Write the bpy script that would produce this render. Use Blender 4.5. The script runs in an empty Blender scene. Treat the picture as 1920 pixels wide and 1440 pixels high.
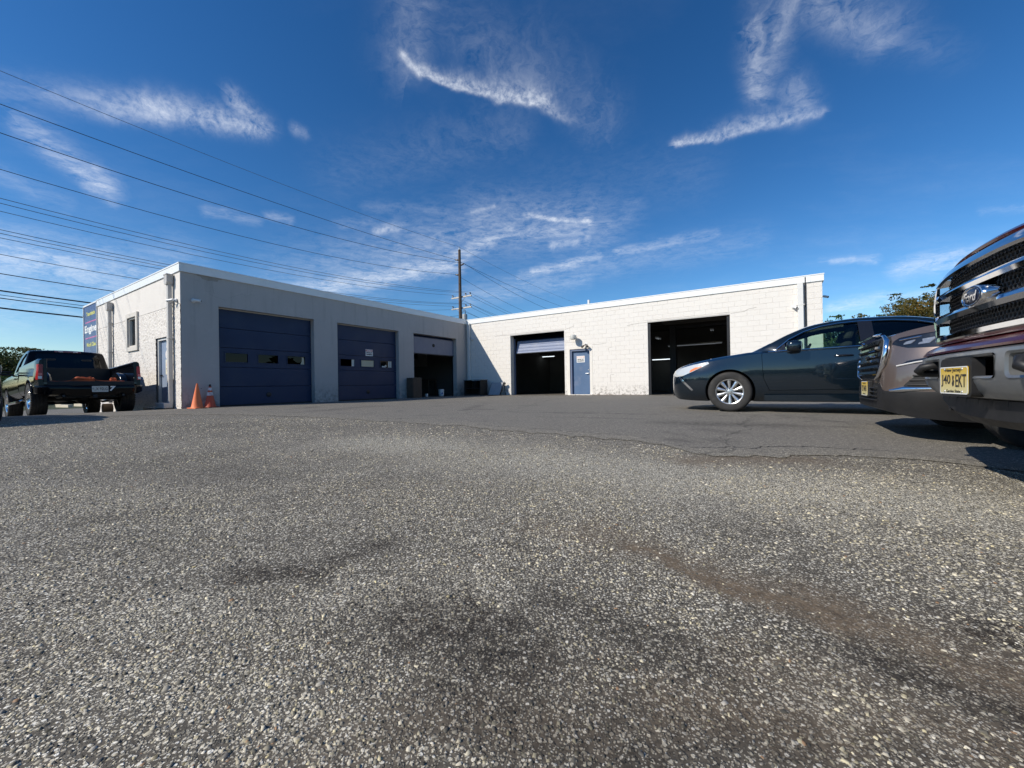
import bpy, bmesh, math, random
import numpy as np
from mathutils import Vector, Matrix, noise as mnoise

random.seed(7); RNG = np.random.default_rng(11)
SC = bpy.context.scene
COL = SC.collection
PI = math.pi

# ------------------------------------------------------------------ camera
F_PX = 750.15                       # focal length in pixels of a 1920 px wide frame
CAM_Z = 0.5
PITCH, ROLL = math.radians(0.204), math.radians(0.941)
cam_d = bpy.data.cameras.new('camera'); cam = bpy.data.objects.new('camera', cam_d); COL.objects.link(cam)
cam_d.sensor_width = 36.0; cam_d.lens = F_PX/1920*36.0
cam_d.clip_start = 0.02; cam_d.clip_end = 3000
CAM_M = Matrix.Translation((0, 0, CAM_Z)) @ Matrix.Rotation(PI/2+PITCH, 4, 'X') @ Matrix.Rotation(-ROLL, 4, 'Z')
cam.matrix_world = CAM_M
SC.camera = cam

def ray(u, v):
    """world direction through a pixel of the 1920x1440 photograph"""
    d = CAM_M.to_3x3() @ Vector((u-960, -(v-720), -F_PX))
    return d.normalized()

# the building's frame: N runs along the block wall, D along the stucco wall
YAW = math.radians(32.804)
P0 = Vector((-9.40, 11.39, 0))
NV = Vector((math.cos(YAW), -math.sin(YAW), 0)); DV = Vector((math.sin(YAW), math.cos(YAW), 0))
def W(n, d, z=0): return P0 + NV*n + DV*d + Vector((0, 0, z))

def sp(t, k=0.6):
    t = np.asarray(t, float)
    return k*np.logaddexp(0, t/k)
def ground_z(x, y):
    x = np.asarray(x, float); y = np.asarray(y, float)
    n = (x-P0.x)*NV.x+(y-P0.y)*NV.y
    a = np.minimum(sp(-n-0.3), 9.0); b = np.minimum(sp(6.2-y), 16.0)
    return -0.046*a-0.030*b
def GZ(x, y): return float(ground_z(x, y))
def px_ground(u, v):
    d = ray(u, v); z = 0.0
    for _ in range(25):
        t = (z-CAM_Z)/d.z
        p = Vector((0, 0, CAM_Z))+d*t
        z = z*0.4+GZ(p.x, p.y)*0.6
    return Vector((p.x, p.y, GZ(p.x, p.y)))

# ------------------------------------------------------------------ node helper
class NT:
    def __init__(s, tree): s.t = tree
    def n(s, typ, **kw):
        nd = s.t.nodes.new(typ)
        for k, v in kw.items():
            if k.startswith('i_'): nd.inputs[int(k[2:])].default_value = v
            else: setattr(nd, k, v)
        return nd
    def put(s, sock, v):
        if isinstance(v, bpy.types.NodeSocket): s.t.links.new(v, sock)
        else: sock.default_value = v
    def m(s, op, a, b=0.0, c=0.0, clamp=False):
        nd = s.t.nodes.new('ShaderNodeMath'); nd.operation = op; nd.use_clamp = clamp
        s.put(nd.inputs[0], a); s.put(nd.inputs[1], b)
        if op in ('MULTIPLY_ADD', 'CLAMP', 'WRAP', 'SMOOTH_MAX', 'SMOOTH_MIN'): s.put(nd.inputs[2], c)
        return nd.outputs[0]
    def vm(s, op, a, b=(0, 0, 0), out=0):
        nd = s.t.nodes.new('ShaderNodeVectorMath'); nd.operation = op
        s.put(nd.inputs[0], a); s.put(nd.inputs[1], b)
        return nd.outputs['Value'] if op in ('DOT_PRODUCT', 'LENGTH', 'DISTANCE') else nd.outputs[0]
    def scale(s, a, f):
        nd = s.t.nodes.new('ShaderNodeVectorMath'); nd.operation = 'SCALE'
        s.put(nd.inputs[0], a); s.put(nd.inputs[3], f); return nd.outputs[0]
    def noise(s, vec, scale, detail=4, rough=0.55, lac=2.0, col=False, dist=0.0):
        nd = s.t.nodes.new('ShaderNodeTexNoise')
        if vec is not None: s.put(nd.inputs['Vector'], vec)
        s.put(nd.inputs['Scale'], scale); s.put(nd.inputs['Detail'], detail); s.put(nd.inputs['Roughness'], rough)
        s.put(nd.inputs['Lacunarity'], lac); s.put(nd.inputs['Distortion'], dist)
        return nd.outputs['Color' if col else 'Fac']
    def voro(s, vec, scale, feature='F1', rand=1.0, dims='3D', out='Distance'):
        nd = s.t.nodes.new('ShaderNodeTexVoronoi'); nd.feature = feature; nd.voronoi_dimensions = dims
        s.put(nd.inputs['Vector'], vec); s.put(nd.inputs['Scale'], scale); s.put(nd.inputs['Randomness'], rand)
        return nd if out is None else nd.outputs[out]
    def ramp(s, fac, stops, interp='LINEAR'):
        nd = s.t.nodes.new('ShaderNodeValToRGB'); cr = nd.color_ramp; cr.interpolation = interp
        while len(cr.elements) > 1: cr.elements.remove(cr.elements[-1])
        for i, (p, c) in enumerate(stops):
            e = cr.elements[0] if i == 0 else cr.elements.new(p)
            e.position = p; e.color = (c, c, c, 1) if isinstance(c, (int, float)) else (*c, 1)
        s.put(nd.inputs[0], fac); return nd.outputs[0]
    def mix(s, f, a, b, blend='MIX'):
        nd = s.t.nodes.new('ShaderNodeMix'); nd.data_type = 'RGBA'; nd.blend_type = blend
        s.put(nd.inputs[0], f)
        for i, v in ((6, a), (7, b)):
            if isinstance(v, tuple) and len(v) == 3: v = (*v, 1)
            s.put(nd.inputs[i], v)
        return nd.outputs[2]
    def remap(s, v, a, b, c=0.0, d=1.0, smooth=False):
        nd = s.t.nodes.new('ShaderNodeMapRange'); nd.clamp = True
        if smooth: nd.interpolation_type = 'SMOOTHSTEP'
        s.put(nd.inputs[0], v); s.put(nd.inputs[1], a); s.put(nd.inputs[2], b); s.put(nd.inputs[3], c); s.put(nd.inputs[4], d)
        return nd.outputs[0]
    def sep(s, v):
        nd = s.t.nodes.new('ShaderNodeSeparateXYZ'); s.put(nd.inputs[0], v); return nd.outputs
    def comb(s, x, y, z):
        nd = s.t.nodes.new('ShaderNodeCombineXYZ'); s.put(nd.inputs[0], x); s.put(nd.inputs[1], y); s.put(nd.inputs[2], z); return nd.outputs[0]

# ------------------------------------------------------------------ sun and sky
SUN_A, SUN_B, SUN_C = 1.72, 1.0, 1.49        # light travels along D, N and down
SUN_L = (DV*SUN_A+NV*SUN_B+Vector((0, 0, -SUN_C))).normalized()
sd = bpy.data.lights.new('sun', 'SUN'); sd.energy = 5.0; sd.angle = math.radians(0.53); sd.color = (1.0, 0.935, 0.83)
sun = bpy.data.objects.new('sun', sd); COL.objects.link(sun)
sun.rotation_euler = SUN_L.to_track_quat('-Z', 'Y').to_euler(); sun.location = (-20, -10, 30)
SUN_EL = math.asin(-SUN_L.z); SUN_ROT = math.atan2(-SUN_L.x, -SUN_L.y)

world = bpy.data.worlds.new('World'); SC.world = world; world.use_nodes = True
wt = world.node_tree; wt.nodes.clear(); w = NT(wt)
sky = w.n('ShaderNodeTexSky', sky_type='NISHITA', sun_disc=False)
sky.sun_elevation = SUN_EL; sky.sun_rotation = SUN_ROT
sky.altitude = 60; sky.air_density = 1.0; sky.dust_density = 0.15; sky.ozone_density = 3.2
D = w.n('ShaderNodeTexCoord').outputs['Generated']
D = w.vm('NORMALIZE', D)
skyc = sky.outputs[0]
hs = w.n('ShaderNodeHueSaturation'); hs.inputs['Saturation'].default_value = 1.27; hs.inputs['Value'].default_value = 1.0
w.put(hs.inputs['Color'], skyc); skyc = hs.outputs[0]
gm = w.n('ShaderNodeGamma'); w.put(gm.inputs[0], w.vm('MULTIPLY', skyc, (0.13, 0.13, 0.13))); gm.inputs[1].default_value = 1.16
skyc = w.vm('MULTIPLY', gm.outputs[0], (1/0.13, 1/0.13, 1/0.13))
# cirrus, laid out by world direction
el = w.sep(D)[2]
cp = w.vm('DIVIDE', D, w.comb(w.m('ADD', el, 0.12), w.m('ADD', el, 0.12), 1.0))     # a flat, high cloud layer
cp = w.comb(w.sep(cp)[0], w.sep(cp)[1], 0.0)
wob = w.noise(cp, 3.0, 5, 0.6, col=True)
wob = w.vm('SUBTRACT', wob, (0.5, 0.5, 0.5))
wob2 = w.vm('SUBTRACT', w.noise(D, 22.0, 4, 0.6, col=True), (0.5, 0.5, 0.5))
DW = w.vm('ADD', D, w.vm('ADD', w.scale(wob, 0.022), w.scale(wob2, 0.016)))
fib = w.noise(w.vm('MULTIPLY', w.vm('ADD', cp, w.scale(wob, 0.7)), (6.0, 15.0, 1)), 1.0, 9, 0.72)
puff = w.m('ADD', w.m('MULTIPLY', w.noise(D, 26.0, 7, 0.66, dist=0.8), 0.5), w.m('MULTIPLY', w.noise(w.vm('ADD', D, w.scale(wob2, 0.03)), 95.0, 5, 0.62), 0.5))
def cloud_seg(p, q, wu, wd, i0, i1):
    """soft streak along the great circle between two sky directions; wu/wd = widths above/below"""
    a, b = ray(*p), ray(*q)
    e1 = (b-a*b.dot(a)); ln = e1.length/ max(1e-6, b.dot(a)); e1.normalize(); e2 = a.cross(e1)
    if e2.z < 0: e2 = -e2
    dn = w.m('MAXIMUM', w.vm('DOT_PRODUCT', DW, tuple(a)), 0.05)
    u = w.m('DIVIDE', w.vm('DOT_PRODUCT', DW, tuple(e1)), dn); v = w.m('DIVIDE', w.vm('DOT_PRODUCT', DW, tuple(e2)), dn)
    uc = w.m('MINIMUM', w.m('MAXIMUM', u, 0.0), ln); du = w.m('SUBTRACT', u, uc)
    wid = w.m('ADD', wd, w.m('MULTIPLY', w.m('GREATER_THAN', v, 0.0), wu-wd))
    r2 = w.m('DIVIDE', w.m('ADD', w.m('MULTIPLY', du, du), w.m('MULTIPLY', v, v)), w.m('MULTIPLY', wid, wid))
    g = w.m('EXPONENT', w.m('MULTIPLY', r2, -1.0))
    it = w.m('MULTIPLY_ADD', w.m('DIVIDE', uc, max(ln, 1e-4)), i1-i0, i0)
    return w.m('MULTIPLY', w.m('MULTIPLY', g, it), w.m('GREATER_THAN', w.vm('DOT_PRODUCT', DW, tuple(a)), 0.3))
k = 1/750
SOFT = [((-20, 165), (330, 205), 22*k, 20*k, .14, .24), ((55, 245), (185, 350), 26*k, 18*k, .34, .62), ((185, 320), (205, 375), 14*k, 14*k, .5, .3),
        ((0, 330), (120, 385), 18*k, 18*k, .18, .12), ((-100, 470), (260, 525), 46*k, 40*k, .62, .5), ((0, 560), (160, 600), 14*k, 12*k, .3, .25), ((-50, 430), (90, 445), 20*k, 20*k, .3, .2),
        ((385, 395), (480, 415), 13*k, 12*k, .22, .18), ((500, 405), (545, 415), 10*k, 8*k, .25, .3),
        ((790, 0), (770, 110), 55*k, 40*k, .16, .20), ((830, 60), (990, 170), 75*k, 40*k, .07, .16), ((1000, 80), (1110, 230), 60*k, 45*k, .05, .12),
        ((1415, 55), (1420, 175), 24*k, 22*k, .42, .42), ((1480, 0), (1430, 130), 20*k, 30*k, .30, .34), ((1440, 0), (1580, 25), 55*k, 35*k, .16, .14), ((1530, 10), (1650, 75), 40*k, 26*k, .30, .26),
        ((1620, 60), (1790, 115), 24*k, 22*k, .18, .03), ((1480, 165), (1500, 205), 24*k, 24*k, .22, .3),
        ((560, 552), (860, 492), 30*k, 24*k, .70, .75), ((860, 480), (960, 432), 26*k, 20*k, .60, .50), ((950, 440), (1110, 430), 34*k, 24*k, .45, .45), ((980, 405), (1110, 415), 10*k, 7*k, .55, .6), ((1110, 415), (1100, 455), 14*k, 14*k, .5, .4), ((1000, 510), (1090, 490), 12*k, 8*k, .7, .6), ((690, 390), (900, 405), 18*k, 14*k, .12, .16),
        ((980, 520), (1120, 485), 18*k, 14*k, .34, .45), ((1160, 475), (1340, 440), 14*k, 12*k, .45, .22), ((640, 420), (760, 430), 22*k, 16*k, .14, .25),
        ((880, 560), (1100, 520), 40*k, 26*k, .28, .26), ((1560, 575), (1760, 545), 12*k, 16*k, .45, .28), ((1540, 490), (1640, 487), 10*k, 8*k, .15, .3),
        ((1690, 500), (1830, 478), 16*k, 20*k, .52, .56), ((1840, 398), (1950, 390), 6*k, 6*k, .12, .22), ((560, 545), (900, 450), 85*k, 60*k, .26, .34), ((900, 425), (1120, 420), 70*k, 80*k, .32, .26), ((1110, 500), (1420, 450), 36*k, 36*k, .22, .10), ((-60, 560), (330, 500), 60*k, 60*k, .30, .24), ((1100, 470), (1180, 395), 40*k, 40*k, .2, .14), ((640, 330), (960, 240), 60*k, 60*k, .05, .09), ((1000, 340), (1300, 330), 60*k, 70*k, .03, .05)]
PUFF = [((120, 190), (300, 215), 30*k, 18*k, .2, .62), ((270, 200), (490, 245), 26*k, 17*k, .62, .62), ((440, 195), (490, 240), 22*k, 14*k, .55, .5), ((555, 245), (566, 252), 12*k, 10*k, .3, .3),
        ((757, 105), (785, 138), 10*k, 8*k, .75, .9), ((785, 138), (840, 158), 17*k, 5*k, .85, .9), ((845, 160), (940, 183), 22*k, 6*k, .85, .9), ((930, 182), (1015, 195), 32*k, 8*k, .85, .85), ((1010, 195), (1065, 225), 20*k, 10*k, .65, .2),
        ((1270, 271), (1350, 257), 13*k, 5*k, .95, .8), ((1345, 258), (1465, 228), 24*k, 8*k, .62, .5), ((1460, 230), (1535, 215), 11*k, 6*k, .6, .4),
        ((707, 436), (745, 432), 12*k, 8*k, .6, .5), ((1035, 463), (1080, 456), 11*k, 7*k, .5, .45), ((990, 403), (1105, 417), 7*k, 6*k, .35, .4), ((885, 398), (925, 388), 5*k, 5*k, .3, .4), ((1560, 489), (1600, 487), 6*k, 5*k, .3, .4)]
acc_s = acc_p = None
for s_ in SOFT:
    c = cloud_seg(s_[0], s_[1], s_[2]*.70, s_[3]*.66, s_[4]*.9, s_[5]*.9); acc_s = c if acc_s is None else w.m('MAXIMUM', acc_s, c)
for s_ in PUFF:
    c = cloud_seg(s_[0], s_[1], s_[2]*.60, s_[3]*.66, s_[4]*.95, s_[5]*.95); acc_p = c if acc_p is None else w.m('MAXIMUM', acc_p, c)
fxy = w.remap(el, 0.22, 0.50, 9.0, 44.0); fz = w.remap(el, 0.22, 0.50, 52.0, 11.0)
fib2 = w.noise(w.vm('MULTIPLY', w.vm('ADD', DW, w.scale(wob, 0.16)), w.comb(fxy, fxy, fz)), 1.0, 8, 0.64)
fibm = w.m('ADD', w.m('MULTIPLY', fib, 0.5), w.m('MULTIPLY', fib2, 0.5))
soft = w.m('MULTIPLY', acc_s, w.remap(fibm, 0.37, 0.60, 0.04, 1.30))
pf = w.m('MULTIPLY', acc_p, w.remap(puff, 0.36, 0.62, 0.10, 1.1))
# faint cirrus over the whole dome, thicker towards the horizon
gen = w.m('MULTIPLY', w.remap(w.noise(w.vm('MULTIPLY', cp, (0.8, 1.6, 1)), 1.0, 6, 0.62), 0.50, 0.80), w.remap(fib, 0.3, 0.75, 0.1, 0.5))
gen = w.m('MULTIPLY', gen, w.remap(el, 0.05, 0.6, 0.42, 0.12))
cov = w.m('MINIMUM', w.m('ADD', w.m('MAXIMUM', soft, gen), pf), 0.97)
skyc = w.mix(cov, skyc, w.vm('ADD', w.scale(skyc, 0.35), (5.2, 5.4, 5.7)))
bg = w.n('ShaderNodeBackground'); w.put(bg.inputs[0], skyc); bg.inputs[1].default_value = 0.135
wo = w.n('ShaderNodeOutputWorld'); wt.links.new(bg.outputs[0], wo.inputs[0])
world.cycles.sampling_method = 'MANUAL'; world.cycles.sample_map_resolution = 512

SC.view_settings.view_transform = 'Standard'; SC.view_settings.look = 'None'
SC.view_settings.gamma = 1.0; SC.view_settings.use_curve_mapping = False
SC.view_settings.exposure = 0.0
SC.render.engine = 'CYCLES'
SC.cycles.max_bounces = 8; SC.cycles.transparent_max_bounces = 12; SC.cycles.use_denoising = True

# ------------------------------------------------------------------ materials
MATS = {}
def pm(name, col, rough=0.5, metal=0.0, var=0.12, vscale=4.0, bump=0.0, bscale=60.0, coat=0.0, spec=0.5, rvar=0.08, emit=None, estr=1.0, dirt=None, dscale=2.0, damt=0.5, dpow=(0.52, 0.72), coords='Object'):
    if name in MATS: return MATS[name]
    mt = bpy.data.materials.new(name); mt.use_nodes = True; t = mt.node_tree; t.nodes.clear(); q = NT(t)
    b = q.n('ShaderNodeBsdfPrincipled'); o = q.n('ShaderNodeOutputMaterial'); t.links.new(b.outputs[0], o.inputs[0])
    vec = q.n('ShaderNodeTexCoord').outputs[coords]
    n1 = q.noise(vec, vscale, 5, 0.6)
    c = q.mix(n1, tuple(max(0, v*(1-var)) for v in col), tuple(min(1, v*(1+var)) for v in col))
    if dirt:
        n2 = q.noise(vec, dscale, 7, 0.68)
        c = q.mix(q.remap(n2, dpow[0], dpow[1], 0, damt), c, dirt)
    q.put(b.inputs['Base Color'], c); b.inputs['Metallic'].default_value = metal
    q.put(b.inputs['Roughness'], q.remap(q.noise(vec, vscale*2.3, 4, 0.6), 0.3, 0.7, max(0.02, rough-rvar), min(1, rough+rvar)))
    b.inputs['Specular IOR Level'].default_value = spec
    if coat: b.inputs['Coat Weight'].default_value = coat; b.inputs['Coat Roughness'].default_value = 0.03
    if bump:
        bp = q.n('ShaderNodeBump'); bp.inputs['Strength'].default_value = bump; bp.inputs['Distance'].default_value = 0.01
        q.put(bp.inputs['Height'], q.noise(vec, bscale, 5, 0.65)); t.links.new(bp.outputs[0], b.inputs['Normal'])
    if emit:
        b.inputs['Emission Color'].default_value = (*emit, 1); b.inputs['Emission Strength'].default_value = estr
    MATS[name] = mt; return mt
def glass(name, tint, refl=1.0, rough=0.0):
    if name in MATS: return MATS[name]
    mt = bpy.data.materials.new(name); mt.use_nodes = True; t = mt.node_tree; t.nodes.clear(); q = NT(t)
    tr = q.n('ShaderNodeBsdfTransparent'); tr.inputs[0].default_value = (*tint, 1)
    gl = q.n('ShaderNodeBsdfGlossy'); gl.inputs['Roughness'].default_value = rough; gl.inputs[0].default_value = (refl, refl, refl, 1)
    fr = q.n('ShaderNodeFresnel'); fr.inputs[0].default_value = 1.5
    ms = q.n('ShaderNodeMixShader'); t.links.new(fr.outputs[0], ms.inputs[0]); t.links.new(tr.outputs[0], ms.inputs[1]); t.links.new(gl.outputs[0], ms.inputs[2])
    o = q.n('ShaderNodeOutputMaterial'); t.links.new(ms.outputs[0], o.inputs[0]); MATS[name] = mt; return mt

# ------------------------------------------------------------------ mesh builder
class MB:
    def __init__(s): s.v = []; s.f = []; s.mi = []
    def add(s, vs, fs, mi=0):
        o = len(s.v); s.v.extend([tuple(p) for p in vs]); s.f.extend([tuple(i+o for i in f) for f in fs]); s.mi.extend([mi]*len(fs)); return s
    def box(s, x0, x1, y0, y1, z0, z1, mi=0):
        return s.add([(x0,y0,z0),(x1,y0,z0),(x1,y1,z0),(x0,y1,z0),(x0,y0,z1),(x1,y0,z1),(x1,y1,z1),(x0,y1,z1)],
                     [(0,3,2,1),(4,5,6,7),(0,1,5,4),(1,2,6,5),(2,3,7,6),(3,0,4,7)], mi)
    def bbox(s, x0, x1, y0, y1, z0, z1, r=0.01, mi=0):
        """box with chamfered edges"""
        r = min(r, (x1-x0)*.45, (y1-y0)*.45, (z1-z0)*.45)
        bm = bmesh.new(); bmesh.ops.create_cube(bm, size=1.0)
        for v in bm.verts: v.co = Vector(((x0+x1)/2+v.co.x*(x1-x0), (y0+y1)/2+v.co.y*(y1-y0), (z0+z1)/2+v.co.z*(z1-z0)))
        bmesh.ops.bevel(bm, geom=list(bm.edges), offset=r, segments=2, profile=0.5, affect='EDGES')
        s.bm(bm, mi=mi); return s
    def bm(s, bm, M=None, mi=0):
        bm.verts.index_update()
        s.add([(M @ v.co) if M else v.co.copy() for v in bm.verts], [[v.index for v in f.verts] for f in bm.faces], mi); bm.free(); return s
    def prism(s, poly, axis, a, b, mi=0):
        """poly of (p,q); axis 'y': (x,z) pairs, 'z': (x,y), 'x': (y,z)"""
        def P(p, t): return (p[0], t, p[1]) if axis == 'y' else ((p[0], p[1], t) if axis == 'z' else (t, p[0], p[1]))
        n = len(poly); ar = sum(poly[i][0]*poly[(i+1) % n][1]-poly[(i+1) % n][0]*poly[i][1] for i in range(n))
        if (ar < 0) != (axis == 'y'): poly = poly[::-1]
        vs = [P(p, a) for p in poly]+[P(p, b) for p in poly]
        fs = [tuple(range(n))[::-1], tuple(range(n, 2*n))]+[(i, (i+1) % n, n+(i+1) % n, n+i) for i in range(n)]
        return s.add(vs, fs, mi)
    def tube(s, path, r, seg=8, mi=0, cap=True):
        path = [Vector(p) for p in path]; n = len(path); rr = r if isinstance(r, (list, tuple)) else [r]*n
        t0 = (path[1]-path[0]).normalized(); up = Vector((0, 0, 1)) if abs(t0.z) < 0.9 else Vector((1, 0, 0))
        a = t0.cross(up).normalized(); vs = []; fs = []
        for i, p in enumerate(path):
            t = (path[min(i+1, n-1)]-path[max(i-1, 0)]).normalized(); a = (a-t*a.dot(t)).normalized(); b = t.cross(a)
            for j in range(seg):
                an = 2*PI*j/seg; vs.append(p+(a*math.cos(an)+b*math.sin(an))*rr[i])
        for i in range(n-1):
            for j in range(seg): fs.append((i*seg+j, i*seg+(j+1) % seg, (i+1)*seg+(j+1) % seg, (i+1)*seg+j))
        if cap: fs += [tuple(range(seg))[::-1], tuple(range((n-1)*seg, n*seg))]
        return s.add(vs, fs, mi)
    def lathe(s, prof, seg=32, M=None, mi=0, closed=False):
        """profile of (r, h) turned about Z; M places it"""
        vs = []; fs = []; n = len(prof)
        for r, h in prof:
            for j in range(seg):
                an = 2*PI*j/seg; p = Vector((r*math.cos(an), r*math.sin(an), h)); vs.append(M @ p if M else p)
        for i in range(n if closed else n-1):
            k2 = (i+1) % n
            for j in range(seg): fs.append((i*seg+j, i*seg+(j+1) % seg, k2*seg+(j+1) % seg, k2*seg+j))
        return s.add(vs, fs, mi)
    def mesh(s, name='mesh'):
        m = bpy.data.meshes.new(name); m.from_pydata(s.v, [], s.f); m.update()
        if any(s.mi): m.polygons.foreach_set('material_index', s.mi)
        return m
def smooth(m, ang=35):
    m.polygons.foreach_set('use_smooth', [True]*len(m.polygons)); m.set_sharp_from_angle(angle=math.radians(ang)); return m
def link(name, mesh, mats, parent=None, loc=None, rot=None, sm=None, **props):
    if isinstance(mesh, MB): mesh = mesh.mesh(name)
    if not isinstance(mats, (list, tuple)): mats = [mats]
    if mats[0] is not None and len(mesh.materials) == 0:
        for x in mats: mesh.materials.append(x)
    if sm: smooth(mesh, sm)
    o = bpy.data.objects.new(name, mesh); COL.objects.link(o)
    if parent is not None: o.parent = parent
    if loc is not None: o.location = loc
    if rot is not None: o.rotation_euler = rot
    for k_, v_ in props.items(): o[k_] = v_
    return o
def empty(name, loc=(0, 0, 0), rot=(0, 0, 0), parent=None, **props):
    o = bpy.data.objects.new(name, None); COL.objects.link(o); o.location = loc; o.rotation_euler = rot
    o.empty_display_size = 0.2
    if parent is not None: o.parent = parent
    for k_, v_ in props.items(): o[k_] = v_
    return o
def boolean(mesh, ops):
    """ops: list of (operation, cutter mesh)"""
    o = bpy.data.objects.new('tmp', mesh); COL.objects.link(o); tmp = []
    for op, cm in ops:
        c_ = bpy.data.objects.new('tmpc', cm); COL.objects.link(c_); tmp.append(c_)
        md = o.modifiers.new('b', 'BOOLEAN'); md.operation = op; md.object = c_; md.solver = 'EXACT'
    bpy.context.view_layer.update()
    dg = bpy.context.evaluated_depsgraph_get()
    out = bpy.data.meshes.new_from_object(o.evaluated_get(dg), depsgraph=dg)
    bpy.data.objects.remove(o)
    for c_ in tmp:
        bpy.data.objects.remove(c_)
    return out
def text_mesh(body, size, depth=0.002, align='CENTER', bold=0.0):
    cu = bpy.data.curves.new('txt', 'FONT'); cu.body = body; cu.size = size; cu.extrude = depth; cu.align_x = align; cu.align_y = 'CENTER'; cu.offset = bold
    cu.resolution_u = 3
    o = bpy.data.objects.new('txt', cu); COL.objects.link(o); bpy.context.view_layer.update()
    dg = bpy.context.evaluated_depsgraph_get(); m = bpy.data.meshes.new_from_object(o.evaluated_get(dg), depsgraph=dg)
    bpy.data.objects.remove(o); m.materials.clear(); return m
def fit_width(m, width, height=None):
    co = np.empty(len(m.vertices)*3); m.vertices.foreach_get('co', co); co = co.reshape(-1, 3)
    lo, hi = co.min(0), co.max(0); sx = width/max(1e-6, hi[0]-lo[0]); sy = (height/(hi[1]-lo[1])) if height else sx
    co[:, 0] = (co[:, 0]-(lo[0]+hi[0])/2)*sx; co[:, 1] = (co[:, 1]-(lo[1]+hi[1])/2)*sy
    m.vertices.foreach_set('co', co.ravel()); m.update(); return m
def pchip(keys, x):
    xs = np.array([k_[0] for k_ in keys], float); ys = np.array([k_[1] for k_ in keys], float); x = np.asarray(x, float)
    if len(xs) == 1: return np.full_like(x, ys[0])
    if len(xs) == 2: return np.interp(x, xs, ys)
    h = np.diff(xs); dl = np.diff(ys)/h; m = np.zeros_like(ys)
    for i in range(1, len(xs)-1):
        if dl[i-1]*dl[i] > 0:
            w1 = 2*h[i]+h[i-1]; w2 = h[i]+2*h[i-1]; m[i] = (w1+w2)/(w1/dl[i-1]+w2/dl[i])
    m[0] = dl[0]; m[-1] = dl[-1]
    i = np.clip(np.searchsorted(xs, x)-1, 0, len(h)-1); t = np.clip((x-xs[i])/h[i], 0, 1)
    return (2*t**3-3*t**2+1)*ys[i]+(t**3-2*t**2+t)*h[i]*m[i]+(-2*t**3+3*t**2)*ys[i+1]+(t**3-t**2)*h[i]*m[i+1]
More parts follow.
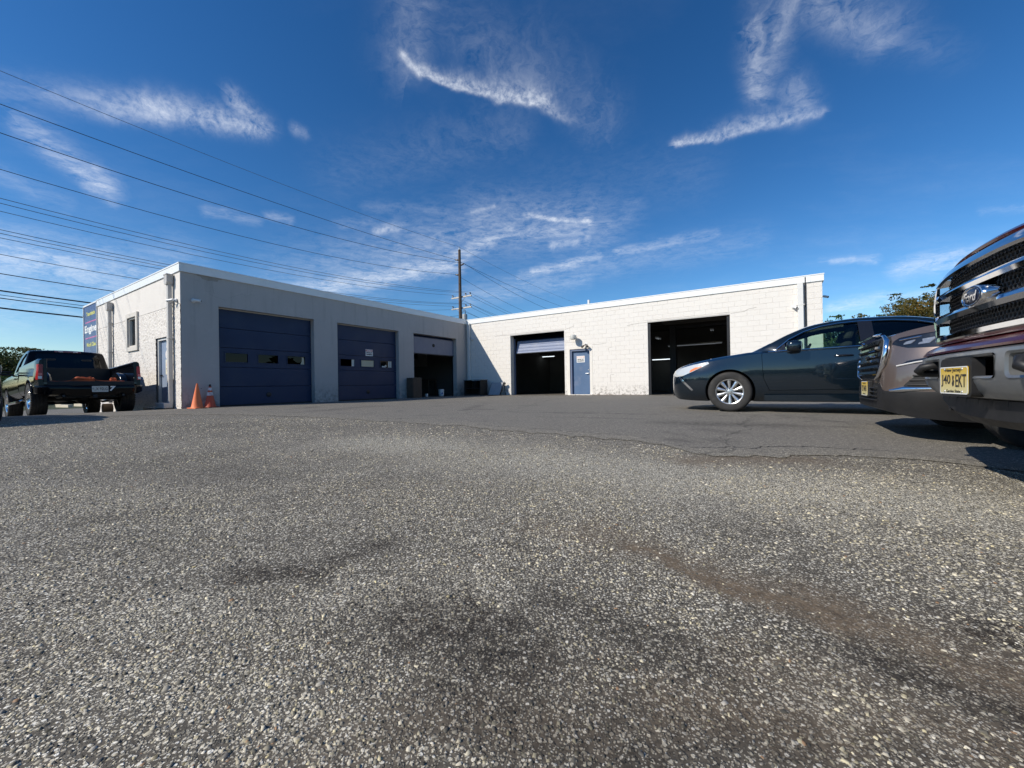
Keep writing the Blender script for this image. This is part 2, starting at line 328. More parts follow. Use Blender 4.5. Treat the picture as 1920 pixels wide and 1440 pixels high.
# ------------------------------------------------------------------ ground
def asphalt(name, aggregate):
    mt = bpy.data.materials.new(name); mt.use_nodes = True; t = mt.node_tree; t.nodes.clear(); q = NT(t)
    b = q.n('ShaderNodeBsdfPrincipled'); o = q.n('ShaderNodeOutputMaterial'); t.links.new(b.outputs[0], o.inputs[0])
    pos = q.n('ShaderNodeNewGeometry').outputs['Position']
    P = q.sep(pos); xy = q.comb(P[0], P[1], 0.0)
    big = q.noise(xy, 0.45, 6, 0.6); mid = q.noise(xy, 2.6, 5, 0.62); fine = q.noise(xy, 260, 3, 0.6)
    wx = q.vm('ADD', xy, q.scale(q.vm('SUBTRACT', q.noise(xy, 1.7, 6, 0.65, col=True), (0.5, 0.5, 0.5)), 0.55))
    wx = q.vm('ADD', wx, q.scale(q.vm('SUBTRACT', q.noise(xy, 9.0, 5, 0.65, col=True), (0.5, 0.5, 0.5)), 0.16))
    WX = q.sep(wx)
    def seg(u0, v0, u1, v1, wd, amt):
        A, B = px_ground(u0, v0), px_ground(u1, v1)
        e = Vector((B.x-A.x, B.y-A.y)); ln = max(e.length, 1e-4); e /= ln
        dx = q.m('SUBTRACT', WX[0], A.x); dy = q.m('SUBTRACT', WX[1], A.y)
        u = q.m('ADD', q.m('MULTIPLY', dx, e.x), q.m('MULTIPLY', dy, e.y)); v = q.m('SUBTRACT', q.m('MULTIPLY', dx, -e.y), q.m('MULTIPLY', dy, -e.x))
        du = q.m('SUBTRACT', u, q.m('MINIMUM', q.m('MAXIMUM', u, 0.0), ln))
        r2 = q.m('DIVIDE', q.m('ADD', q.m('MULTIPLY', du, du), q.m('MULTIPLY', v, v)), wd*wd)
        return q.m('MULTIPLY', q.m('EXPONENT', q.m('MULTIPLY', r2, -1.0)), amt)
    def many(L):
        r = None
        for a in L:
            s_ = seg(*a); r = s_ if r is None else q.m('MAXIMUM', r, s_)
        return r
    # exposed stones: two sizes of cells
    xyw = q.vm('ADD', xy, q.scale(q.vm('SUBTRACT', q.noise(xy, 55, 3, 0.6, col=True), (0.5, 0.5, 0.5)), 0.010))
    def stones(scale, lo, hi, share):
        vd = q.voro(xyw, scale, dims='2D', out=None); cs = q.n('ShaderNodeSeparateColor'); t.links.new(vd.outputs['Color'], cs.inputs[0])
        rad = q.m('MULTIPLY_ADD', cs.outputs[1], 0.22, 0.22)
        mask = q.remap(q.m('SUBTRACT', rad, vd.outputs['Distance']), -0.05, 0.09, 0, 1)
        mask = q.m('MULTIPLY', mask, q.m('LESS_THAN', cs.outputs[2], share))
        return mask, cs.outputs[0], vd.outputs['Distance']
    m1, c1, d1 = stones(92, 0, 1, 0.80 if aggregate else 0.70)
    m2, c2, d2 = stones(180, 0, 1, 0.75 if aggregate else 0.5)
    if aggregate:
        ramp = [(0, (.045, .042, .037)), (.20, (.15, .138, .112)), (.40, (.40, .362, .285)), (.62, (.64, .585, .465)), (.86, (.80, .745, .61)), (1, (.86, .83, .74))]
        binder_a, binder_b = (.028, .0245, .020), (.150, .130, .100)
    else:
        ramp = [(0, (.085, .079, .070)), (.5, (.22, .204, .175)), (.8, (.40, .365, .30)), (1, (.66, .61, .52))]
        binder_a, binder_b = (.105, .097, .084), (.215, .198, .165)
    col = q.mix(q.m('MULTIPLY_ADD', fine, 0.7, q.m('MULTIPLY', mid, 0.4)), binder_a, binder_b)
    c2r = q.ramp(c2, ramp); c1r = q.ramp(c1, ramp)
    worn = q.remap(q.m('ADD', q.m('MULTIPLY', big, 0.6), q.m('MULTIPLY', mid, 0.45)), 0.36, 0.60, 0.55, 1.0)
    P1 = px_ground(1300, 900)
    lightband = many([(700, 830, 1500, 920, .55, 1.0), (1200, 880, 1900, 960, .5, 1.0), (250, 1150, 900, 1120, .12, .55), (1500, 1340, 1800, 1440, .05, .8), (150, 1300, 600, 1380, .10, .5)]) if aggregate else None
    a1 = q.m('MULTIPLY', m1, worn); a2 = q.m('MULTIPLY', m2, q.m('MULTIPLY', worn, 0.9))
    col = q.mix(a2, col, c2r); col = q.mix(a1, col, c1r)
    hgt = q.m('ADD', q.m('MULTIPLY', m1, 0.0035), q.m('ADD', q.m('MULTIPLY', m2, 0.0018), q.m('MULTIPLY', fine, 0.0012)))
    if aggregate:
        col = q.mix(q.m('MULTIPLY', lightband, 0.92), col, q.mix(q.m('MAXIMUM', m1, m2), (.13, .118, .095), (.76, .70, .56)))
        dark = many([(430, 1075, 650, 1065, .06, .95), (640, 1055, 730, 1010, .06, .8), (760, 1190, 900, 1170, .065, 1.0), (850, 1130, 980, 1180, .06, .95), (930, 1020, 990, 1030, .05, .7),
                     (1050, 1220, 1180, 1240, .04, .5), (980, 1250, 1000, 1400, .05, .45), (160, 980, 320, 960, .16, .45), (60, 890, 420, 850, .35, .35), (560, 930, 700, 900, .2, .30),
                     (1780, 1150, 1900, 1180, .07, 1.0), (1620, 1230, 1920, 1330, .10, .85), (1300, 1390, 1500, 1440, .06, .6), (1500, 1170, 1700, 1210, .08, .45), (1340, 985, 1500, 1000, .10, .35), (300, 800, 620, 800, .5, .3), (880, 1300, 1250, 1440, .13, .65), (1000, 1120, 1300, 1230, .10, .55), (500, 1120, 900, 1260, .12, .45), (740, 1150, 1000, 1230, .13, .85), (1200, 1300, 1700, 1440, .11, .5), (1450, 1180, 1920, 1260, .11, .45), (80, 860, 500, 900, .30, .3), (0, 1050, 300, 1010, .10, .35), (600, 860, 900, 850, .25, .25), (1500, 950, 1800, 1010, .10, .40), (1650, 1400, 1920, 1440, .07, .5)])
        dark = q.m('MULTIPLY', dark, q.remap(q.noise(xy, 38, 5, 0.7), 0.36, 0.6, 0.25, 1.05))
        col = q.mix(dark, col, q.vm('MULTIPLY', col, (.20, .175, .155)))
        dirt = many([(1160, 1020, 1330, 1075, .065, 1.0), (1330, 1075, 1560, 1150, .085, 1.0), (1500, 1110, 1900, 1250, .13, .75), (1250, 1310, 1900, 1430, .10, .55), (1100, 990, 1500, 1110, .13, .55), (1300, 862, 1520, 862, .18, .75), (1010, 985, 1160, 1000, .10, .4), (1400, 1260, 1800, 1400, .12, .4), (620, 1400, 1100, 1330, .12, .28)])
        dirt = q.m('MULTIPLY', dirt, q.remap(q.noise(xy, 60, 5, 0.7), 0.3, 0.55, 0.45, 1.0))
        dcol = q.mix(fine, (.092, .066, .042), (.180, .134, .086))
        col = q.mix(dirt, col, dcol); hgt = q.m('MULTIPLY', hgt, q.m('SUBTRACT', 1.0, q.m('MULTIPLY', dirt, 0.7)))
    else:
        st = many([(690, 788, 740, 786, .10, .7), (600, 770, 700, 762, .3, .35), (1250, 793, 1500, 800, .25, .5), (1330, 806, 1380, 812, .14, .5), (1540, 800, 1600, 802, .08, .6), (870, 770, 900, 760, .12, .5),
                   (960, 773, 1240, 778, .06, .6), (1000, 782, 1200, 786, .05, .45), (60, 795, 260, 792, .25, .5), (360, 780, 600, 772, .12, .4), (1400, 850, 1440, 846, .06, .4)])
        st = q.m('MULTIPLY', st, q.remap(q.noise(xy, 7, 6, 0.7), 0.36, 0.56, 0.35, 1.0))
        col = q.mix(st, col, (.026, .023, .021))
        col = q.mix(q.remap(q.noise(xy, 1.1, 7, .68), 0.46, 0.62, 0, .55), col, q.mix(m1, (.15, .137, .118), (.34, .31, .26)))
        col = q.mix(q.remap(q.noise(xy, .8, 7, .7), .56, .68, 0, .55), col, (.050, .046, .042))
        dn = q.m('ADD', q.m('MULTIPLY', P[0], DV.x), q.m('MULTIPLY', P[1], DV.y))
        lim = P0.dot(DV)+12.8
        edge = q.remap(dn, lim-0.9, lim, 0, 1)
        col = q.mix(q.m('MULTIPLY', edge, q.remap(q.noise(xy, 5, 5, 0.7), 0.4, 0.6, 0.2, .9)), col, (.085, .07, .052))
        ee = q.n('ShaderNodeAttribute', attribute_name='edge').outputs['Fac']
        em_ = q.remap(q.m('SUBTRACT', q.m('ADD', q.m('MULTIPLY', q.noise(xy, 16, 6, .7), .8), q.m('MULTIPLY', q.noise(xy, 2.2, 4, .6), .7)), ee), .12, .42, 0, 1)
        col = q.mix(em_, col, q.mix(m1, (.17, .155, .128), q.ramp(c1, [(0, (.10, .09, .075)), (.4, (.34, .31, .245)), (1, (.70, .645, .52))])))
        cr = q.voro(q.vm('ADD', xy, q.scale(q.noise(xy, 1.2, 5, 0.6, col=True), 0.9)), 0.22, 'DISTANCE_TO_EDGE', dims='2D')
        col = q.mix(q.m('MULTIPLY', q.m('LESS_THAN', cr, 0.003), 0.40), col, (.012, .012, .012))
    grn = q.m('MULTIPLY', q.remap(q.noise(xy, 24, 5, .75), .36, .64, .72, 1.30), q.remap(q.noise(xy, 70, 3, .7), .36, .64, .82, 1.18))
    col = q.vm('MULTIPLY', col, q.comb(grn, grn, grn))
    # verge of grass far outside the lot
    nn = q.m('ADD', q.m('MULTIPLY', q.m('SUBTRACT', P[0], P0.x), NV.x), q.m('MULTIPLY', q.m('SUBTRACT', P[1], P0.y), NV.y))
    ddd = q.m('ADD', q.m('MULTIPLY', q.m('SUBTRACT', P[0], P0.x), DV.x), q.m('MULTIPLY', q.m('SUBTRACT', P[1], P0.y), DV.y))
    gr = q.m('MAXIMUM', q.remap(nn, -19.0, -19.6), q.m('MAXIMUM', q.remap(nn, 32, 33), q.m('MAXIMUM', q.remap(ddd, 45, 46), q.remap(ddd, -26, -27))))
    gcol = q.mix(q.noise(xy, 1.3, 6, 0.7), (.034, .045, .018), (.080, .085, .040))
    col = q.mix(gr, col, gcol)
    q.put(b.inputs['Base Color'], col); b.inputs['Roughness'].default_value = 0.82; b.inputs['Specular IOR Level'].default_value = 0.35
    bp = q.n('ShaderNodeBump'); bp.inputs['Strength'].default_value = 0.9; bp.inputs['Distance'].default_value = 1.0
    q.put(bp.inputs['Height'], hgt); t.links.new(bp.outputs[0], b.inputs['Normal'])
    return mt
AGG = asphalt('worn_chip_asphalt', True); NEWA = asphalt('dark_asphalt', False)

def sheet(xs, ys, dz=0.0):
    X, Y = np.meshgrid(xs, ys); Z = ground_z(X, Y)+dz
    v = np.stack([X.ravel(), Y.ravel(), Z.ravel()], 1); nx = len(xs); ny = len(ys)
    i = np.arange(nx*(ny-1)).reshape(ny-1, nx)[:, :-1].ravel()
    f = np.stack([i, i+1, i+1+nx, i+nx], 1)
    m = bpy.data.meshes.new('sheet'); m.from_pydata(v.tolist(), [], f.tolist()); m.polygons.foreach_set('use_smooth', [True]*len(f)); m.update(); return m
def spaced(lim, n): t = np.linspace(-1, 1, n); return np.sinh(t*5.2)/np.sinh(5.2)*lim
gm_ = sheet(spaced(900, 241), spaced(900, 241)+4.0)
link('ground', gm_, AGG, kind='structure')

# the newer, darker paving nearer the building, 4 mm above the old surface
bd = [(-700, 800), (-200, 790), (0, 786), (150, 783), (300, 778), (450, 778), (600, 783), (740, 792), (850, 799), (960, 809), (1080, 818), (1175, 827), (1250, 836), (1300, 850), (1350, 858), (1440, 856), (1520, 856), (1620, 858), (1720, 862), (1810, 872), (1920, 886), (2100, 905)]
bp_ = [px_ground(*p) for p in bd]; bx = [p.x for p in bp_]; by = [p.y for p in bp_]
xs = np.concatenate([np.linspace(-60, -12, 40), np.linspace(-11.9, 9, 900), np.linspace(9.1, 60, 40)])
yb = np.interp(xs, bx, by)
rag = np.array([mnoise.noise(Vector((x*2.2, 3, 1)))*0.12+mnoise.noise(Vector((x*7, 7, 1)))*0.10+mnoise.noise(Vector((x*23, 2, 1)))*0.06+mnoise.noise(Vector((x*60, 4, 1)))*0.03 for x in xs])
yb = yb+rag*np.clip(yb/4.0, .4, 2)
tt = np.concatenate([[0, .006], np.linspace(.02, 1, 60)**2.2])
vv = []; ed_ = []
for x, y0 in zip(xs, yb):
    for t_ in tt:
        y = y0+(70-y0)*t_
        ed_.append(min(1.0, (y-y0)/(.10+.16*max(.5, y0))))
        vv.append((x, y, GZ(x, y)+(0.0042 if t_ > 0 else -0.004)))
nt = len(tt); ff = [(i*nt+j, (i+1)*nt+j, (i+1)*nt+j+1, i*nt+j+1) for i in range(len(xs)-1) for j in range(nt-1)]
m = bpy.data.meshes.new('apron'); m.from_pydata(vv, [], ff); m.polygons.foreach_set('use_smooth', [True]*len(ff)); m.update()
ca_ = m.color_attributes.new('edge', 'FLOAT_COLOR', 'POINT'); ca_.data.foreach_set('color', np.repeat(np.array(ed_, np.float32), 4))
link('asphalt_paving', m, NEWA, kind='structure')

# loose and half-bedded stones close to the camera
def gravel():
    mt = bpy.data.materials.new('gravel_stone'); mt.use_nodes = True; t = mt.node_tree; q = NT(t); b = t.nodes['Principled BSDF']
    at = q.n('ShaderNodeAttribute', attribute_name='tone'); pos = q.n('ShaderNodeNewGeometry').outputs['Position']
    q.put(b.inputs['Base Color'], q.mix(q.noise(pos, 420, 3, 0.6), q.vm('MULTIPLY', at.outputs['Color'], (.72, .71, .70)), q.vm('MULTIPLY', at.outputs['Color'], (1.15, 1.15, 1.15))))
    b.inputs['Roughness'].default_value = 0.72
    base = np.array([(-1,-1,0),(1,-1,0),(1,1,0),(-1,1,0),(-.62,-.62,1),(.62,-.62,1),(.62,.62,1),(-.62,.62,1)], float)
    fc = np.array([(4,5,6,7),(0,1,5,4),(1,2,6,5),(2,3,7,6),(3,0,4,7)])
    pts = []
    def zone(n, y0, y1, rmin, rmax):
        y = np.sqrt(RNG.uniform(y0*y0, y1*y1, n)); x = RNG.uniform(-1.42, 1.42, n)*(y+.05)
        r = rmin+(rmax-rmin)*RNG.beta(1.3, 3.2, n); pts.append(np.stack([x, y, r], 1))
    zone(21000, .42, 1.15, .0013, .0060); zone(46000, 1.15, 2.6, .0020, .0068); zone(30000, 2.6, 4.3, .0028, .0078); zone(34000, 4.3, 7.0, .0040, .0095)
    p = np.concatenate(pts)
    # leave the dirt and the oily hollows thinner
    keep = np.ones(len(p), bool); dk = np.zeros(len(p))
    for (u0, v0, u1, v1, wd, pr) in [(1160, 1020, 1330, 1075, .06, .85), (1330, 1075, 1560, 1150, .075, .85), (1500, 1120, 1650, 1190, .07, .6), (1300, 862, 1520, 862, .2, .8), (760, 1190, 980, 1170, .075, .78), (430, 1075, 730, 1030, .075, .65), (1620, 1230, 1920, 1330, .11, .7), (1300, 1390, 1500, 1440, .06, .5), (880, 1300, 1250, 1440, .13, .6), (1000, 1120, 1300, 1230, .09, .45), (740, 1150, 1000, 1230, .12, .55), (1500, 1110, 1900, 1250, .13, .5), (1250, 1310, 1900, 1430, .10, .4), (1100, 990, 1500, 1110, .13, .35)]:
        A, B = px_ground(u0, v0), px_ground(u1, v1); e = np.array([B.x-A.x, B.y-A.y]); L = np.hypot(*e); e /= L
        dx, dy = p[:, 0]-A.x, p[:, 1]-A.y; u = dx*e[0]+dy*e[1]; v = -dx*e[1]+dy*e[0]; du = u-np.clip(u, 0, L)
        g = np.exp(-(du**2+v**2)/wd**2); keep &= RNG.random(len(p)) > g*pr; 
        if (u0, v0) in ((760, 1190), (430, 1075), (1620, 1230), (1300, 1390), (880, 1300), (740, 1150), (1000, 1120)): dk = np.maximum(dk, g)
    bnd = np.interp(p[:, 0], bx, by); keep &= p[:, 1] < bnd-.05
    cl = np.array([mnoise.noise(Vector((a*1.6, b_*1.6, 5)))+.6*mnoise.noise(Vector((a*5.5, b_*5.5, 9))) for a, b_ in p[:, :2]])
    keep &= RNG.random(len(p)) < np.clip(.66+.9*cl, .12, 1)
    p = p[keep]; dk = dk[keep]; n = len(p)
    sx = p[:, 2]*RNG.uniform(.75, 1.55, n); sy = p[:, 2]*RNG.uniform(.6, 1.05, n); sz = p[:, 2]*RNG.uniform(.35, 1.0, n)
    an = RNG.uniform(0, 2*np.pi, n); jit = RNG.uniform(.68, 1.25, (n, 8, 3)); tilt = RNG.normal(0, .18, (n, 2))
    V = base[None]*jit; V[:, 4:, 2] += RNG.normal(0, .16, (n, 4))
    V = V*np.stack([sx, sy, sz], 1)[:, None, :]
    ca, sa = np.cos(an)[:, None], np.sin(an)[:, None]
    X = V[..., 0]*ca-V[..., 1]*sa; Y = V[..., 0]*sa+V[..., 1]*ca; Z = V[..., 2]+X*tilt[:, :1]+Y*tilt[:, 1:]
    gz = ground_z(p[:, 0], p[:, 1])-.0008
    V = np.stack([X+p[:, :1], Y+p[:, 1:2], Z+gz[:, None]], 2).reshape(-1, 3)
    Fc = (fc[None]+(np.arange(n)*8)[:, None, None]).reshape(-1, 4)
    m = bpy.data.meshes.new('gravel'); m.vertices.add(len(V)); m.vertices.foreach_set('co', V.ravel().astype(np.float32))
    m.loops.add(Fc.size); m.loops.foreach_set('vertex_index', Fc.ravel().astype(np.int32)); m.polygons.add(len(Fc))
    m.polygons.foreach_set('loop_start', np.arange(0, Fc.size, 4, dtype=np.int32)); m.update(calc_edges=True)
    tone = np.clip(RNG.beta(1.25, 1.9, n), 0, 1); tone = .050+.70*tone**1.1; tone *= (1-.72*dk)
    warm = np.abs(RNG.normal(.09, .06, n)); rust = RNG.random(n) < .010
    c = np.stack([tone*(1.08+warm*.5), tone*(1.0+warm*.15), tone*(.85-warm*1.0), np.ones(n)], 1)
    c[rust, :3] = np.array([.36, .22, .12])[None]*RNG.uniform(.7, 1.1, (rust.sum(), 1))
    ca_ = m.color_attributes.new('tone', 'FLOAT_COLOR', 'POINT'); ca_.data.foreach_set('color', np.repeat(c, 8, 0).ravel().astype(np.float32))
    link('gravel', m, mt, kind='stuff')
gravel()

# ------------------------------------------------------------------ the garage building
BR = empty('garage_building', P0, (0, 0, -YAW), label='low L-shaped white garage building with blue overhead doors and flat roof', category='building')
H_W, H_T = 3.93, 4.157                       # top of masonry, top of roof edge
LA, LB = 12.80, 15.63
T = 0.30
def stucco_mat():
    mt = bpy.data.materials.new('shade_toned_stucco'); mt.use_nodes = True; t = mt.node_tree; q = NT(t); b = t.nodes['Principled BSDF']
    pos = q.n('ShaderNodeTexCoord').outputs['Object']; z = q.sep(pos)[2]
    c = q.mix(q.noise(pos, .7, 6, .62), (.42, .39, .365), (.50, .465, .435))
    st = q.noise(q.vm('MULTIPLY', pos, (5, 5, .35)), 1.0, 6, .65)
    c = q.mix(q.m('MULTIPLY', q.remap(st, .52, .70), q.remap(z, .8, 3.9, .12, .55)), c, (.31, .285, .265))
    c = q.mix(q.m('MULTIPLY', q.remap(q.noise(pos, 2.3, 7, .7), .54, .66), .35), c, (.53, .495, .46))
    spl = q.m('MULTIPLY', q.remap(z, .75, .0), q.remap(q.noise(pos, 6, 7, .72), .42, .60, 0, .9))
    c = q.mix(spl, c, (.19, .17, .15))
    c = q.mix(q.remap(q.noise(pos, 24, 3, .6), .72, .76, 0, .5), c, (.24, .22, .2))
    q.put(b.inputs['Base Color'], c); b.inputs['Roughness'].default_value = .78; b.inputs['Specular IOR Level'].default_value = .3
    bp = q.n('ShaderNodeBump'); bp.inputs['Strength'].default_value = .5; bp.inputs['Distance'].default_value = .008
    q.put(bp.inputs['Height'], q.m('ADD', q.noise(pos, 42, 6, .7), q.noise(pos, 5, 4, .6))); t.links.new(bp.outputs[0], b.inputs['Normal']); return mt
SHADEW = stucco_mat()  # same white paint as the sunlit band, toned down for shade in the colour
CREAM = pm('cream_block_paint', (.76, .715, .645), .72, var=.05, vscale=1.5, bump=.55, bscale=75, dirt=(.58, .53, .46), dscale=1.6, damt=.6, dpow=(.55, .75), coords='Generated')
def block_paint(name):
    mt = bpy.data.materials.new(name); mt.use_nodes = True; t = mt.node_tree; q = NT(t); b = t.nodes['Principled BSDF']
    pos = q.n('ShaderNodeNewGeometry').outputs['Position']; oi = q.n('ShaderNodeObjectInfo').outputs['Random']
    z = q.sep(pos)[2]
    c = q.mix(q.noise(pos, 1.2, 5, .6), (.715, .675, .62), (.765, .73, .675))
    c = q.mix(q.m('MULTIPLY', oi, .35), c, (.715, .67, .61))
    c = q.mix(q.remap(q.noise(pos, 7.0, 7, .7), .60, .72, 0, .5), c, (.58, .52, .44))
    low = q.m('MULTIPLY', q.remap(z, .55, .0), q.remap(q.noise(pos, 9, 6, .75), .48, .60, 0, 1))
    c = q.mix(low, c, (.20, .175, .145))
    chip = q.m('MULTIPLY', q.remap(q.noise(pos, 16, 4, .6), .71, .74), q.remap(z, 2.2, .1, .0, 1.0))
    c = q.mix(chip, c, (.26, .235, .21))
    q.put(b.inputs['Base Color'], c); b.inputs['Roughness'].default_value = .72
    bp = q.n('ShaderNodeBump'); bp.inputs['Strength'].default_value = .8; bp.inputs['Distance'].default_value = .006
    q.put(bp.inputs['Height'], q.m('ADD', q.noise(pos, 60, 6, .7), q.m('MULTIPLY', q.noise(pos, 9, 3, .6), .8))); t.links.new(bp.outputs[0], b.inputs['Normal'])
    return mt
BLOCK = block_paint('painted_block'); MORTAR = pm('painted_mortar', (.69, .655, .60), .85, var=.15, vscale=3)
REVEAL = pm('opening_reveal', (.47, .45, .42), .7, var=.12, vscale=2, bump=.2)
FASCIA = pm('white_roof_edge_metal', (.80, .81, .80), .38, var=.03, vscale=1, dirt=(.6, .6, .58), dscale=3, damt=.25)
BLUE = pm('blue_door_paint', (.013, .028, .074), .5, var=.15, vscale=1.2, spec=.35, dirt=(.030, .042, .078), dscale=1.1, damt=.55, bump=.05, bscale=20)
BLUED = pm('blue_door_faded', (.078, .138, .245), .5, var=.14, vscale=2.5, dirt=(.17, .20, .29), dscale=2.6, damt=.6, bump=.05)
BLUEF = pm('blue_frame_paint', (.12, .15, .23), .5, var=.1)
BLACK = pm('black_rubber', (.012, .012, .012), .7, var=.2)
DARKM = pm('dark_metal', (.03, .03, .032), .45, metal=.6, var=.2)
GALV = pm('galvanised_metal', (.45, .46, .47), .4, metal=.7, var=.15)
WHITEP = pm('white_plastic', (.74, .74, .73), .4, var=.04)
PIPEG = pm('grey_downspout_paint', (.50, .48, .45), .55, var=.08, dirt=(.33, .31, .29), damt=.5)
PIPEW = pm('white_downspout_paint', (.70, .69, .66), .5, var=.06, dirt=(.5, .48, .44), damt=.4)
CONC = pm('old_concrete', (.33, .31, .28), .85, var=.2, vscale=3, bump=.4, bscale=50)
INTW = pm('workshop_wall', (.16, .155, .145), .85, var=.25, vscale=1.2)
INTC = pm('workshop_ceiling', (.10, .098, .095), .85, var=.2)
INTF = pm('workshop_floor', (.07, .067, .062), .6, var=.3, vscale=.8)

def wall_boxes(mb, axis, L, z1, openings, a, b, z0=-0.6, mi=0):
    """wall from 0 to L with rectangular openings (s0,s1,zb,zt); a..b is its thickness across"""
    br = sorted(set([0, L]+[o[0] for o in openings]+[o[1] for o in openings]))
    for s0, s1 in zip(br[:-1], br[1:]):
        mid = (s0+s1)/2; op = [o for o in openings if o[0] < mid < o[1]]
        spans = [(z0, z1)]
        for o in op:
            spans = [(z0, o[2]), (o[3], z1)] if len(spans) == 1 else spans
        for za, zb in spans:
            if zb-za < .01: continue
            if axis == 'y': mb.box(a, b, s0, s1, za, zb, mi)
            else: mb.box(s0, s1, a, b, za, zb, mi)
DOORS_A = [(0.93, 3.96), (4.905, 7.96), (8.86, 11.92)]; DH = 3.05
DOORS_B = [(2.88, 5.92), (9.78, 12.83)]; EDOOR = (6.19, 7.18, 0.02, 2.14)
# front wall of the stuccoed wing (in shade)
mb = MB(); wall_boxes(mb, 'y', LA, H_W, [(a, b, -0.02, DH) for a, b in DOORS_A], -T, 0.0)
front = link('stucco_wall', mb, SHADEW, BR, label='smooth stucco wall in shade with three overhead doors')
# spalled plaster at its upper corner
pl = MB(); pts = [(.366+(a_-.62)*.469, z_) for a_, z_ in [(.62, 3.93), (.72, 3.86), (.84, 3.87), (.95, 3.80), (1.12, 3.79), (1.3, 3.77), (1.44, 3.80), (1.62, 3.79), (1.80, 3.80), (1.84, 3.86), (2.02, 3.88), (2.10, 3.93)]]
pl.prism([(y, z) for y, z in pts], 'x', .0005, .004)
link('spalled_patch', pl, pm('bare_render', (.34, .31, .27), .9, var=.2, vscale=6, bump=.6, bscale=40, dirt=(.2, .18, .16), dscale=5), front)
pl = MB(); rr = random.Random(3)
for (y, z, ln, an) in [(.78, 3.62, .22, -1.2), (.35, 3.72, .10, .2), (.60, 3.48, .14, -.3), (.70, 3.40, .5, -.05), (1.2, 3.36, .8, -.02), (3.1, 3.12, .5, 0), (10.6, 3.6, .5, -.05), (10.9, 3.5, .4, -1.4), (8.55, 3.35, .3, -.9), (4.2, 2.2, .3, -1.4), (4.35, .5, .5, -1.2)]:
    p = Vector((y, z)); 
    for i in range(6):
        q_ = p+Vector((math.cos(an+rr.uniform(-.6, .6)), math.sin(an+rr.uniform(-.6, .6))))*ln/6
        t_ = .0016; nn_ = Vector((-(q_-p).y, (q_-p).x)).normalized()*t_
        pl.add([(.0012, *(p-nn_)), (.0012, *(q_-nn_)), (.0012, *(q_+nn_)), (.0012, *(p+nn_))], [(0, 1, 2, 3)]); p = q_
link('hairline_crack', pl, pm('crack_shadow', (.20, .19, .18), .9), front, kind='stuff')
# painted panel joints and chips
pl = MB()
for i in range(70):
    y = rr.uniform(.05, 12.7); z = abs(rr.gauss(0, .35))
    if any(a-.05 < y < b+.05 for a, b in DOORS_A): continue
    n_ = rr.randint(5, 7); r_ = rr.uniform(.008, .035); off = rr.uniform(0, 6)
    pl.add([(.0014, y+math.cos(off+2*PI*k_/n_)*r_*rr.uniform(.5, 1.2), max(.005, z)+math.sin(off+2*PI*k_/n_)*r_*rr.uniform(.3, .8)) for k_ in range(n_)], [tuple(range(n_))])
link('paint_chip', pl, pm('chip_tone', (.17, .16, .15), .9, var=.4), front, kind='stuff')

# side wall of the stuccoed wing: smooth band above, rough popcorn stucco below
SWL = 8.35; SIDE_OPEN = [(-4.53, -3.66, 2.02, 3.02), (-1.96, -1.06, .02, 2.12)]
mb = MB()
mb2 = [(a+SWL, b+SWL, c, d) for a, b, c, d in SIDE_OPEN]
def shift(mb, dx):
    mb.v = [(v[0]+dx, v[1], v[2]) for v in mb.v]; return mb
wall_boxes(mb, 'x', SWL-.30, H_W, [o for o in mb2], .02, T+.02); shift(mb, -SWL)
side = link('side_wall', mb, SHADEW, BR, label='sunlit side wall with rough stucco below a smooth band')
mb = MB(); mb.box(-SWL, 0, -.012, .018, 3.0, H_W)
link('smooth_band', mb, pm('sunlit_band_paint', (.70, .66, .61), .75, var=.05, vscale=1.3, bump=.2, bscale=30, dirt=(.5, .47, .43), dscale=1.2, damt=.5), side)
def rough_stucco():
    st = .022; xs = np.arange(-SWL, 0.0001, st); zs = np.arange(-.4, 3.0, st); xs[-1] = 0
    idx = {}; vs = []; fs = []
    H = np.zeros((len(xs), len(zs)))
    for i, x in enumerate(xs):
        for j, z in enumerate(zs):
            h_ = mnoise.noise(Vector((x*20, z*18, 3.1)))*.65+mnoise.noise(Vector((x*44, z*40, 8.7)))*.7
            H[i, j] = max(-.45, min(.35, h_))
    for i in range(len(xs)):
        for j in range(len(zs)):
            vs.append((xs[i], -.016-H[i, j]*.020, zs[j]))
    nz = len(zs)
    for i in range(len(xs)-1):
        for j in range(nz-1):
            x, z = (xs[i]+xs[i+1])/2, (zs[j]+zs[j+1])/2
            if any(a < x < b and c < z < d for a, b, c, d in SIDE_OPEN): continue
            fs.append((i*nz+j, (i+1)*nz+j, (i+1)*nz+j+1, i*nz+j+1))
    m = bpy.data.meshes.new('rough'); m.from_pydata(vs, [], fs); m.polygons.foreach_set('use_smooth', [True]*len(fs)); m.update(); return m
link('rough_stucco', rough_stucco(), pm('rough_stucco_paint', (.73, .69, .64), .85, var=.10, vscale=3, bump=.6, bscale=90, dirt=(.36, .32, .285), dscale=21, damt=.75, dpow=(.52, .62)), side)
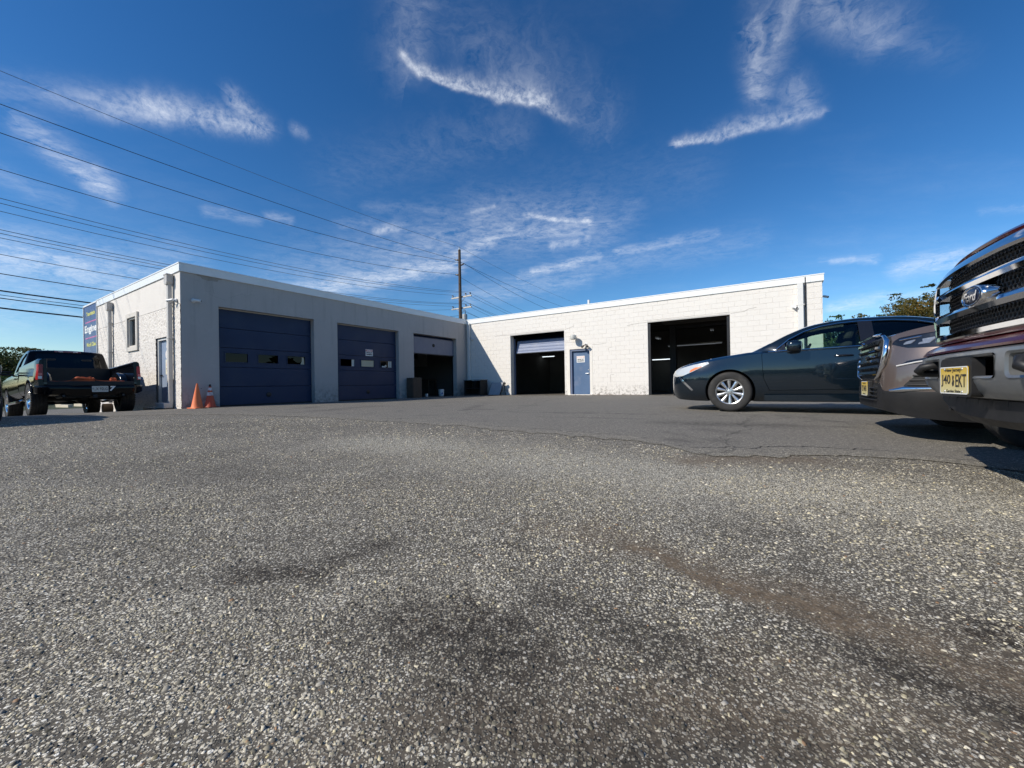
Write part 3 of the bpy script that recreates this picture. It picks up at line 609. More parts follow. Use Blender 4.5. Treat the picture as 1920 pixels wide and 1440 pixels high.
# window in the side wall
wx0, wx1, wz0, wz1 = SIDE_OPEN[0]
win = empty('window', (0, 0, 0), parent=BR)
FR = pm('beige_window_frame', (.62, .575, .51), .6, var=.06)
mb = MB(); f_ = .14
for (a, b, c, d) in [(wx0-f_, wx1+f_, wz1, wz1+f_), (wx0-f_, wx1+f_, wz0-f_, wz0), (wx0-f_, wx0, wz0, wz1), (wx1, wx1+f_, wz0, wz1)]: mb.box(a, b, -.07, .02, c, d)
for (a, b, c, d) in [(wx0, wx1, wz1-.05, wz1), (wx0, wx1, wz0, wz0+.05), (wx0, wx0+.05, wz0, wz1), (wx1-.05, wx1, wz0, wz1)]: mb.box(a, b, -.02, .06, c, d)
link('frame', mb, FR, win)
mb = MB(); mb.box(wx0+.05, wx1-.05, .045, .05, wz0+.05, wz1-.05); link('pane', mb, glass('window_glass', (.85, .88, .86)), win)
mb = MB()
for i in range(24):
    x = wx0+.05+(wx1-wx0-.1)*i/24; x2 = wx0+.05+(wx1-wx0-.1)*(i+1)/24; mb.add([(x, .10+.02*(i % 2), wz0), (x2, .10+.02*((i+1) % 2), wz0), (x2, .10+.02*((i+1) % 2), wz1), (x, .10+.02*(i % 2), wz1)], [(0, 1, 2, 3)])
link('curtain', mb, pm('brown_curtain', (.20, .17, .15), .9), win)
# door in the side wall
sd0, sd1, sz0, sz1 = SIDE_OPEN[1]
sdr = empty('side_door', parent=BR)
mb = MB(); mb.bbox(sd0+.06, sd1-.06, .10, .145, sz0+.01, sz1-.06, .004); link('leaf', mb, pm('pale_blue_door', (.235, .295, .40), .45, var=.08, vscale=1.5, dirt=(.30, .34, .40), damt=.4), sdr)
mb = MB(); mb.box(sd0, sd0+.06, .03, .18, sz0, sz1); mb.box(sd1-.06, sd1, .03, .18, sz0, sz1); mb.box(sd0+.06, sd1-.06, .03, .18, sz1-.06, sz1)
link('frame', mb, PIPEW, sdr)
mb = MB(); mb.tube([(sd0+.12, .10, .99), (sd0+.12, .05, .99)], .018, 10); mb.tube([(sd0+.12, .05, .99), (sd0+.22, .045, .99)], .011, 8); mb.lathe([(.0, 0), (.03, 0), (.03, .006), (0, .006)], 12, Matrix.Translation((sd0+.12, .10, .99)) @ Matrix.Rotation(PI/2, 4, 'X'))
link('handle', mb, DARKM, sdr, sm=40)
mb = MB(); mb.bbox(sd0-.1, sd1+.02, -.32, .1, -.3, .02, .01); link('threshold', mb, CONC, sdr)

# block wall
def bw_ok(x0, x1, z0, z1):
    out = []
    ops = [(a, b, -1, DH) for a, b in DOORS_B]+[(EDOOR[0]-.02, EDOOR[1]+.02, -1, EDOOR[3]+.02)]
    spans = [(x0, x1)]
    for a, b, c, d in ops:
        if z1 <= c+.02 or z0 >= d-.02: continue
        ns = []
        for s0, s1 in spans:
            if b <= s0 or a >= s1: ns.append((s0, s1)); continue
            if a > s0+.03: ns.append((s0, a))
            if b < s1-.03: ns.append((b, s1))
        spans = ns
    return spans
mb = MB(); wall_boxes(mb, 'x', LB, H_W, [(a, b, -.02, DH) for a, b in DOORS_B]+[(EDOOR[0], EDOOR[1], -.02, EDOOR[3])], LA+.002, LA+T)
bwall = link('block_wall', mb, MORTAR, BR, label='sunlit cream painted concrete block wall')
blocks = []
CH = 0.1965
for r in range(20):
    z0 = r*CH; z1 = z0+CH; off = 0.0 if r % 2 == 0 else -.2
    x = off
    while x < LB:
        a, b = max(0, x), min(LB, x+.4)
        if b-a > .03:
            for s0, s1 in bw_ok(a, b, z0, z1): blocks.append((s0, s1, z0, z1))
        x += .4
def block_mesh(wd, ht, g=.0018, c=.005):
    x0, x1, z0, z1 = g, wd-g, g, ht-g
    v = [(x0, .006, z0), (x1, .006, z0), (x1, .006, z1), (x0, .006, z1), (x0, -.001, z0), (x1, -.001, z0), (x1, -.001, z1), (x0, -.001, z1), (x0+c, -.0045, z0+c), (x1-c, -.0045, z0+c), (x1-c, -.0045, z1-c), (x0+c, -.0045, z1-c)]
    f = [(8, 9, 10, 11)]+[(i, (i+1) % 4, 4+(i+1) % 4, 4+i) for i in range(4)]+[(4+i, 4+(i+1) % 4, 8+(i+1) % 4, 8+i) for i in range(4)]
    m = bpy.data.meshes.new('block'); m.from_pydata(v, [], f); m.update(); m.materials.append(BLOCK); return m
blocks.sort(key=lambda b: -((b[1]-b[0]) if b[1]-b[0] < .35 else 1)-b[0]*.15)
cache = {}; rest = MB(); rb = random.Random(5)
for i, (s0, s1, z0, z1) in enumerate(blocks):
    key = (round(s1-s0, 2), round(z1-z0, 3)); dy = LA-rb.uniform(0, .0035)
    fil = rb.random() < .5; key = key+(fil,)
    if key not in cache: cache[key] = block_mesh(s1-s0, z1-z0, *((.0004, .0014) if fil else (.0018, .005)))
    if i < 296:
        o = bpy.data.objects.new('block', cache[key]); COL.objects.link(o); o.parent = bwall
        o.location = (s0, dy, z0); o.rotation_euler = (rb.uniform(-.003, .003), 0, rb.uniform(-.004, .004))
    else:
        m_ = cache[key]; rest.add([(v.co.x+s0, v.co.y+dy, v.co.z+z0) for v in m_.vertices], [tuple(p.vertices) for p in m_.polygons])
link('blockwork', rest, BLOCK, bwall, kind='stuff')
# cracks in the paint by the lintels
pl = MB()
for pts in ([(2.9, 3.09), (2.3, 3.11), (1.9, 3.10)], [(5.95, 3.09), (6.2, 3.16), (6.45, 3.24)], [(9.76, 3.07), (9.2, 3.05), (8.9, 3.0)], [(12.85, 3.10), (13.3, 3.12), (13.45, 3.2), (13.7, 3.23)], [(7.3, 2.3), (7.6, 2.28), (8.0, 2.33)], [(6.0, 2.5), (6.5, 2.47)], [(8.15, .55), (8.13, .9), (8.3, .92)], [(8.1, 1.9), (8.05, 2.1), (8.25, 2.12)]):
    for p, q_ in zip(pts[:-1], pts[1:]):
        p, q_ = Vector(p), Vector(q_); nn_ = Vector((-(q_-p).y, (q_-p).x)).normalized()*.004
        pl.add([((p-nn_).x, LA-.0105, (p-nn_).y), ((q_-nn_).x, LA-.0105, (q_-nn_).y), ((q_+nn_).x, LA-.0105, (q_+nn_).y), ((p+nn_).x, LA-.0105, (p+nn_).y)], [(0, 1, 2, 3)])
link('hairline_crack', pl, pm('block_crack', (.30, .27, .23), .9), bwall, kind='stuff')
# lintel strips and door surrounds, smooth painted
mb = MB()
for a, b in DOORS_B: mb.box(a, b, LA-.004, LA+T, DH, DH+.05)
link('lintel', mb, REVEAL, bwall)
mb = MB(); mb.box(EDOOR[0]-.13, EDOOR[0], LA-.016, LA+.01, 0, EDOOR[3]+.12); mb.box(EDOOR[1], EDOOR[1]+.13, LA-.016, LA+.01, 0, EDOOR[3]+.12); mb.box(EDOOR[0], EDOOR[1], LA-.016, LA+.01, EDOOR[3], EDOOR[3]+.12)
mb.box(EDOOR[0]-.1, EDOOR[1]+.12, LA-.12, LA+.01, -.2, .035)
link('door_surround', mb, CREAM, bwall)
# personnel door in the block wall
ed = empty('personnel_door', parent=BR)
mb = MB(); mb.bbox(EDOOR[0]+.09, EDOOR[1]-.02, LA+.12, LA+.165, .035, EDOOR[3]-.09, .004); leaf = link('leaf', mb, BLUED, ed)
mb = MB(); mb.box(EDOOR[0], EDOOR[0]+.09, LA+.02, LA+.2, .03, EDOOR[3]); mb.box(EDOOR[1]-.02, EDOOR[1], LA+.02, LA+.2, .03, EDOOR[3]); mb.box(EDOOR[0]+.09, EDOOR[1]-.02, LA+.02, LA+.2, EDOOR[3]-.09, EDOOR[3])
link('frame', mb, BLUEF, ed)
mb = MB(); hx = EDOOR[1]-.11
mb.lathe([(0, 0), (.035, 0), (.033, .012), (0, .012)], 14, Matrix.Translation((hx, LA+.12, 1.0)) @ Matrix.Rotation(PI/2, 4, 'X')); mb.tube([(hx, LA+.12, 1.0), (hx, LA+.06, 1.0)], .014, 8); mb.tube([(hx+.01, LA+.06, 1.0), (hx-.13, LA+.055, .995)], .012, 8)
mb.lathe([(0, 0), (.03, 0), (.028, .02), (0, .02)], 14, Matrix.Translation((hx, LA+.12, 1.16)) @ Matrix.Rotation(PI/2, 4, 'X'))
link('handle', mb, GALV, ed, sm=40)
# end, rear walls, roof and roof edge
BACK = LA+10.2
mb = MB(); mb.box(LB-.28, LB-.002, LA+T, BACK, -.5, H_W); mb.box(-SWL+.0, LB-.3, BACK-.28, BACK, -.5, H_W); mb.box(-SWL, -SWL+.28, .33, BACK-.3, -.5, H_W)
link('rear_wall', mb, CREAM, BR)
mb = MB(); mb.box(-SWL+.05, -.05, .05, BACK-.05, H_W+.003, H_W+.16); mb.box(-.047, LB-.05, LA+.06, BACK-.05, H_W+.003, H_W+.16)
link('roof', mb, pm('grey_roof_membrane', (.35, .35, .35), .8), BR)
mb = MB(); e = .045; zf = H_W-.02
def fasc(x0, x1, y0, y1):
    mb.box(x0, x1, y0, y1, zf, H_T)
fasc(-SWL-.02, e, -e, .06); fasc(-.06, e, .062, LA-e); fasc(-.06, LB+e, LA-e+.002, LA+.06); fasc(LB-.06, LB+e, LA+.062, BACK); fasc(-SWL-.02, -SWL+.06, .062, BACK)
mb.box(-SWL-.03, e+.012, -e-.012, .05, H_T-.03, H_T+.004); mb.box(-.05, e+.012, .052, LA-e-.012, H_T-.03, H_T+.004); mb.box(-.05, LB+e+.012, LA-e-.010, LA+.05, H_T-.03, H_T+.004)
roofedge = link('roof_edge', mb, FASCIA, BR)
for k_ in range(1, 6): mb = MB(); mb.box(k_*3.05-.05, k_*3.05+.05, LA-e-.0035, LA-e+.02, zf-.002, H_T-.032); link('joint_cover', mb, FASCIA, roofedge)
for k_ in range(1, 5): mb = MB(); mb.box(e-.02, e+.0035, k_*3.05-.4, k_*3.05-.3, zf-.002, H_T-.032); link('joint_cover', mb, FASCIA, roofedge)
# interior shell
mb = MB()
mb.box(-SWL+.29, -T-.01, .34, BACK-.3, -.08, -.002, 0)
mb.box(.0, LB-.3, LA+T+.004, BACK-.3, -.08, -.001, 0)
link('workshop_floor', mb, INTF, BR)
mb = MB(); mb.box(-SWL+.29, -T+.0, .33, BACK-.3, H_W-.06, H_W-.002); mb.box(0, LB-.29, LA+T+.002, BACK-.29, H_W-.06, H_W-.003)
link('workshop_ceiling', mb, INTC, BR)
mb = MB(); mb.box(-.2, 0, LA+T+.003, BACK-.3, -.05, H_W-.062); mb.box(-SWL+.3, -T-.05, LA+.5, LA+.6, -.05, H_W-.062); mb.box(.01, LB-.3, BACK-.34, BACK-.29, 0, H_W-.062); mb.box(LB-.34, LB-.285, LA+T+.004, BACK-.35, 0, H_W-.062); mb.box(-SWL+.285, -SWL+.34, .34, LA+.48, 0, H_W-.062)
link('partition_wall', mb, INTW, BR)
# beams across the bay ceilings
mb = MB()
for y in (LA+2.2, LA+4.4, LA+6.6): mb.box(.02, LB-.35, y-.06, y+.06, H_W-.42, H_W-.065)
link('ceiling_beam', mb, pm('steel_beam', (.06, .055, .05), .6), BR)

# overhead doors
def closed_door(y0, y1, label, mid_paper=False):
    d = empty('overhead_door', (0, 0, 0), parent=BR, label=label)
    xb = -.20; secs = 5; hh = DH/secs; wn = []
    for i in range(secs):
        z0 = i*hh+.006; z1 = (i+1)*hh-.006
        if i != 2:
            mb = MB(); mb.bbox(xb-.045, xb, y0+.012, y1-.012, z0+(.03 if i == 0 else 0), z1, .005)
            # shallow pressed ribs
            link('door_panel', mb, BLUE, d)
        else:
            ww, wh = .66, .30; cen = [y0+(y1-y0)*f for f in (.185, .5, .815)]; zc = (z0+z1)/2
            mb = MB(); wall_boxes(mb, 'y', y1-y0-.024, z1, [(c-ww/2-y0-.012, c+ww/2-y0-.012, zc-wh/2, zc+wh/2) for c in cen], xb-.045, xb, z0=z0)
            mb.v = [(v[0], v[1]+y0+.012, v[2]) for v in mb.v]
            link('door_panel', mb, BLUE, d)
            for k_, c in enumerate(cen):
                mb = MB(); r_ = .03
                for a_, b_, c_, d_ in ((c-ww/2-.02, c+ww/2+.02, zc+wh/2-r_+.02, zc+wh/2+.02), (c-ww/2-.02, c+ww/2+.02, zc-wh/2-.02, zc-wh/2+r_-.02), (c-ww/2-.02, c-ww/2+r_-.02, zc-wh/2+r_-.02, zc+wh/2-r_+.02), (c+ww/2-r_+.02, c+ww/2+.02, zc-wh/2+r_-.02, zc+wh/2-r_+.02)): mb.box(xb-.02, xb+.014, a_, b_, c_, d_)
                link('window_frame', mb, BLUE, d)
                mb = MB(); mb.box(xb-.025, xb-.02, c-ww/2, c+ww/2, zc-wh/2, zc+wh/2)
                link('window_pane', mb, glass('door_pane', (.10, .10, .10), refl=.35), d)
                wn.append((c, zc, ww, wh))
    mb = MB(); yc = (y0+y1)/2
    mb.lathe([(0, 0), (.085, 0), (.085, .012), (.055, .022), (.0, .022)], 20, Matrix.Translation((xb, yc+.0, .33)) @ Matrix.Rotation(PI/2, 4, 'Y'))
    link('lock', mb, DARKM, d, sm=40)
    mb = MB(); mb.box(xb-.05, xb+.01, y0+.01, y1-.01, -.01, .035); link('bottom_seal', mb, BLACK, d)
    mb = MB(); mb.box(xb-.07, xb+.04, y0, y1, DH-.035, DH-.001); mb.box(xb-.1, xb-.052, y0, y0+.05, 0, DH-.036); mb.box(xb-.1, xb-.052, y1-.05, y1, 0, DH-.036); link('stop_moulding', mb, REVEAL, d)
    return d, wn, xb
d1_, w1_, xb_ = closed_door(*DOORS_A[0], 'closed blue overhead door with three dark windows')
d2_, w2_, _ = closed_door(*DOORS_A[1], 'closed blue overhead door with papers in its windows')
PAPER = pm('aged_paper', (.56, .50, .36), .8, var=.1, vscale=8); PAPERW = pm('white_paper', (.66, .64, .58), .8, var=.06)
c, zc, ww, wh = w2_[1]; mb = MB(); mb.box(xb_-.016, xb_-.012, c-ww/2+.02, c+ww/2-.02, zc-wh/2+.02, zc+wh/2-.02); link('window_paper', mb, PAPER, d2_)
c, zc, ww, wh = w2_[0]; mb = MB(); mb.box(xb_-.016, xb_-.012, c+ww/2-.13, c+ww/2-.01, zc-wh/2+.01, zc+wh/2-.01); link('window_paper', mb, PAPERW, d2_)
c, zc, ww, wh = w2_[2]; mb = MB(); mb.box(xb_-.016, xb_-.012, c+.13, c+.21, zc-wh/2+.01, zc+wh/2-.01); mb.box(xb_-.016, xb_-.012, c+.235, c+.31, zc-wh/2+.01, zc+wh/2-.01)
mb.box(xb_-.016, xb_-.012, c-.22, c-.02, zc-wh/2+.01, zc-wh/2+.07); mb.prism([(c-.1, zc-.1), (c+.05, zc-.1), (c, zc-.02)], 'x', xb_-.016, xb_-.012)
link('window_paper', mb, PAPERW, d2_)
c, zc, ww, wh = w1_[2]; mb = MB(); mb.prism([(c+.16, zc-.14), (c+.30, zc-.14), (c+.28, zc+.10), (c+.20, zc+.13), (c+.21, zc-.02)], 'x', xb_-.016, xb_-.012); link('window_paper', mb, PAPER, d1_)
# raised door of the third bay
y0, y1 = DOORS_A[2]
rd = empty('overhead_door', parent=BR, label='raised blue overhead door with one section still showing')
mb = MB(); mb.bbox(-.245, -.20, y0+.012, y1-.012, 2.14, 2.93, .006); link('door_panel', mb, pm('blue_grey_door', (.15, .17, .235), .5, var=.1, dirt=(.2, .21, .25), damt=.5), rd)
mb = MB(); mb.prism([(-.23, 2.94), (-.29, 2.93), (-.60, 3.22), (-.55, 3.27)], 'y', y0+.012, y1-.012); link('door_panel', mb, BLUE, rd)
mb = MB(); mb.lathe([(0, 0), (.085, 0), (.085, .012), (.055, .022), (0, .022)], 20, Matrix.Translation((-.20, (y0+y1)/2, 2.58)) @ Matrix.Rotation(PI/2, 4, 'Y')); link('lock', mb, BLACK, rd, sm=40)
mb = MB(); mb.box(-.25, -.195, y0+.01, y1-.01, 2.10, 2.14); link('bottom_seal', mb, BLACK, rd)
mb = MB(); mb.box(-.3, -.252, y0, y0+.05, 0, 3.0); mb.box(-.3, -.252, y1-.05, y1, 0, 3.0); link('track', mb, DARKM, rd)
# tilted roller door of the block wall's first bay
a, b = DOORS_B[0]; rd = empty('overhead_door', parent=BR, label='ribbed pale blue overhead door raised into the opening')
RIB = pm('ribbed_door_paint', (.25, .29, .40), .45, var=.1, dirt=(.34, .36, .42), damt=.6)
for i in range(4):
    z0 = 2.16+i*.16; yy = LA+.34+i*.045; mb = MB()
    mb.prism([(yy, z0), (yy+.03, z0), (yy+.07, z0+.155), (yy+.045, z0+.155), (yy+.018, z0+.12), (yy+.03, z0+.08), (yy+.006, z0+.05)], 'x', a+.12, b-.04)
    link('door_slat', mb, RIB, rd)
mb = MB(); mb.box(a+.10, b-.03, LA+.33, LA+.375, 2.12, 2.158); link('bottom_seal', mb, DARKM, rd)
mb = MB(); mb.prism([(LA+.58, 2.82), (LA+.62, 2.80), (LA+1.9, 3.28), (LA+1.9, 3.33)], 'x', a+.12, b-.04); link('door_panel', mb, BLUE, rd)
for k_ in (0, 1):
    mb = MB(); xx = a+.01 if k_ == 0 else b-.06; mb.box(xx, xx+.05, LA+.31, LA+.39, 0, 2.9); link('track', mb, BLUEF, rd)
mb = MB(); a, b = DOORS_B[1]; rd = empty('overhead_door', parent=BR, label='fully raised overhead door lying under the bay ceiling')
mb.box(a+.1, b-.1, LA+.7, LA+3.0, 3.28, 3.33); link('door_panel', mb, INTC, rd)
for k_ in (0, 1):
    mb = MB(); xx = a+.005 if k_ == 0 else b-.105; mb.box(xx, xx+.10, LA+.02, LA+.14, 0, 3.0); link('track', mb, DARKM, rd)
# downspouts
def downspout(x, y, z0, z1, wdt, dep, mat, head=True, foot=None, straps=True):
    p = empty('downspout', parent=BR)
    mb = MB(); mb.bbox(x-wdt/2, x+wdt/2, y-dep-.02, y-.02, z0, z1-.26 if head else z1, .012); link('pipe', mb, mat, p)
    if head:
        mb = MB(); mb.prism([(x-wdt*.9, z1-.05), (x+wdt*.9, z1-.05), (x+wdt*.9, z1-.25), (x+wdt*.55, z1-.32), (x-wdt*.55, z1-.32), (x-wdt*.9, z1-.25)], 'y', y-dep-.06, y-.005); mb.box(x-wdt*1.0, x+wdt*1.0, y-dep-.07, y-.004, z1-.05, z1-.02); link('leader_head', mb, mat, p)
    if foot:
        mb = MB(); mb.bbox(x+foot[0], x+wdt/2+.002, y-dep-.15, y-.03, z0-.13, z0+.03, .02); link('foot', mb, mat, p)
    mb = MB()
    if straps:
        for z in (z0+.7, (z0+z1)/2, z1-.8): mb.box(x-wdt/2-.03, x+wdt/2+.03, y-dep-.026, y-.004, z, z+.03)
        link('strap', mb, mat, p)
downspout(-.53, -.03, .13, 3.90, .125, .10, PIPEG, foot=(-.62, 0)); downspout(-6.39, -.03, .1, 3.82, .125, .10, PIPEG)
downspout(.22, LA-.008, .35, 3.95, .13, .10, PIPEW, head=False); downspout(LB-.62, LA-.008, .05, 3.93, .17, .11, PIPEW, head=False)
mb = MB(); mb.tube([(LB-.47, LA-.03, .1), (LB-.47, LA-.03, H_T-.06)], .022, 8); link('conduit', mb, DARKM, BR)
mb = MB(); mb.tube([(6.7, LA+1.2, H_W+.1), (6.7, LA+1.2, H_T+.45)], .06, 12); link('vent_pipe', mb, WHITEP, BR, sm=40)

# signs
def sign(name, M, wd, ht, label, parts, mat, cat='sign', rad=.02):
    o = empty(name, label=label, category=cat); o.matrix_world = M
    mb = MB(); mb.bbox(-wd/2, wd/2, -ht/2, ht/2, 0, .004, .0015); link('board', mb, mat, o)
    for (body, sz, x, y, wmax, hmax, m_) in parts:
        if body is None:
            b_ = MB(); b_.box(x-wmax/2, x+wmax/2, y-hmax/2, y+hmax/2, .0042, .0052); link('band', b_, m_, o)
        else:
            tm = fit_width(text_mesh(body, sz, .0006, bold=.004), wmax, hmax); tm.transform(Matrix.Translation((x, y, .0062))); tm.materials.append(m_); link('lettering', tm, None, o)
    return o
INK = pm('black_ink', (.02, .02, .022), .6); REDI = pm('faded_red_print', (.55, .14, .11), .6); SIGNW = pm('sign_white', (.76, .76, .74), .45, var=.03)
PINK = pm('faded_pink_print', (.72, .50, .44), .6)
BM = Matrix.Translation(P0) @ Matrix.Rotation(-YAW, 4, 'Z')
def face_front(x, y, z):    # facing +N (stucco front)
    return BM @ Matrix.Translation((x, y, z)) @ Matrix(((0, 0, 1, 0), (1, 0, 0, 0), (0, 1, 0, 0), (0, 0, 0, 1)))
def face_block(x, y, z):    # facing -D (block wall)
    return BM @ Matrix.Translation((x, y, z)) @ Matrix(((1, 0, 0, 0), (0, 0, -1, 0), (0, 1, 0, 0), (0, 0, 0, 1)))
c, zc, ww, wh = w2_[1]
sign('warning_sign', face_front(xb_+.001, c+.08, zc+.46), .36, .28, 'small white sign with red header on the shaded blue overhead door',
     [(None, 0, 0, .085, .33, .075, REDI), ('NOTICE', .06, 0, .085, .24, .045, SIGNW), ('BACK UP', .06, 0, .0, .27, .05, INK), ('PROHIBITED', .06, 0, -.075, .28, .05, INK)], SIGNW)
sign('warning_sign', face_block((EDOOR[0]+EDOOR[1])/2+.0, LA+.119, 1.67), .40, .30, 'sunlit white sign with faded header on the blue personnel door',
     [(None, 0, 0, .09, .36, .08, PINK), ('NOTICE', .06, 0, .09, .26, .05, SIGNW), ('BACK UP', .06, 0, -.01, .31, .05, INK), ('PROHIBITED', .06, 0, -.085, .33, .05, INK)], SIGNW)
o = empty('door_sticker', label='round white sticker on the pale blue side door above the yellowed notice', category='sticker'); o.matrix_world = face_block(-1.43, .0985, 1.62)
mb = MB(); mb.lathe([(0, .0012), (.125, .0012), (.125, 0)], 28); link('disc', mb, SIGNW, o)
mb = MB(); mb.lathe([(.10, .0016), (.085, .0016)], 28); mb.lathe([(.05, .0016), (.035, .0016)], 20); link('print', mb, PINK, o)
sign('door_notice', face_block(-1.42, .0985, 1.24), .24, .46, 'tall yellowed notice on the pale blue side door below the sticker', [('8', .1, 0, .10, .08, .16, REDI), ('OPEN', .05, 0, -.06, .13, .03, INK), ('24', .05, 0, -.12, .05, .03, INK)], pm('yellowed_paper', (.70, .66, .50), .7), cat='notice')
# the big projecting sign at the far corner
NAVY = pm('navy_sign_face', (.060, .080, .185), .35, var=.06); YEL = pm('yellow_print', (.58, .58, .17), .5); MAG = pm('magenta_print', (.46, .13, .30), .5)
o = empty('projecting_sign', label='tall navy blue sign with white frame projecting beyond the far corner of the stucco wall', category='sign'); o.matrix_world = face_block(-9.40, -.03, 2.35)
mb = MB(); mb.bbox(-.98, .98, -1.7, 1.74, -.06, 0, .01); link('panel', mb, NAVY, o)
mb = MB(); mb.box(-1.04, -.98, -1.76, 1.8, -.08, .02); mb.box(.98, 1.0, -1.76, 1.8, -.08, .02); mb.box(-.98, .98, 1.74, 1.8, -.08, .02); mb.box(-.98, .98, -1.76, -1.7, -.08, .02); link('frame', mb, FASCIA, o)
for body, y, wd, ht, m_, x in (('Transmission', 1.40, 1.30, .17, YEL, .10), ('Engine', .74, 1.80, .40, SIGNW, .05), ('World Class', .12, 1.40, .17, YEL, .12)):
    tm = fit_width(text_mesh(body, .3, .001, bold=.012), wd, ht); tm.transform(Matrix.Translation((x, y, .0025))); tm.materials.append(m_); link('lettering', tm, None, o)
for y in (1.06, .40):
    mb = MB(); mb.box(-.75, .97, y-.025, y+.025, .0012, .003); link('stripe', mb, MAG, o)
for xx in (-.95, .9):
    mb = MB(); mb.tube([(xx, -1.76, -.04), (xx, -2.6, -.04)], .04, 10); link('post', mb, GALV, o)
# security cameras
def bullet_cam(M, label, aim=(0.3, -.25)):
    o = empty('security_camera', label=label, category='camera', group='security cameras on the walls'); o.matrix_world = M
    mb = MB(); mb.lathe([(0, 0), (.062, 0), (.058, .03), (.03, .045), (0, .045)], 18); link('base', mb, WHITEP, o, sm=40)
    d = Vector((aim[0], aim[1], .55)).normalized(); p0 = Vector((0, 0, .045)); p1 = p0+Vector((0, 0, .05))
    mb = MB(); mb.tube([p0, p1], .018, 8); link('arm', mb, WHITEP, o, sm=40)
    mb = MB(); mb.tube([p1-d*.03, p1-d*.028, p1+d*.15, p1+d*.152], [.02, .04, .04, .034], 14); link('housing', mb, WHITEP, o, sm=40)
    mb = MB(); mb.tube([p1+d*.1525, p1+d*.156], .026, 12); link('lens', mb, BLACK, o)
    return o
bullet_cam(face_front(.001, .30, 3.12), 'white bullet camera on the shaded stucco wall near its corner', (.7, -.1))
bullet_cam(face_block(-.22, -.03, 3.1), 'white bullet camera on the sunlit side wall beside the downspout', (-.9, -.15))
bullet_cam(face_block(LB-.50-.32, LA-.008, 3.10), 'dark-lensed bullet camera on the block wall beside the end downspout', (.5, -.35))
o = bullet_cam(BM @ Matrix.Translation((LB+.0, LA+.5, 3.45)) @ Matrix.Rotation(PI/2, 4, 'Y'), 'bullet camera sticking out from the far end of the block building', (.3, -.6))
o = empty('dome_camera', label='small white dome camera in the inner corner beside the downspout', category='camera', group='security cameras on the walls'); o.matrix_world = face_block(.42, LA-.008, 3.06)
mb = MB(); mb.lathe([(0, 0), (.07, 0), (.07, .05), (.055, .06)], 18); link('base', mb, WHITEP, o, sm=40)
mb = MB(); mb.lathe([(.06, .06), (.055, .09), (.035, .112), (0, .12)], 18); link('dome', mb, pm('grey_dome', (.5, .5, .5), .2), o, sm=60)
# barn light over the personnel door
o = empty('wall_light', label='old barn light with clear ribbed globe above the blue personnel door', category='light'); o.matrix_world = face_block(6.50, LA-.008, 2.68)
mb = MB(); mb.lathe([(0, 0), (.06, 0), (.06, .02), (0, .02)], 14); mb.tube([(0, 0, .02), (0, .02, .12), (0, .06, .20), (0, .02, .25)], .02, 8); link('arm', mb, GALV, o, sm=40)
RX = Matrix.Translation((0, .10, .27)) @ Matrix.Rotation(-PI/2, 4, 'X')
mb = MB(); mb.lathe([(0, -.20), (.035, -.20), (.045, -.16), (.05, -.1), (.09, -.06), (.115, -.01), (.09, .0), (.0, .0)], 20, RX); link('housing', mb, GALV, o, sm=40)
mb = MB(); RX2 = Matrix.Translation((0, .09, .27)) @ Matrix.Rotation(PI/2, 4, 'X')
mb.lathe([(.10, 0), (.15, .02), (.155, .05), (.148, .06), (.152, .09), (.145, .10), (.148, .13), (.14, .14), (.13, .2), (.12, .2)], 24, RX2); link('globe', mb, pm('ribbed_globe', (.62, .61, .56), .25, var=.1), o, sm=40)
o = empty('motion_light', label='twin-headed motion light beside the barn light on the block wall', category='light'); o.matrix_world = face_block(7.02, LA-.008, 2.32)
mb = MB(); mb.lathe([(0, 0), (.06, 0), (.06, .025), (0, .025)], 14); link('base', mb, WHITEP, o)
for s_ in (-1, 1):
    mb = MB(); mb.tube([(0, .02, .03), (s_*.05, -.03, .08), (s_*.10, -.08, .14), (s_*.13, -.12, .20)], [.018, .02, .05, .06], 12); link('lamp_head', mb, pm('bronze_plastic', (.14, .125, .11), .5), o, sm=40)
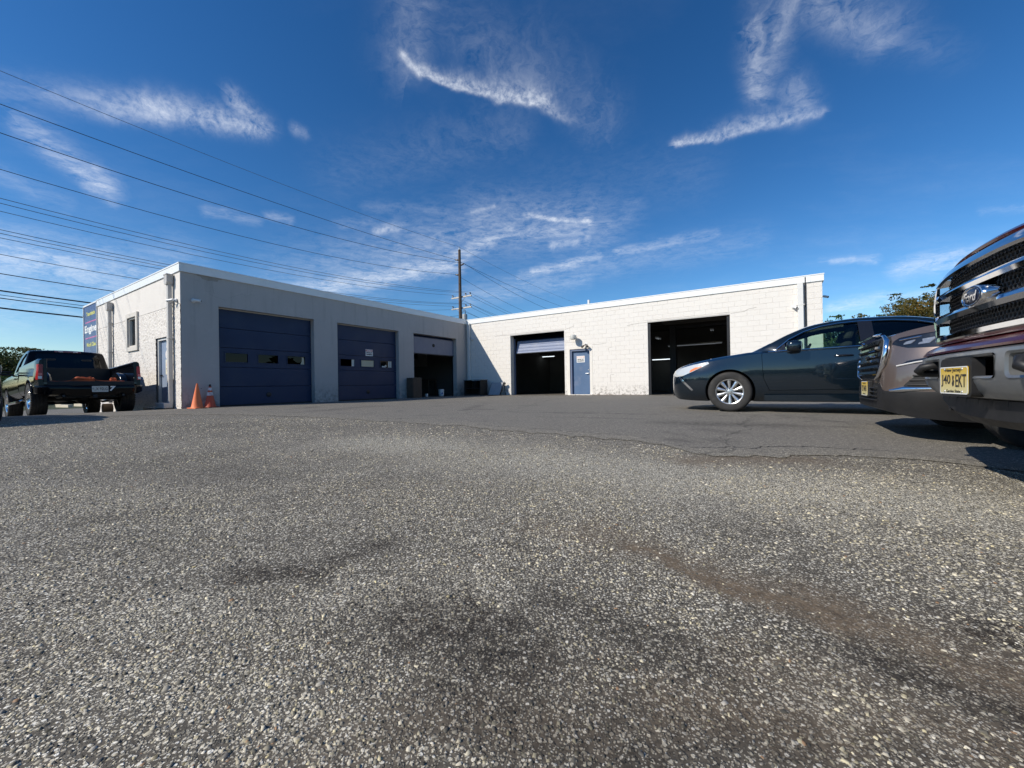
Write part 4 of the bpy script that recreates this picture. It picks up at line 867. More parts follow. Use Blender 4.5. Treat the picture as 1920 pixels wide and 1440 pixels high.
# ------------------------------------------------------------------ utility pole and its lines
PN = -11.2; PD = (Vector((-4.9, 39.0, 0))-P0).dot(DV)
WOOD = pm('weathered_pole_wood', (.075, .052, .038), .85, var=.3, vscale=2, bump=.5, bscale=14); INS = pm('brown_porcelain', (.06, .045, .04), .3)
ARMW = pm('pale_crossarm_wood', (.52, .49, .44), .8, var=.15)
SPAN = 46.0
def zpx(v, u=867.0, dist=39.0): return CAM_Z+(722.6+(960-u)*.0164-v)/750.15*dist
POLE_TOP = zpx(468)
def pole(d, label):
    o = empty('utility_pole', W(PN, d), (0, 0, -YAW), label=label, category='pole', group='utility poles along the street')
    zb = -.5; mb = MB(); mb.tube([(0, 0, zb), (0, 0, POLE_TOP*.5), (0, 0, POLE_TOP)], [.19, .165, .125], 14); link('post', mb, WOOD, o, sm=50)
    for z in (zpx(556), zpx(577)):
        mb = MB(); mb.box(-1.25, 1.25, .13, .24, z-.06, z+.06); a = link('crossarm', mb, ARMW, o)
        mb = MB(); mb.tube([(-.55, .12, z-.06), (0, .14, z-.6)], .02, 6); mb.tube([(.55, .12, z-.06), (0, .14, z-.6)], .02, 6); link('brace', mb, GALV, a)
        for x in (-1.1, .55, 1.1):
            mb = MB(); mb.lathe([(0, 0), (.02, 0), (.02, .10), (.075, .10), (.06, .16), (.08, .18), (.055, .25), (0, .26)], 10, Matrix.Translation((x, .185, z+.06))); link('insulator', mb, INS, a, sm=40)
    for z, s_ in ((zpx(486), -1), (zpx(497), 1), (zpx(514), -1)):
        mb = MB(); mb.tube([(s_*.12, 0, z-.03), (s_*.2, 0, z-.02), (s_*.52, 0, z+.05)], [.03, .075, .06], 10); link('insulator', mb, INS, o, sm=40)
    mb = MB(); mb.tube([(0, 0, POLE_TOP-.02), (0, 0, POLE_TOP+.12)], .08, 10); mb.tube([(0, 0, POLE_TOP+.12), (-.05, 0, POLE_TOP+.30)], .035, 8); link('pin', mb, GALV, o, sm=40)
    mb = MB(); mb.lathe([(0, 0), (.24, 0), (.25, .05), (.25, .85), (.22, .93), (.0, .98)], 18, Matrix.Translation((.46, .1, zpx(597)-.55))); tr = link('transformer', mb, pm('grey_transformer', (.30, .32, .33), .45), o, sm=40)
    mb = MB(); mb.lathe([(0, 0), (.05, 0), (.035, .08), (.05, .12), (.03, .2), (.03, .38), (0, .4)], 10, Matrix.Translation((.52, .1, zpx(597)+.40))); link('bushing', mb, INS, tr, sm=40)
    return o
pole(PD, 'tall wooden utility pole with two crossarms rising behind the garage roof')
pole(PD+SPAN, 'second wooden utility pole further down the street behind the block building')
pole(PD-SPAN, 'wooden utility pole standing on the street beside the black pickup')
WIRE = pm('wire_black', (.04, .04, .045), .6, var=.05); ALU = pm('aluminium_wire', (.16, .16, .165), .5, metal=.3, var=.05)
def wire(dn, z_p, v_left, r, mat, label, n0=None):
    n = PN+dn
    u_l = 0.0; d = ray(u_l, v_left)
    # where the sight line through the left frame edge meets the wire's vertical plane
    t = (n-(Vector((0, 0, CAM_Z))-P0).dot(NV))/d.dot(NV); p = Vector((0, 0, CAM_Z))+d*t
    dd = (p-P0).dot(DV); f = (PD-dd)/SPAN; sag = (z_p-p.z)/(4*f*(1-f)) if 0.03 < f < .97 else .8
    path = []
    for i in range(-24, 25):
        s_ = i/24.0; ff = abs(s_); z = z_p-4*max(.25, sag)*ff*(1-ff)
        path.append(W(n, PD+s_*SPAN, z))
    mb = MB(); mb.tube(path, r*.72, 6)
    link('power_line', mb, mat, label=label, category='cable', group='overhead lines on the utility poles')
WL = [(-.05, POLE_TOP+.30, 132.7, .014, ALU, 'topmost thin line on the very top of the utility pole'),
      (-.55, zpx(486)+.1, 195, .020, WIRE, 'second highest line held by the upper left insulator of the pole'),
      (.55, zpx(497)+.1, 249, .020, WIRE, 'third highest line held by the right side insulator of the pole'),
      (-.55, zpx(514)+.1, 317.5, .018, WIRE, 'single line held by the lower left insulator of the pole'),
      (1.1, zpx(556)+.3, 371.7, .016, ALU, 'upper line of the three on the upper crossarm'), (.55, zpx(556)+.3, 381, .016, ALU, 'middle line of the three on the upper crossarm'), (-1.1, zpx(556)+.3, 396, .016, ALU, 'lowest looking line of the three on the upper crossarm'),
      (1.1, zpx(577)+.3, 430.7, .016, ALU, 'upper line of the three on the lower crossarm'), (.55, zpx(577)+.3, 437.5, .016, ALU, 'middle line of the three on the lower crossarm'), (-1.1, zpx(577)+.3, 446, .016, ALU, 'lowest looking line of the three on the lower crossarm'),
      (.2, 8.0, 477, .016, ALU, 'thin cable below the crossarm lines, passing behind the stucco wing'), (-.2, 7.4, 513, .024, WIRE, 'cable between the crossarm lines and the thick black cables'),
      (-2.5, 7.2, 545, .045, WIRE, 'thick black cable above the other thick ones left of the garage'), (-2.6, 7.0, 553, .018, WIRE, 'thin cable sagging between the thick black cables left of the garage'),
      (-2.7, 6.8, 559, .030, WIRE, 'middle thick black cable left of the garage'), (-3.0, 6.4, 577.5, .050, WIRE, 'lowest and thickest black cable left of the garage')]
for a in WL: wire(*a)

# ------------------------------------------------------------------ things standing by the garage
def cone(n, d, h, banded, label, tilt=(0, 0)):
    p = W(n, d); o = empty('traffic_cone', (p.x, p.y, GZ(p.x, p.y)+.005), (tilt[0], tilt[1], -YAW+.3), label=label, category='traffic cone', group='traffic cones by the garage wall')
    OR = pm('sun_bleached_orange', (.82, .19, .06), .6, var=.18, vscale=5, dirt=(.80, .42, .20), dscale=4, damt=.5) if not banded else pm('dark_orange_plastic', (.55, .09, .035), .55, var=.15, dirt=(.2, .06, .04), damt=.5)
    b = .165; mb = MB(); mb.bbox(-b, b, -b, b, 0, .028, .012); link('base', mb, OR if not banded else pm('grimy_cone_base', (.28, .06, .03), .7), o)
    prof = [(.145, .028), (.138, .05), (.132, .06), (.022+.0, h-.02), (.024, h-.005), (.018, h), (.012, h), (.012, h-.1)]
    if not banded: mb = MB(); mb.lathe(prof, 28); link('body', mb, OR, o, sm=35)
    else:
        R_ = lambda z: .132+(.022-.132)*(z-.06)/(h-.08)
        mb = MB(); mb.lathe(prof, 28); link('body', mb, OR, o, sm=35)
        for z0, z1, m_ in ((h*.52, h*.66, SIGNW), (h*.74, h*.86, SIGNW)):
            mb = MB(); mb.lathe([(R_(z0)+.0005, z0), (R_(z0)+.004, z0+.002), (R_(z1)+.004, z1-.002), (R_(z1)+.0005, z1)], 28); link('reflective_band', mb, pm('worn_reflective_band', (.66, .66, .64), .4, var=.1, dirt=(.35, .2, .16), dscale=7, damt=.7, dpow=(.5, .62)), o, sm=40)
        mb = MB(); mb.lathe([(R_(h*.9)+.001, h*.9), (.026, h-.004), (.018, h+.002), (.010, h)], 20); link('tip', mb, BLACK, o, sm=40)
q = px_ground(365.5, 766.5); qn, qd = (q-P0).dot(NV), (q-P0).dot(DV)
cone(max(.30, qn), qd+.05, .70, False, 'faded plain orange traffic cone nearest the building corner', (.0, .02))
cone(.22, .60, .68, True, 'dark orange traffic cone with white bands beside the blue overhead door')
# planks and junk near the third bay
PLK = pm('brown_plank', (.085, .058, .040), .8, var=.3, vscale=5, bump=.3, bscale=30)
o = empty('plank_crate', W(.42, 8.62, 0), (0, 0, -YAW), label='brown vertical plank crate standing beside the third bay', category='crate')
for i in range(5):
    mb = MB(); mb.bbox(.02, .045, -.26+i*.105, -.26+i*.105+.1, .01, .93+(.012 if i % 2 else 0), .004); link('plank', mb, PLK, o)
    mb = MB(); mb.bbox(-.35+i*.072, -.35+i*.072+.068, -.285, -.262, .01, .93-(.01 if i % 2 else 0), .004); link('plank', mb, PLK, o)
mb = MB(); mb.box(-.34, .018, -.26, -.245, .1, .85); mb.box(-.34, .018, .26, .275, .01, .92); mb.box(-.35, -.335, -.24, .255, .01, .92); link('carcass', mb, PLK, o)
o = empty('cabinet', W(.48, LA-.55, 0), (0, 0, -YAW), label='dark open-fronted wooden cabinet in the inner corner', category='cabinet')
DW_ = pm('dark_stained_wood', (.020, .018, .015), .7, var=.3, dirt=(.05, .05, .05), damt=.3)
for (a, b, c, d, e_, f_, nm) in [(-.02, .03, -.30, .30, 0, .80, 'side_panel'), (1.02, 1.07, -.30, .30, 0, .80, 'side_panel'), (.03, 1.02, -.28, .28, .02, .07, 'shelf'), (.03, 1.02, -.28, .28, .36, .39, 'shelf'), (.66, .69, -.27, .28, .39, .78, 'divider'), (.03, 1.02, .28, .30, 0, .78, 'back_panel')]:
    mb = MB(); mb.bbox(a, b, c, d, e_, f_, .004); link(nm, mb, DW_, o)
mb = MB(); mb.bbox(-.06, 1.11, -.33, .31, .80, .83, .006); link('top', mb, pm('grey_top', (.20, .20, .20), .7), o)
o = empty('leaning_panel', W(1.75, LA-.45, 0), (0, 0, -YAW), label='grey slab leaning on its stand against the shaded block wall', category='panel')
mb = MB(); mb.prism([(-.02, .03), (.68, .03), (.78, .66), (.06, .66)], 'y', 0, .03); mb.v = [(v[0], v[1]+v[2]*.35, v[2]) for v in mb.v]; link('board', mb, pm('grey_board', (.33, .34, .36), .6), o)
mb = MB(); mb.tube([(.72, .02, .02), (.84, .26, .70)], .02, 8); mb.tube([(-.04, .02, .02), (.02, .26, .62)], .02, 8); mb.tube([(.86, .30, .02), (.82, .26, .64)], .02, 8); mb.bbox(.80, .90, .2, .3, .55, .66, .01); link('stand', mb, BLACK, o)
def bucket(n, d, r, h, label, mark):
    o = empty('bucket', W(n, d, .0), (0, 0, .4), label=label, category='bucket')
    mb = MB(); mb.lathe([(0, .004), (r*.86, .004), (r*.9, .02), (r, h), (r*.97, h), (r*.88, .02)], 22); link('pail', mb, WHITEP, o, sm=40)
    mb = MB(); mb.lathe([(r*.985, h*.82), (r*1.05, h*.83), (r*1.05, h*.88), (r*.99, h*.89)], 22); link('rim', mb, WHITEP, o, sm=40)
    mb = MB(); mb.tube([(r*math.cos(t)*1.04, r*1.04*math.sin(t)*.25+.02, h*.86-abs(math.sin(t))*h*.35) for t in np.linspace(0, PI, 9)], .004, 5); link('handle', mb, GALV, o)
    if mark: mb = MB(); mb.prism([(-r*.4, h*.3), (r*.45, h*.3), (r*.2, h*.62), (-r*.1, h*.5)], 'y', -r*1.02, -r*.9); link('print', mb, pm('blue_print', (.08, .16, .4), .5), o)
bucket(-.42, 11.15, .145, .36, 'white bucket just inside the third bay', True); bucket(-.50, 10.15, .08, .15, 'small white tub on the floor left of the bucket', False)
mb = MB(); mb.bbox(-.35, .35, -.3, .3, .0, 1.55, .02); link('tool_cabinet', mb, pm('navy_cabinet', (.035, .05, .14), .45), None, W(-1.4, 9.45, .0), (0, 0, -YAW), label='navy blue tool cabinet inside the third bay', category='cabinet')
o = empty('wall_board', W(-4.6, LA+.40, 1.75), (0, 0, -YAW), label='pale board on the workshop wall inside the third bay', category='board'); mb = MB(); mb.box(-1.1, 1.1, 0, .05, 0, .95); link('board', mb, pm('dusty_board', (.40, .39, .36), .8), o); mb = MB(); mb.box(-.2, .35, -.01, 0, .5, .8); link('label_plate', mb, INK, o)
o = empty('workbench', W(-3.6, LA-.2, 0), (0, 0, -YAW), label='cluttered dark workbench at the back of the third bay', category='workbench')
mb = MB(); mb.box(-1.2, 1.2, -.35, .35, .86, .92); link('top', mb, PLK, o)
for x in (-1.1, 1.1):
    for y in (-.3, .3): mb = MB(); mb.box(x-.04, x+.04, y-.04, y+.04, .0, .86); link('leg', mb, PLK, o)
# lamps in the bays; the brightest strips are added in place of back windows
WINGLOW = bpy.data.materials.new('back_window_glow'); WINGLOW.use_nodes = True; t = WINGLOW.node_tree; q = NT(t); t.nodes['Principled BSDF'].inputs['Emission Color'].default_value = (.86, .95, 1, 1); t.nodes['Principled BSDF'].inputs['Emission Strength'].default_value = 1.6
LDIM = bpy.data.materials.new('dim_tube'); LDIM.use_nodes = True; t = LDIM.node_tree; t.nodes['Principled BSDF'].inputs['Emission Color'].default_value = (.8, .9, 1, 1); t.nodes['Principled BSDF'].inputs['Emission Strength'].default_value = .10
def strip(n, d, z, ln, label, m_=WINGLOW, along='n'):
    o = empty('strip_light_or_window_glow', W(n, d, z), (0, 0, -YAW+(0 if along == 'n' else PI/2)), label=label, category='light', group='strip lights and back window glows in the workshop')
    mb = MB(); mb.box(-ln/2, ln/2, -.08, .08, .0, .06); link('fitting', mb, GALV, o)
    for y in (-.045, .045): mb = MB(); mb.tube([(-ln/2+.03, y, -.025), (ln/2-.03, y, -.025)], .019, 8); link('tube', mb, m_, o)  # tubes with WINGLOW stand in for bright back windows
def bay_at(u, v, d):
    r = ray(u, v); t_ = (d-(Vector((0, 0, CAM_Z))-P0).dot(DV))/r.dot(DV); p = Vector((0, 0, CAM_Z))+r*t_
    return (p-P0).dot(NV), p.z
for (u, v, d, ln, m_, lab) in [(1237, 673.5, LA+9.0, .95, WINGLOW, 'bright back window built as a glowing strip in the right bay, left of its twin'), (1255, 672.5, LA+9.0, .85, WINGLOW, 'bright back window built as a glowing strip in the right bay, right of its twin'),
                             (1296, 646, LA+8.0, 2.6, LDIM, 'long dim strip light across the right bay'), (1336, 643, LA+8.0, 1.0, LDIM, 'short dim strip light at the right of the long one'), (1028, 668, LA+8.6, 1.0, WINGLOW, 'back window built as a glowing strip deep in the bay with the ribbed door')]:
    n, z = bay_at(u, v, d); strip(n, d, z, ln, lab, m_)
for (u, v, d) in [(1335, 618.5, LA+5.0), (1234, 634, LA+3.5)]:
    n, z = bay_at(u, v, d); strip(n, d, z, .35 if u > 1300 else .7, 'small lamp glinting under the ceiling of the right bay' if u > 1300 else 'angled strip light under the ceiling at the left of the right bay', LDIM, 'd')
n, z = bay_at(1255, 690, LA+9.2); mb = MB(); mb.box(-1.4, 1.4, 0, .05, -.9, .55)
# vehicle lift in the right bay
LIFT = pm('lift_paint', (.07, .075, .085), .5)
o = empty('vehicle_lift', W(11.3, LA+5.2, 0), (0, 0, -YAW), label='dark two-post vehicle lift inside the right bay', category='vehicle lift')
for s_ in (-1, 1):
    mb = MB(); mb.bbox(s_*1.5-.15, s_*1.5+.15, -.18, .18, 0, 3.5, .01); link('column', mb, LIFT, o)
    for y in (-.7, .7): mb = MB(); mb.bbox(min(s_*.6, s_*1.35), max(s_*.6, s_*1.35), y-.06, y+.06, .12, .22, .01); link('arm', mb, LIFT, o)
mb = MB(); mb.box(-1.34, 1.34, -.08, .08, 3.36, 3.46); link('crossbar', mb, LIFT, o)
o = empty('workbench', W(4.8, LA+8.5, 0), (0, 0, -YAW), label='steel workbench against the back of the bay with the ribbed door', category='workbench')
mb = MB(); mb.box(-1.3, 1.3, -.4, .4, .88, .94); link('top', mb, DARKM, o); mb = MB(); mb.box(-1.25, 1.25, .3, .38, .94, 1.9); link('pegboard', mb, INTW, o)
for x in (-1.2, 1.2): mb = MB(); mb.box(x-.04, x+.04, -.35, .35, 0, .88); link('leg', mb, DARKM, o)
# timbers and kerb seen under the pickup
TIM = pm('bleached_timber', (.56, .50, .38), .85, var=.15, vscale=4, bump=.3)
p0_ = px_ground(98, 766); 
for (u, v, ln, h, an, lab) in [(120, 764, 1.9, .17, -.45, 'bleached timber lying on the ground beyond the black pickup, longest of the three'), (150, 762, 1.5, .24, -.50, 'bleached timber beyond the black pickup with a dark sawn end'), (112, 760, .9, .28, -.40, 'short stacked timber beyond the black pickup')]:
    p = px_ground(u, v); mb = MB(); mb.bbox(-ln/2, ln/2, -.1, .1, 0, h, .015); link('timber', mb, TIM, None, (p.x, p.y, p.z), (0, 0, an), label=lab, category='timber', group='timbers beyond the pickup')
p = W(-5.6, -.35); o = empty('log_round', (p.x, p.y, GZ(p.x, p.y)), (0, 0, -YAW), label='sawn brown log round lying against the sunlit side wall', category='log'); mb = MB(); mb.tube([(0, -.12, .17), (0, .12, .17)], .17, 18); link('trunk_piece', mb, pm('cut_log', (.26, .18, .11), .85, var=.2, vscale=8), o, sm=40)
# leaf litter and grit along the foot of the walls
mb = MB(); rl = random.Random(9)
for i in range(900):
    n = rl.uniform(.2, LB); d = LA-abs(rl.gauss(0, .12))-.02
    if any(a < n < b for a, b in DOORS_B) and rl.random() < .75: continue
    p = W(n, d); r_ = rl.uniform(.01, .045); a_ = rl.uniform(0, 6.3); z = GZ(p.x, p.y)+.006+rl.uniform(0, .012)
    mb.add([(p.x+r_*math.cos(a_), p.y+r_*math.sin(a_), z), (p.x+r_*.5*math.cos(a_+1.7), p.y+r_*.5*math.sin(a_+1.7), z+r_*rl.uniform(0, .6)), (p.x-r_*math.cos(a_), p.y-r_*math.sin(a_), z+r_*.2), (p.x+r_*.5*math.cos(a_-1.7), p.y+r_*.5*math.sin(a_-1.7), z)], [(0, 1, 2, 3)])
link('leaf_litter', mb, pm('dead_leaves', (.16, .115, .065), .9, var=.6, vscale=14), kind='stuff')

# ------------------------------------------------------------------ trees
def leaf_mat(name, a, b, c):
    mt = bpy.data.materials.new(name); mt.use_nodes = True; t = mt.node_tree; q = NT(t); bs = t.nodes['Principled BSDF']
    at = q.n('ShaderNodeAttribute', attribute_name='tone').outputs['Fac']
    col = q.ramp(at, [(0, a), (.5, b), (1, c)]); q.put(bs.inputs['Base Color'], col); bs.inputs['Roughness'].default_value = .6; bs.inputs['Specular IOR Level'].default_value = .3
    tl = q.n('ShaderNodeBsdfTranslucent'); q.put(tl.inputs[0], col); ms = q.n('ShaderNodeMixShader'); ms.inputs[0].default_value = .3
    t.links.new(bs.outputs[0], ms.inputs[1]); t.links.new(tl.outputs[0], ms.inputs[2]); t.links.new(ms.outputs[0], t.nodes['Material Output'].inputs[0]); return mt
LEAF_A = leaf_mat('autumn_leaves', (.075, .078, .018), (.135, .11, .024), (.22, .13, .03)); LEAF_B = leaf_mat('olive_leaves', (.030, .048, .014), (.060, .075, .020), (.115, .105, .030)); LEAF_C = leaf_mat('green_leaves', (.022, .048, .012), (.045, .085, .018), (.085, .12, .03))
BARK = pm('bark', (.085, .065, .05), .9, var=.3, vscale=6, bump=.6, bscale=18)
def tree(x, y, h, cr, mat, label, nleaf=5200, leaf=.13, seed=1, trunk=.4, sparse=0.0, group='trees behind the garage', low=.18, name='tree'):
    g = np.random.default_rng(seed); z0 = GZ(x, y)-.1
    o = empty(name, (x, y, z0), label=label, category='tree', group=group)
    mb = MB(); tips = []
    tr = .018*h+.05; top = Vector((g.normal(0, .15), g.normal(0, .15), h*.62))
    mb.tube([(0, 0, 0), (top.x*.3, top.y*.3, h*.25), tuple(top)], [tr, tr*.75, tr*.35], 8)
    nb = 11
    for i in range(nb):
        a = 2*PI*i/nb+g.uniform(-.3, .3); s_ = g.uniform(low, .6)*h; L = cr*g.uniform(.55, 1.0)
        e_ = Vector((math.cos(a)*L, math.sin(a)*L, min(h*.96, s_+g.uniform(.15, .42)*h))); b = Vector((top.x*s_/h, top.y*s_/h, s_)); mid = (b+e_)/2+Vector((0, 0, -.04*h))
        mb.tube([b, mid, e_], [tr*.35, tr*.22, tr*.06], 5); tips += [e_, mid*.5+e_*.5, mid]
    tips += [top+Vector((g.normal(0, cr*.25), g.normal(0, cr*.25), g.uniform(.05, .36)*h)) for _ in range(7)]
    link('trunk', mb, BARK, o, sm=50)
    # leaf sprays gathered in clumps round the limb ends
    cl = []
    for p in tips:
        for _ in range(5): cl.append((np.array(p)+g.normal(0, 1, 3)*np.array([.20*cr, .20*cr, .07*h]), g.uniform(.15, .30)*cr, g.uniform(0, 1)))
    per = max(4, nleaf//len(cl)); C = []; Tn = []
    for c_, r_, tn in cl:
        dv = g.normal(0, 1, (per, 3)); dv /= np.linalg.norm(dv, axis=1)[:, None]; C.append(c_+dv*(g.random((per, 1))**.4)*r_*np.array([1.15, 1.15, .8])); Tn.append(np.clip(tn*.6+g.uniform(0, .4, per), 0, 1))
    C = np.concatenate(C); Tn = np.concatenate(Tn); C[:, 2] = np.clip(C[:, 2], h*low*.6, h*1.02); n = len(C)
    if sparse: k_ = g.random(n) > sparse; C, Tn = C[k_], Tn[k_]; n = len(C)
    u = g.normal(0, 1, (n, 3)); u /= np.linalg.norm(u, axis=1)[:, None]; v = np.cross(u, g.normal(0, 1, (n, 3))); v /= np.linalg.norm(v, axis=1)[:, None]
    s_ = leaf*g.uniform(.6, 1.4, (n, 1)); V = np.stack([C-u*s_, C+v*s_*.55, C+u*s_, C-v*s_*.55], 1).reshape(-1, 3)
    m = bpy.data.meshes.new('crown'); m.vertices.add(4*n); m.vertices.foreach_set('co', V.ravel().astype(np.float32)); m.loops.add(4*n); m.loops.foreach_set('vertex_index', np.arange(4*n, dtype=np.int32)); m.polygons.add(n); m.polygons.foreach_set('loop_start', np.arange(0, 4*n, 4, dtype=np.int32)); m.update(calc_edges=True)
    ca_ = m.color_attributes.new('tone', 'FLOAT_COLOR', 'POINT'); ca_.data.foreach_set('color', np.repeat(np.stack([Tn, Tn, Tn, np.ones(n)], 1), 4, 0).ravel().astype(np.float32))
    link('crown', m, mat, o)
def at_px(u, dist): d = ray(u, 716); return d.x/d.y*dist, dist
def tpx(u, v_top, dist, cr, mat, label, **kw):
    x, y = at_px(u, dist); h = CAM_Z+(722.6+(960-u)*.0164-v_top)/750.15*dist-GZ(x, y)+.1; tree(x, y, h, cr, mat, label, **kw)
tpx(1716, 562, 34, 2.1, LEAF_A, 'rounded golden autumn tree behind the sedan roof', nleaf=24000, leaf=.075, seed=3, low=.1)
tpx(1742, 541, 36, .9, LEAF_B, 'slim dark tree top rising above the golden tree', nleaf=5600, leaf=.09, seed=4, sparse=.3)
tpx(1683, 556, 36, 1.2, LEAF_B, 'loose greyish green tree at the left flank of the golden tree', nleaf=7000, leaf=.085, seed=5, sparse=.25)
tpx(1768, 568, 34, 1.6, LEAF_A, 'golden tree half hidden by the maroon pickup grille', nleaf=10000, leaf=.085, seed=6, low=.1)
tpx(1645, 589, 42, 1.9, LEAF_A, 'reddish tree top just peeping over the sedan roof', nleaf=4500, leaf=.14, seed=7, low=.1)
tpx(1612, 591, 44, 1.6, LEAF_B, 'low rust coloured tree top above the middle of the sedan roof', nleaf=4000, leaf=.14, seed=8, low=.1)
tpx(1556, 598, 46, 2.0, LEAF_C, 'green tree beside the end of the block building', nleaf=4500, leaf=.14, seed=9, low=.08)
tpx(1690, 622, 30, 2.6, LEAF_C, 'bushy green shrub seen through the rear window of the sedan', nleaf=6000, leaf=.11, seed=10, low=.05, name='shrub')
tpx(1590, 630, 34, 2.6, LEAF_C, 'bushy green shrub seen through the front window of the sedan', nleaf=6000, leaf=.11, seed=11, low=.05, name='shrub')
tpx(1760, 632, 26, 2.4, LEAF_C, 'bushy green shrub behind the bronze car', nleaf=5000, leaf=.11, seed=12, low=.05, name='shrub')
tpx(30, 656, 36, 3.6, LEAF_B, 'dark spreading tree behind the black pickup cab', nleaf=18000, leaf=.09, seed=13, low=.12, sparse=.12)
tpx(-40, 664, 34, 2.6, LEAF_B, 'dark tree at the edge of the picture left of the pickup', nleaf=12000, leaf=.09, seed=14, low=.12, sparse=.1)
tpx(85, 668, 44, 2.6, LEAF_B, 'dark tree low behind the roof of the black pickup', nleaf=5000, leaf=.14, seed=15, low=.12)
tpx(5, 712, 30, 2.8, LEAF_C, 'olive shrub below the dark tree behind the pickup', nleaf=6000, leaf=.11, seed=16, low=.03, name='shrub')
tpx(-90, 690, 28, 3.2, LEAF_C, 'green shrub beyond the edge of the picture by the street', nleaf=5000, leaf=.12, seed=17, low=.05, name='shrub')
# gabled shed glimpsed through the sedan windows
x, y = at_px(1563, 40); o = empty('shed', (x, y, GZ(x, y)), (0, 0, -.4), label='small pale gabled shed beyond the end of the block building', category='shed')
mb = MB(); mb.box(-2.2, 2.2, -1.5, 1.5, -.2, 2.3); mb.prism([(-2.2, 2.3), (2.2, 2.3), (0, 3.4)], 'y', -1.5, 1.5); link('wall', mb, pm('pale_siding', (.62, .60, .52), .7), o)
mb = MB(); mb.prism([(-2.5, 2.18), (0, 3.43), (2.5, 2.18), (2.5, 2.3), (0, 3.56), (-2.5, 2.3)], 'y', -1.7, 1.7); link('roof', mb, pm('grey_shingle', (.22, .21, .20), .85), o)
mb = MB(); mb.box(-.5, .5, -1.53, -1.502, 0, 2.0); link('door', mb, pm('green_shed_door', (.12, .2, .12), .6), o)
# far wood that closes the horizon all round the lot
g = np.random.default_rng(77); n = 60000; th = g.uniform(0, 2*np.pi, n); rr_ = g.uniform(95, 135, n); hh_ = 6.5+2.2*np.sin(th*9)+1.6*np.sin(th*23+1)+1.2*np.sin(th*51)
front_ = np.cos(th-np.pi/2) > .25; hh_ = np.where(front_, hh_*.55, hh_)
zz = g.random(n)**.8*hh_; C = np.stack([rr_*np.cos(th), rr_*np.sin(th), zz-.8], 1); u = g.normal(0, 1, (n, 3)); u /= np.linalg.norm(u, axis=1)[:, None]; v = np.cross(u, g.normal(0, 1, (n, 3))); v /= np.linalg.norm(v, axis=1)[:, None]; s_ = g.uniform(.5, 1.1, (n, 1))
V = np.stack([C-u*s_, C+v*s_*.7, C+u*s_, C-v*s_*.7], 1).reshape(-1, 3)
m = bpy.data.meshes.new('wood'); m.vertices.add(4*n); m.vertices.foreach_set('co', V.ravel().astype(np.float32)); m.loops.add(4*n); m.loops.foreach_set('vertex_index', np.arange(4*n, dtype=np.int32)); m.polygons.add(n); m.polygons.foreach_set('loop_start', np.arange(0, 4*n, 4, dtype=np.int32)); m.update(calc_edges=True)
tn = g.random(n); ca_ = m.color_attributes.new('tone', 'FLOAT_COLOR', 'POINT'); ca_.data.foreach_set('color', np.repeat(np.stack([tn, tn, tn, np.ones(n)], 1), 4, 0).ravel().astype(np.float32))
link('far_woods', m, leaf_mat('shady_leaves', (.014, .020, .008), (.026, .034, .012), (.05, .055, .018)), kind='stuff')
# ------------------------------------------------------------------ vehicles (X forward, nose at X=0, Y to the driver's side; s = distance behind the nose)
def paint(name, col, metal=.35, rough=.28, dirt=None, fl=.0):
    m_ = pm(name, col, rough, metal, var=.06, vscale=2, coat=1.0, rvar=.04, dirt=dirt, dscale=3, damt=.25); return m_
TYRE = pm('tyre_rubber', (.022, .021, .020), .8, var=.2, vscale=6, dirt=(.075, .068, .058), dscale=6, damt=.55)
ALLOY = pm('alloy_rim', (.62, .62, .61), .28, metal=.85, var=.05); CHROME = pm('chrome', (.80, .80, .81), .06, metal=1.0, var=.02, rvar=.02)
BLKPL = pm('black_plastic', (.014, .014, .015), .5, var=.15, spec=.35, dirt=(.034, .032, .030), damt=.4); GLOSSB = pm('gloss_black', (.010, .010, .011), .12, var=.1, coat=.6); WELL = pm('wheel_well', (.008, .008, .008), .9)
TINT = glass('tinted_glass', (.10, .11, .11)); GREENGL = glass('green_glass', (.62, .76, .68)); DARKGL = glass('privacy_glass', (.03, .03, .032))
CLEARH = pm('clear_headlight', (.62, .64, .62), .12, metal=.25, var=.12, vscale=14, coat=1.0); REDL = pm('red_lens', (.36, .008, .010), .15, var=.3, vscale=18, coat=.25, spec=.3); AMBER = pm('amber_lens', (.70, .20, .05), .2, coat=1.0); WLENS = pm('white_lens', (.62, .60, .58), .15, var=.15, vscale=20, coat=1.0)
SEAT = pm('seat_cloth', (.028, .028, .030), .9, var=.15); INTER = pm('cabin_trim', (.016, .016, .017), .8)

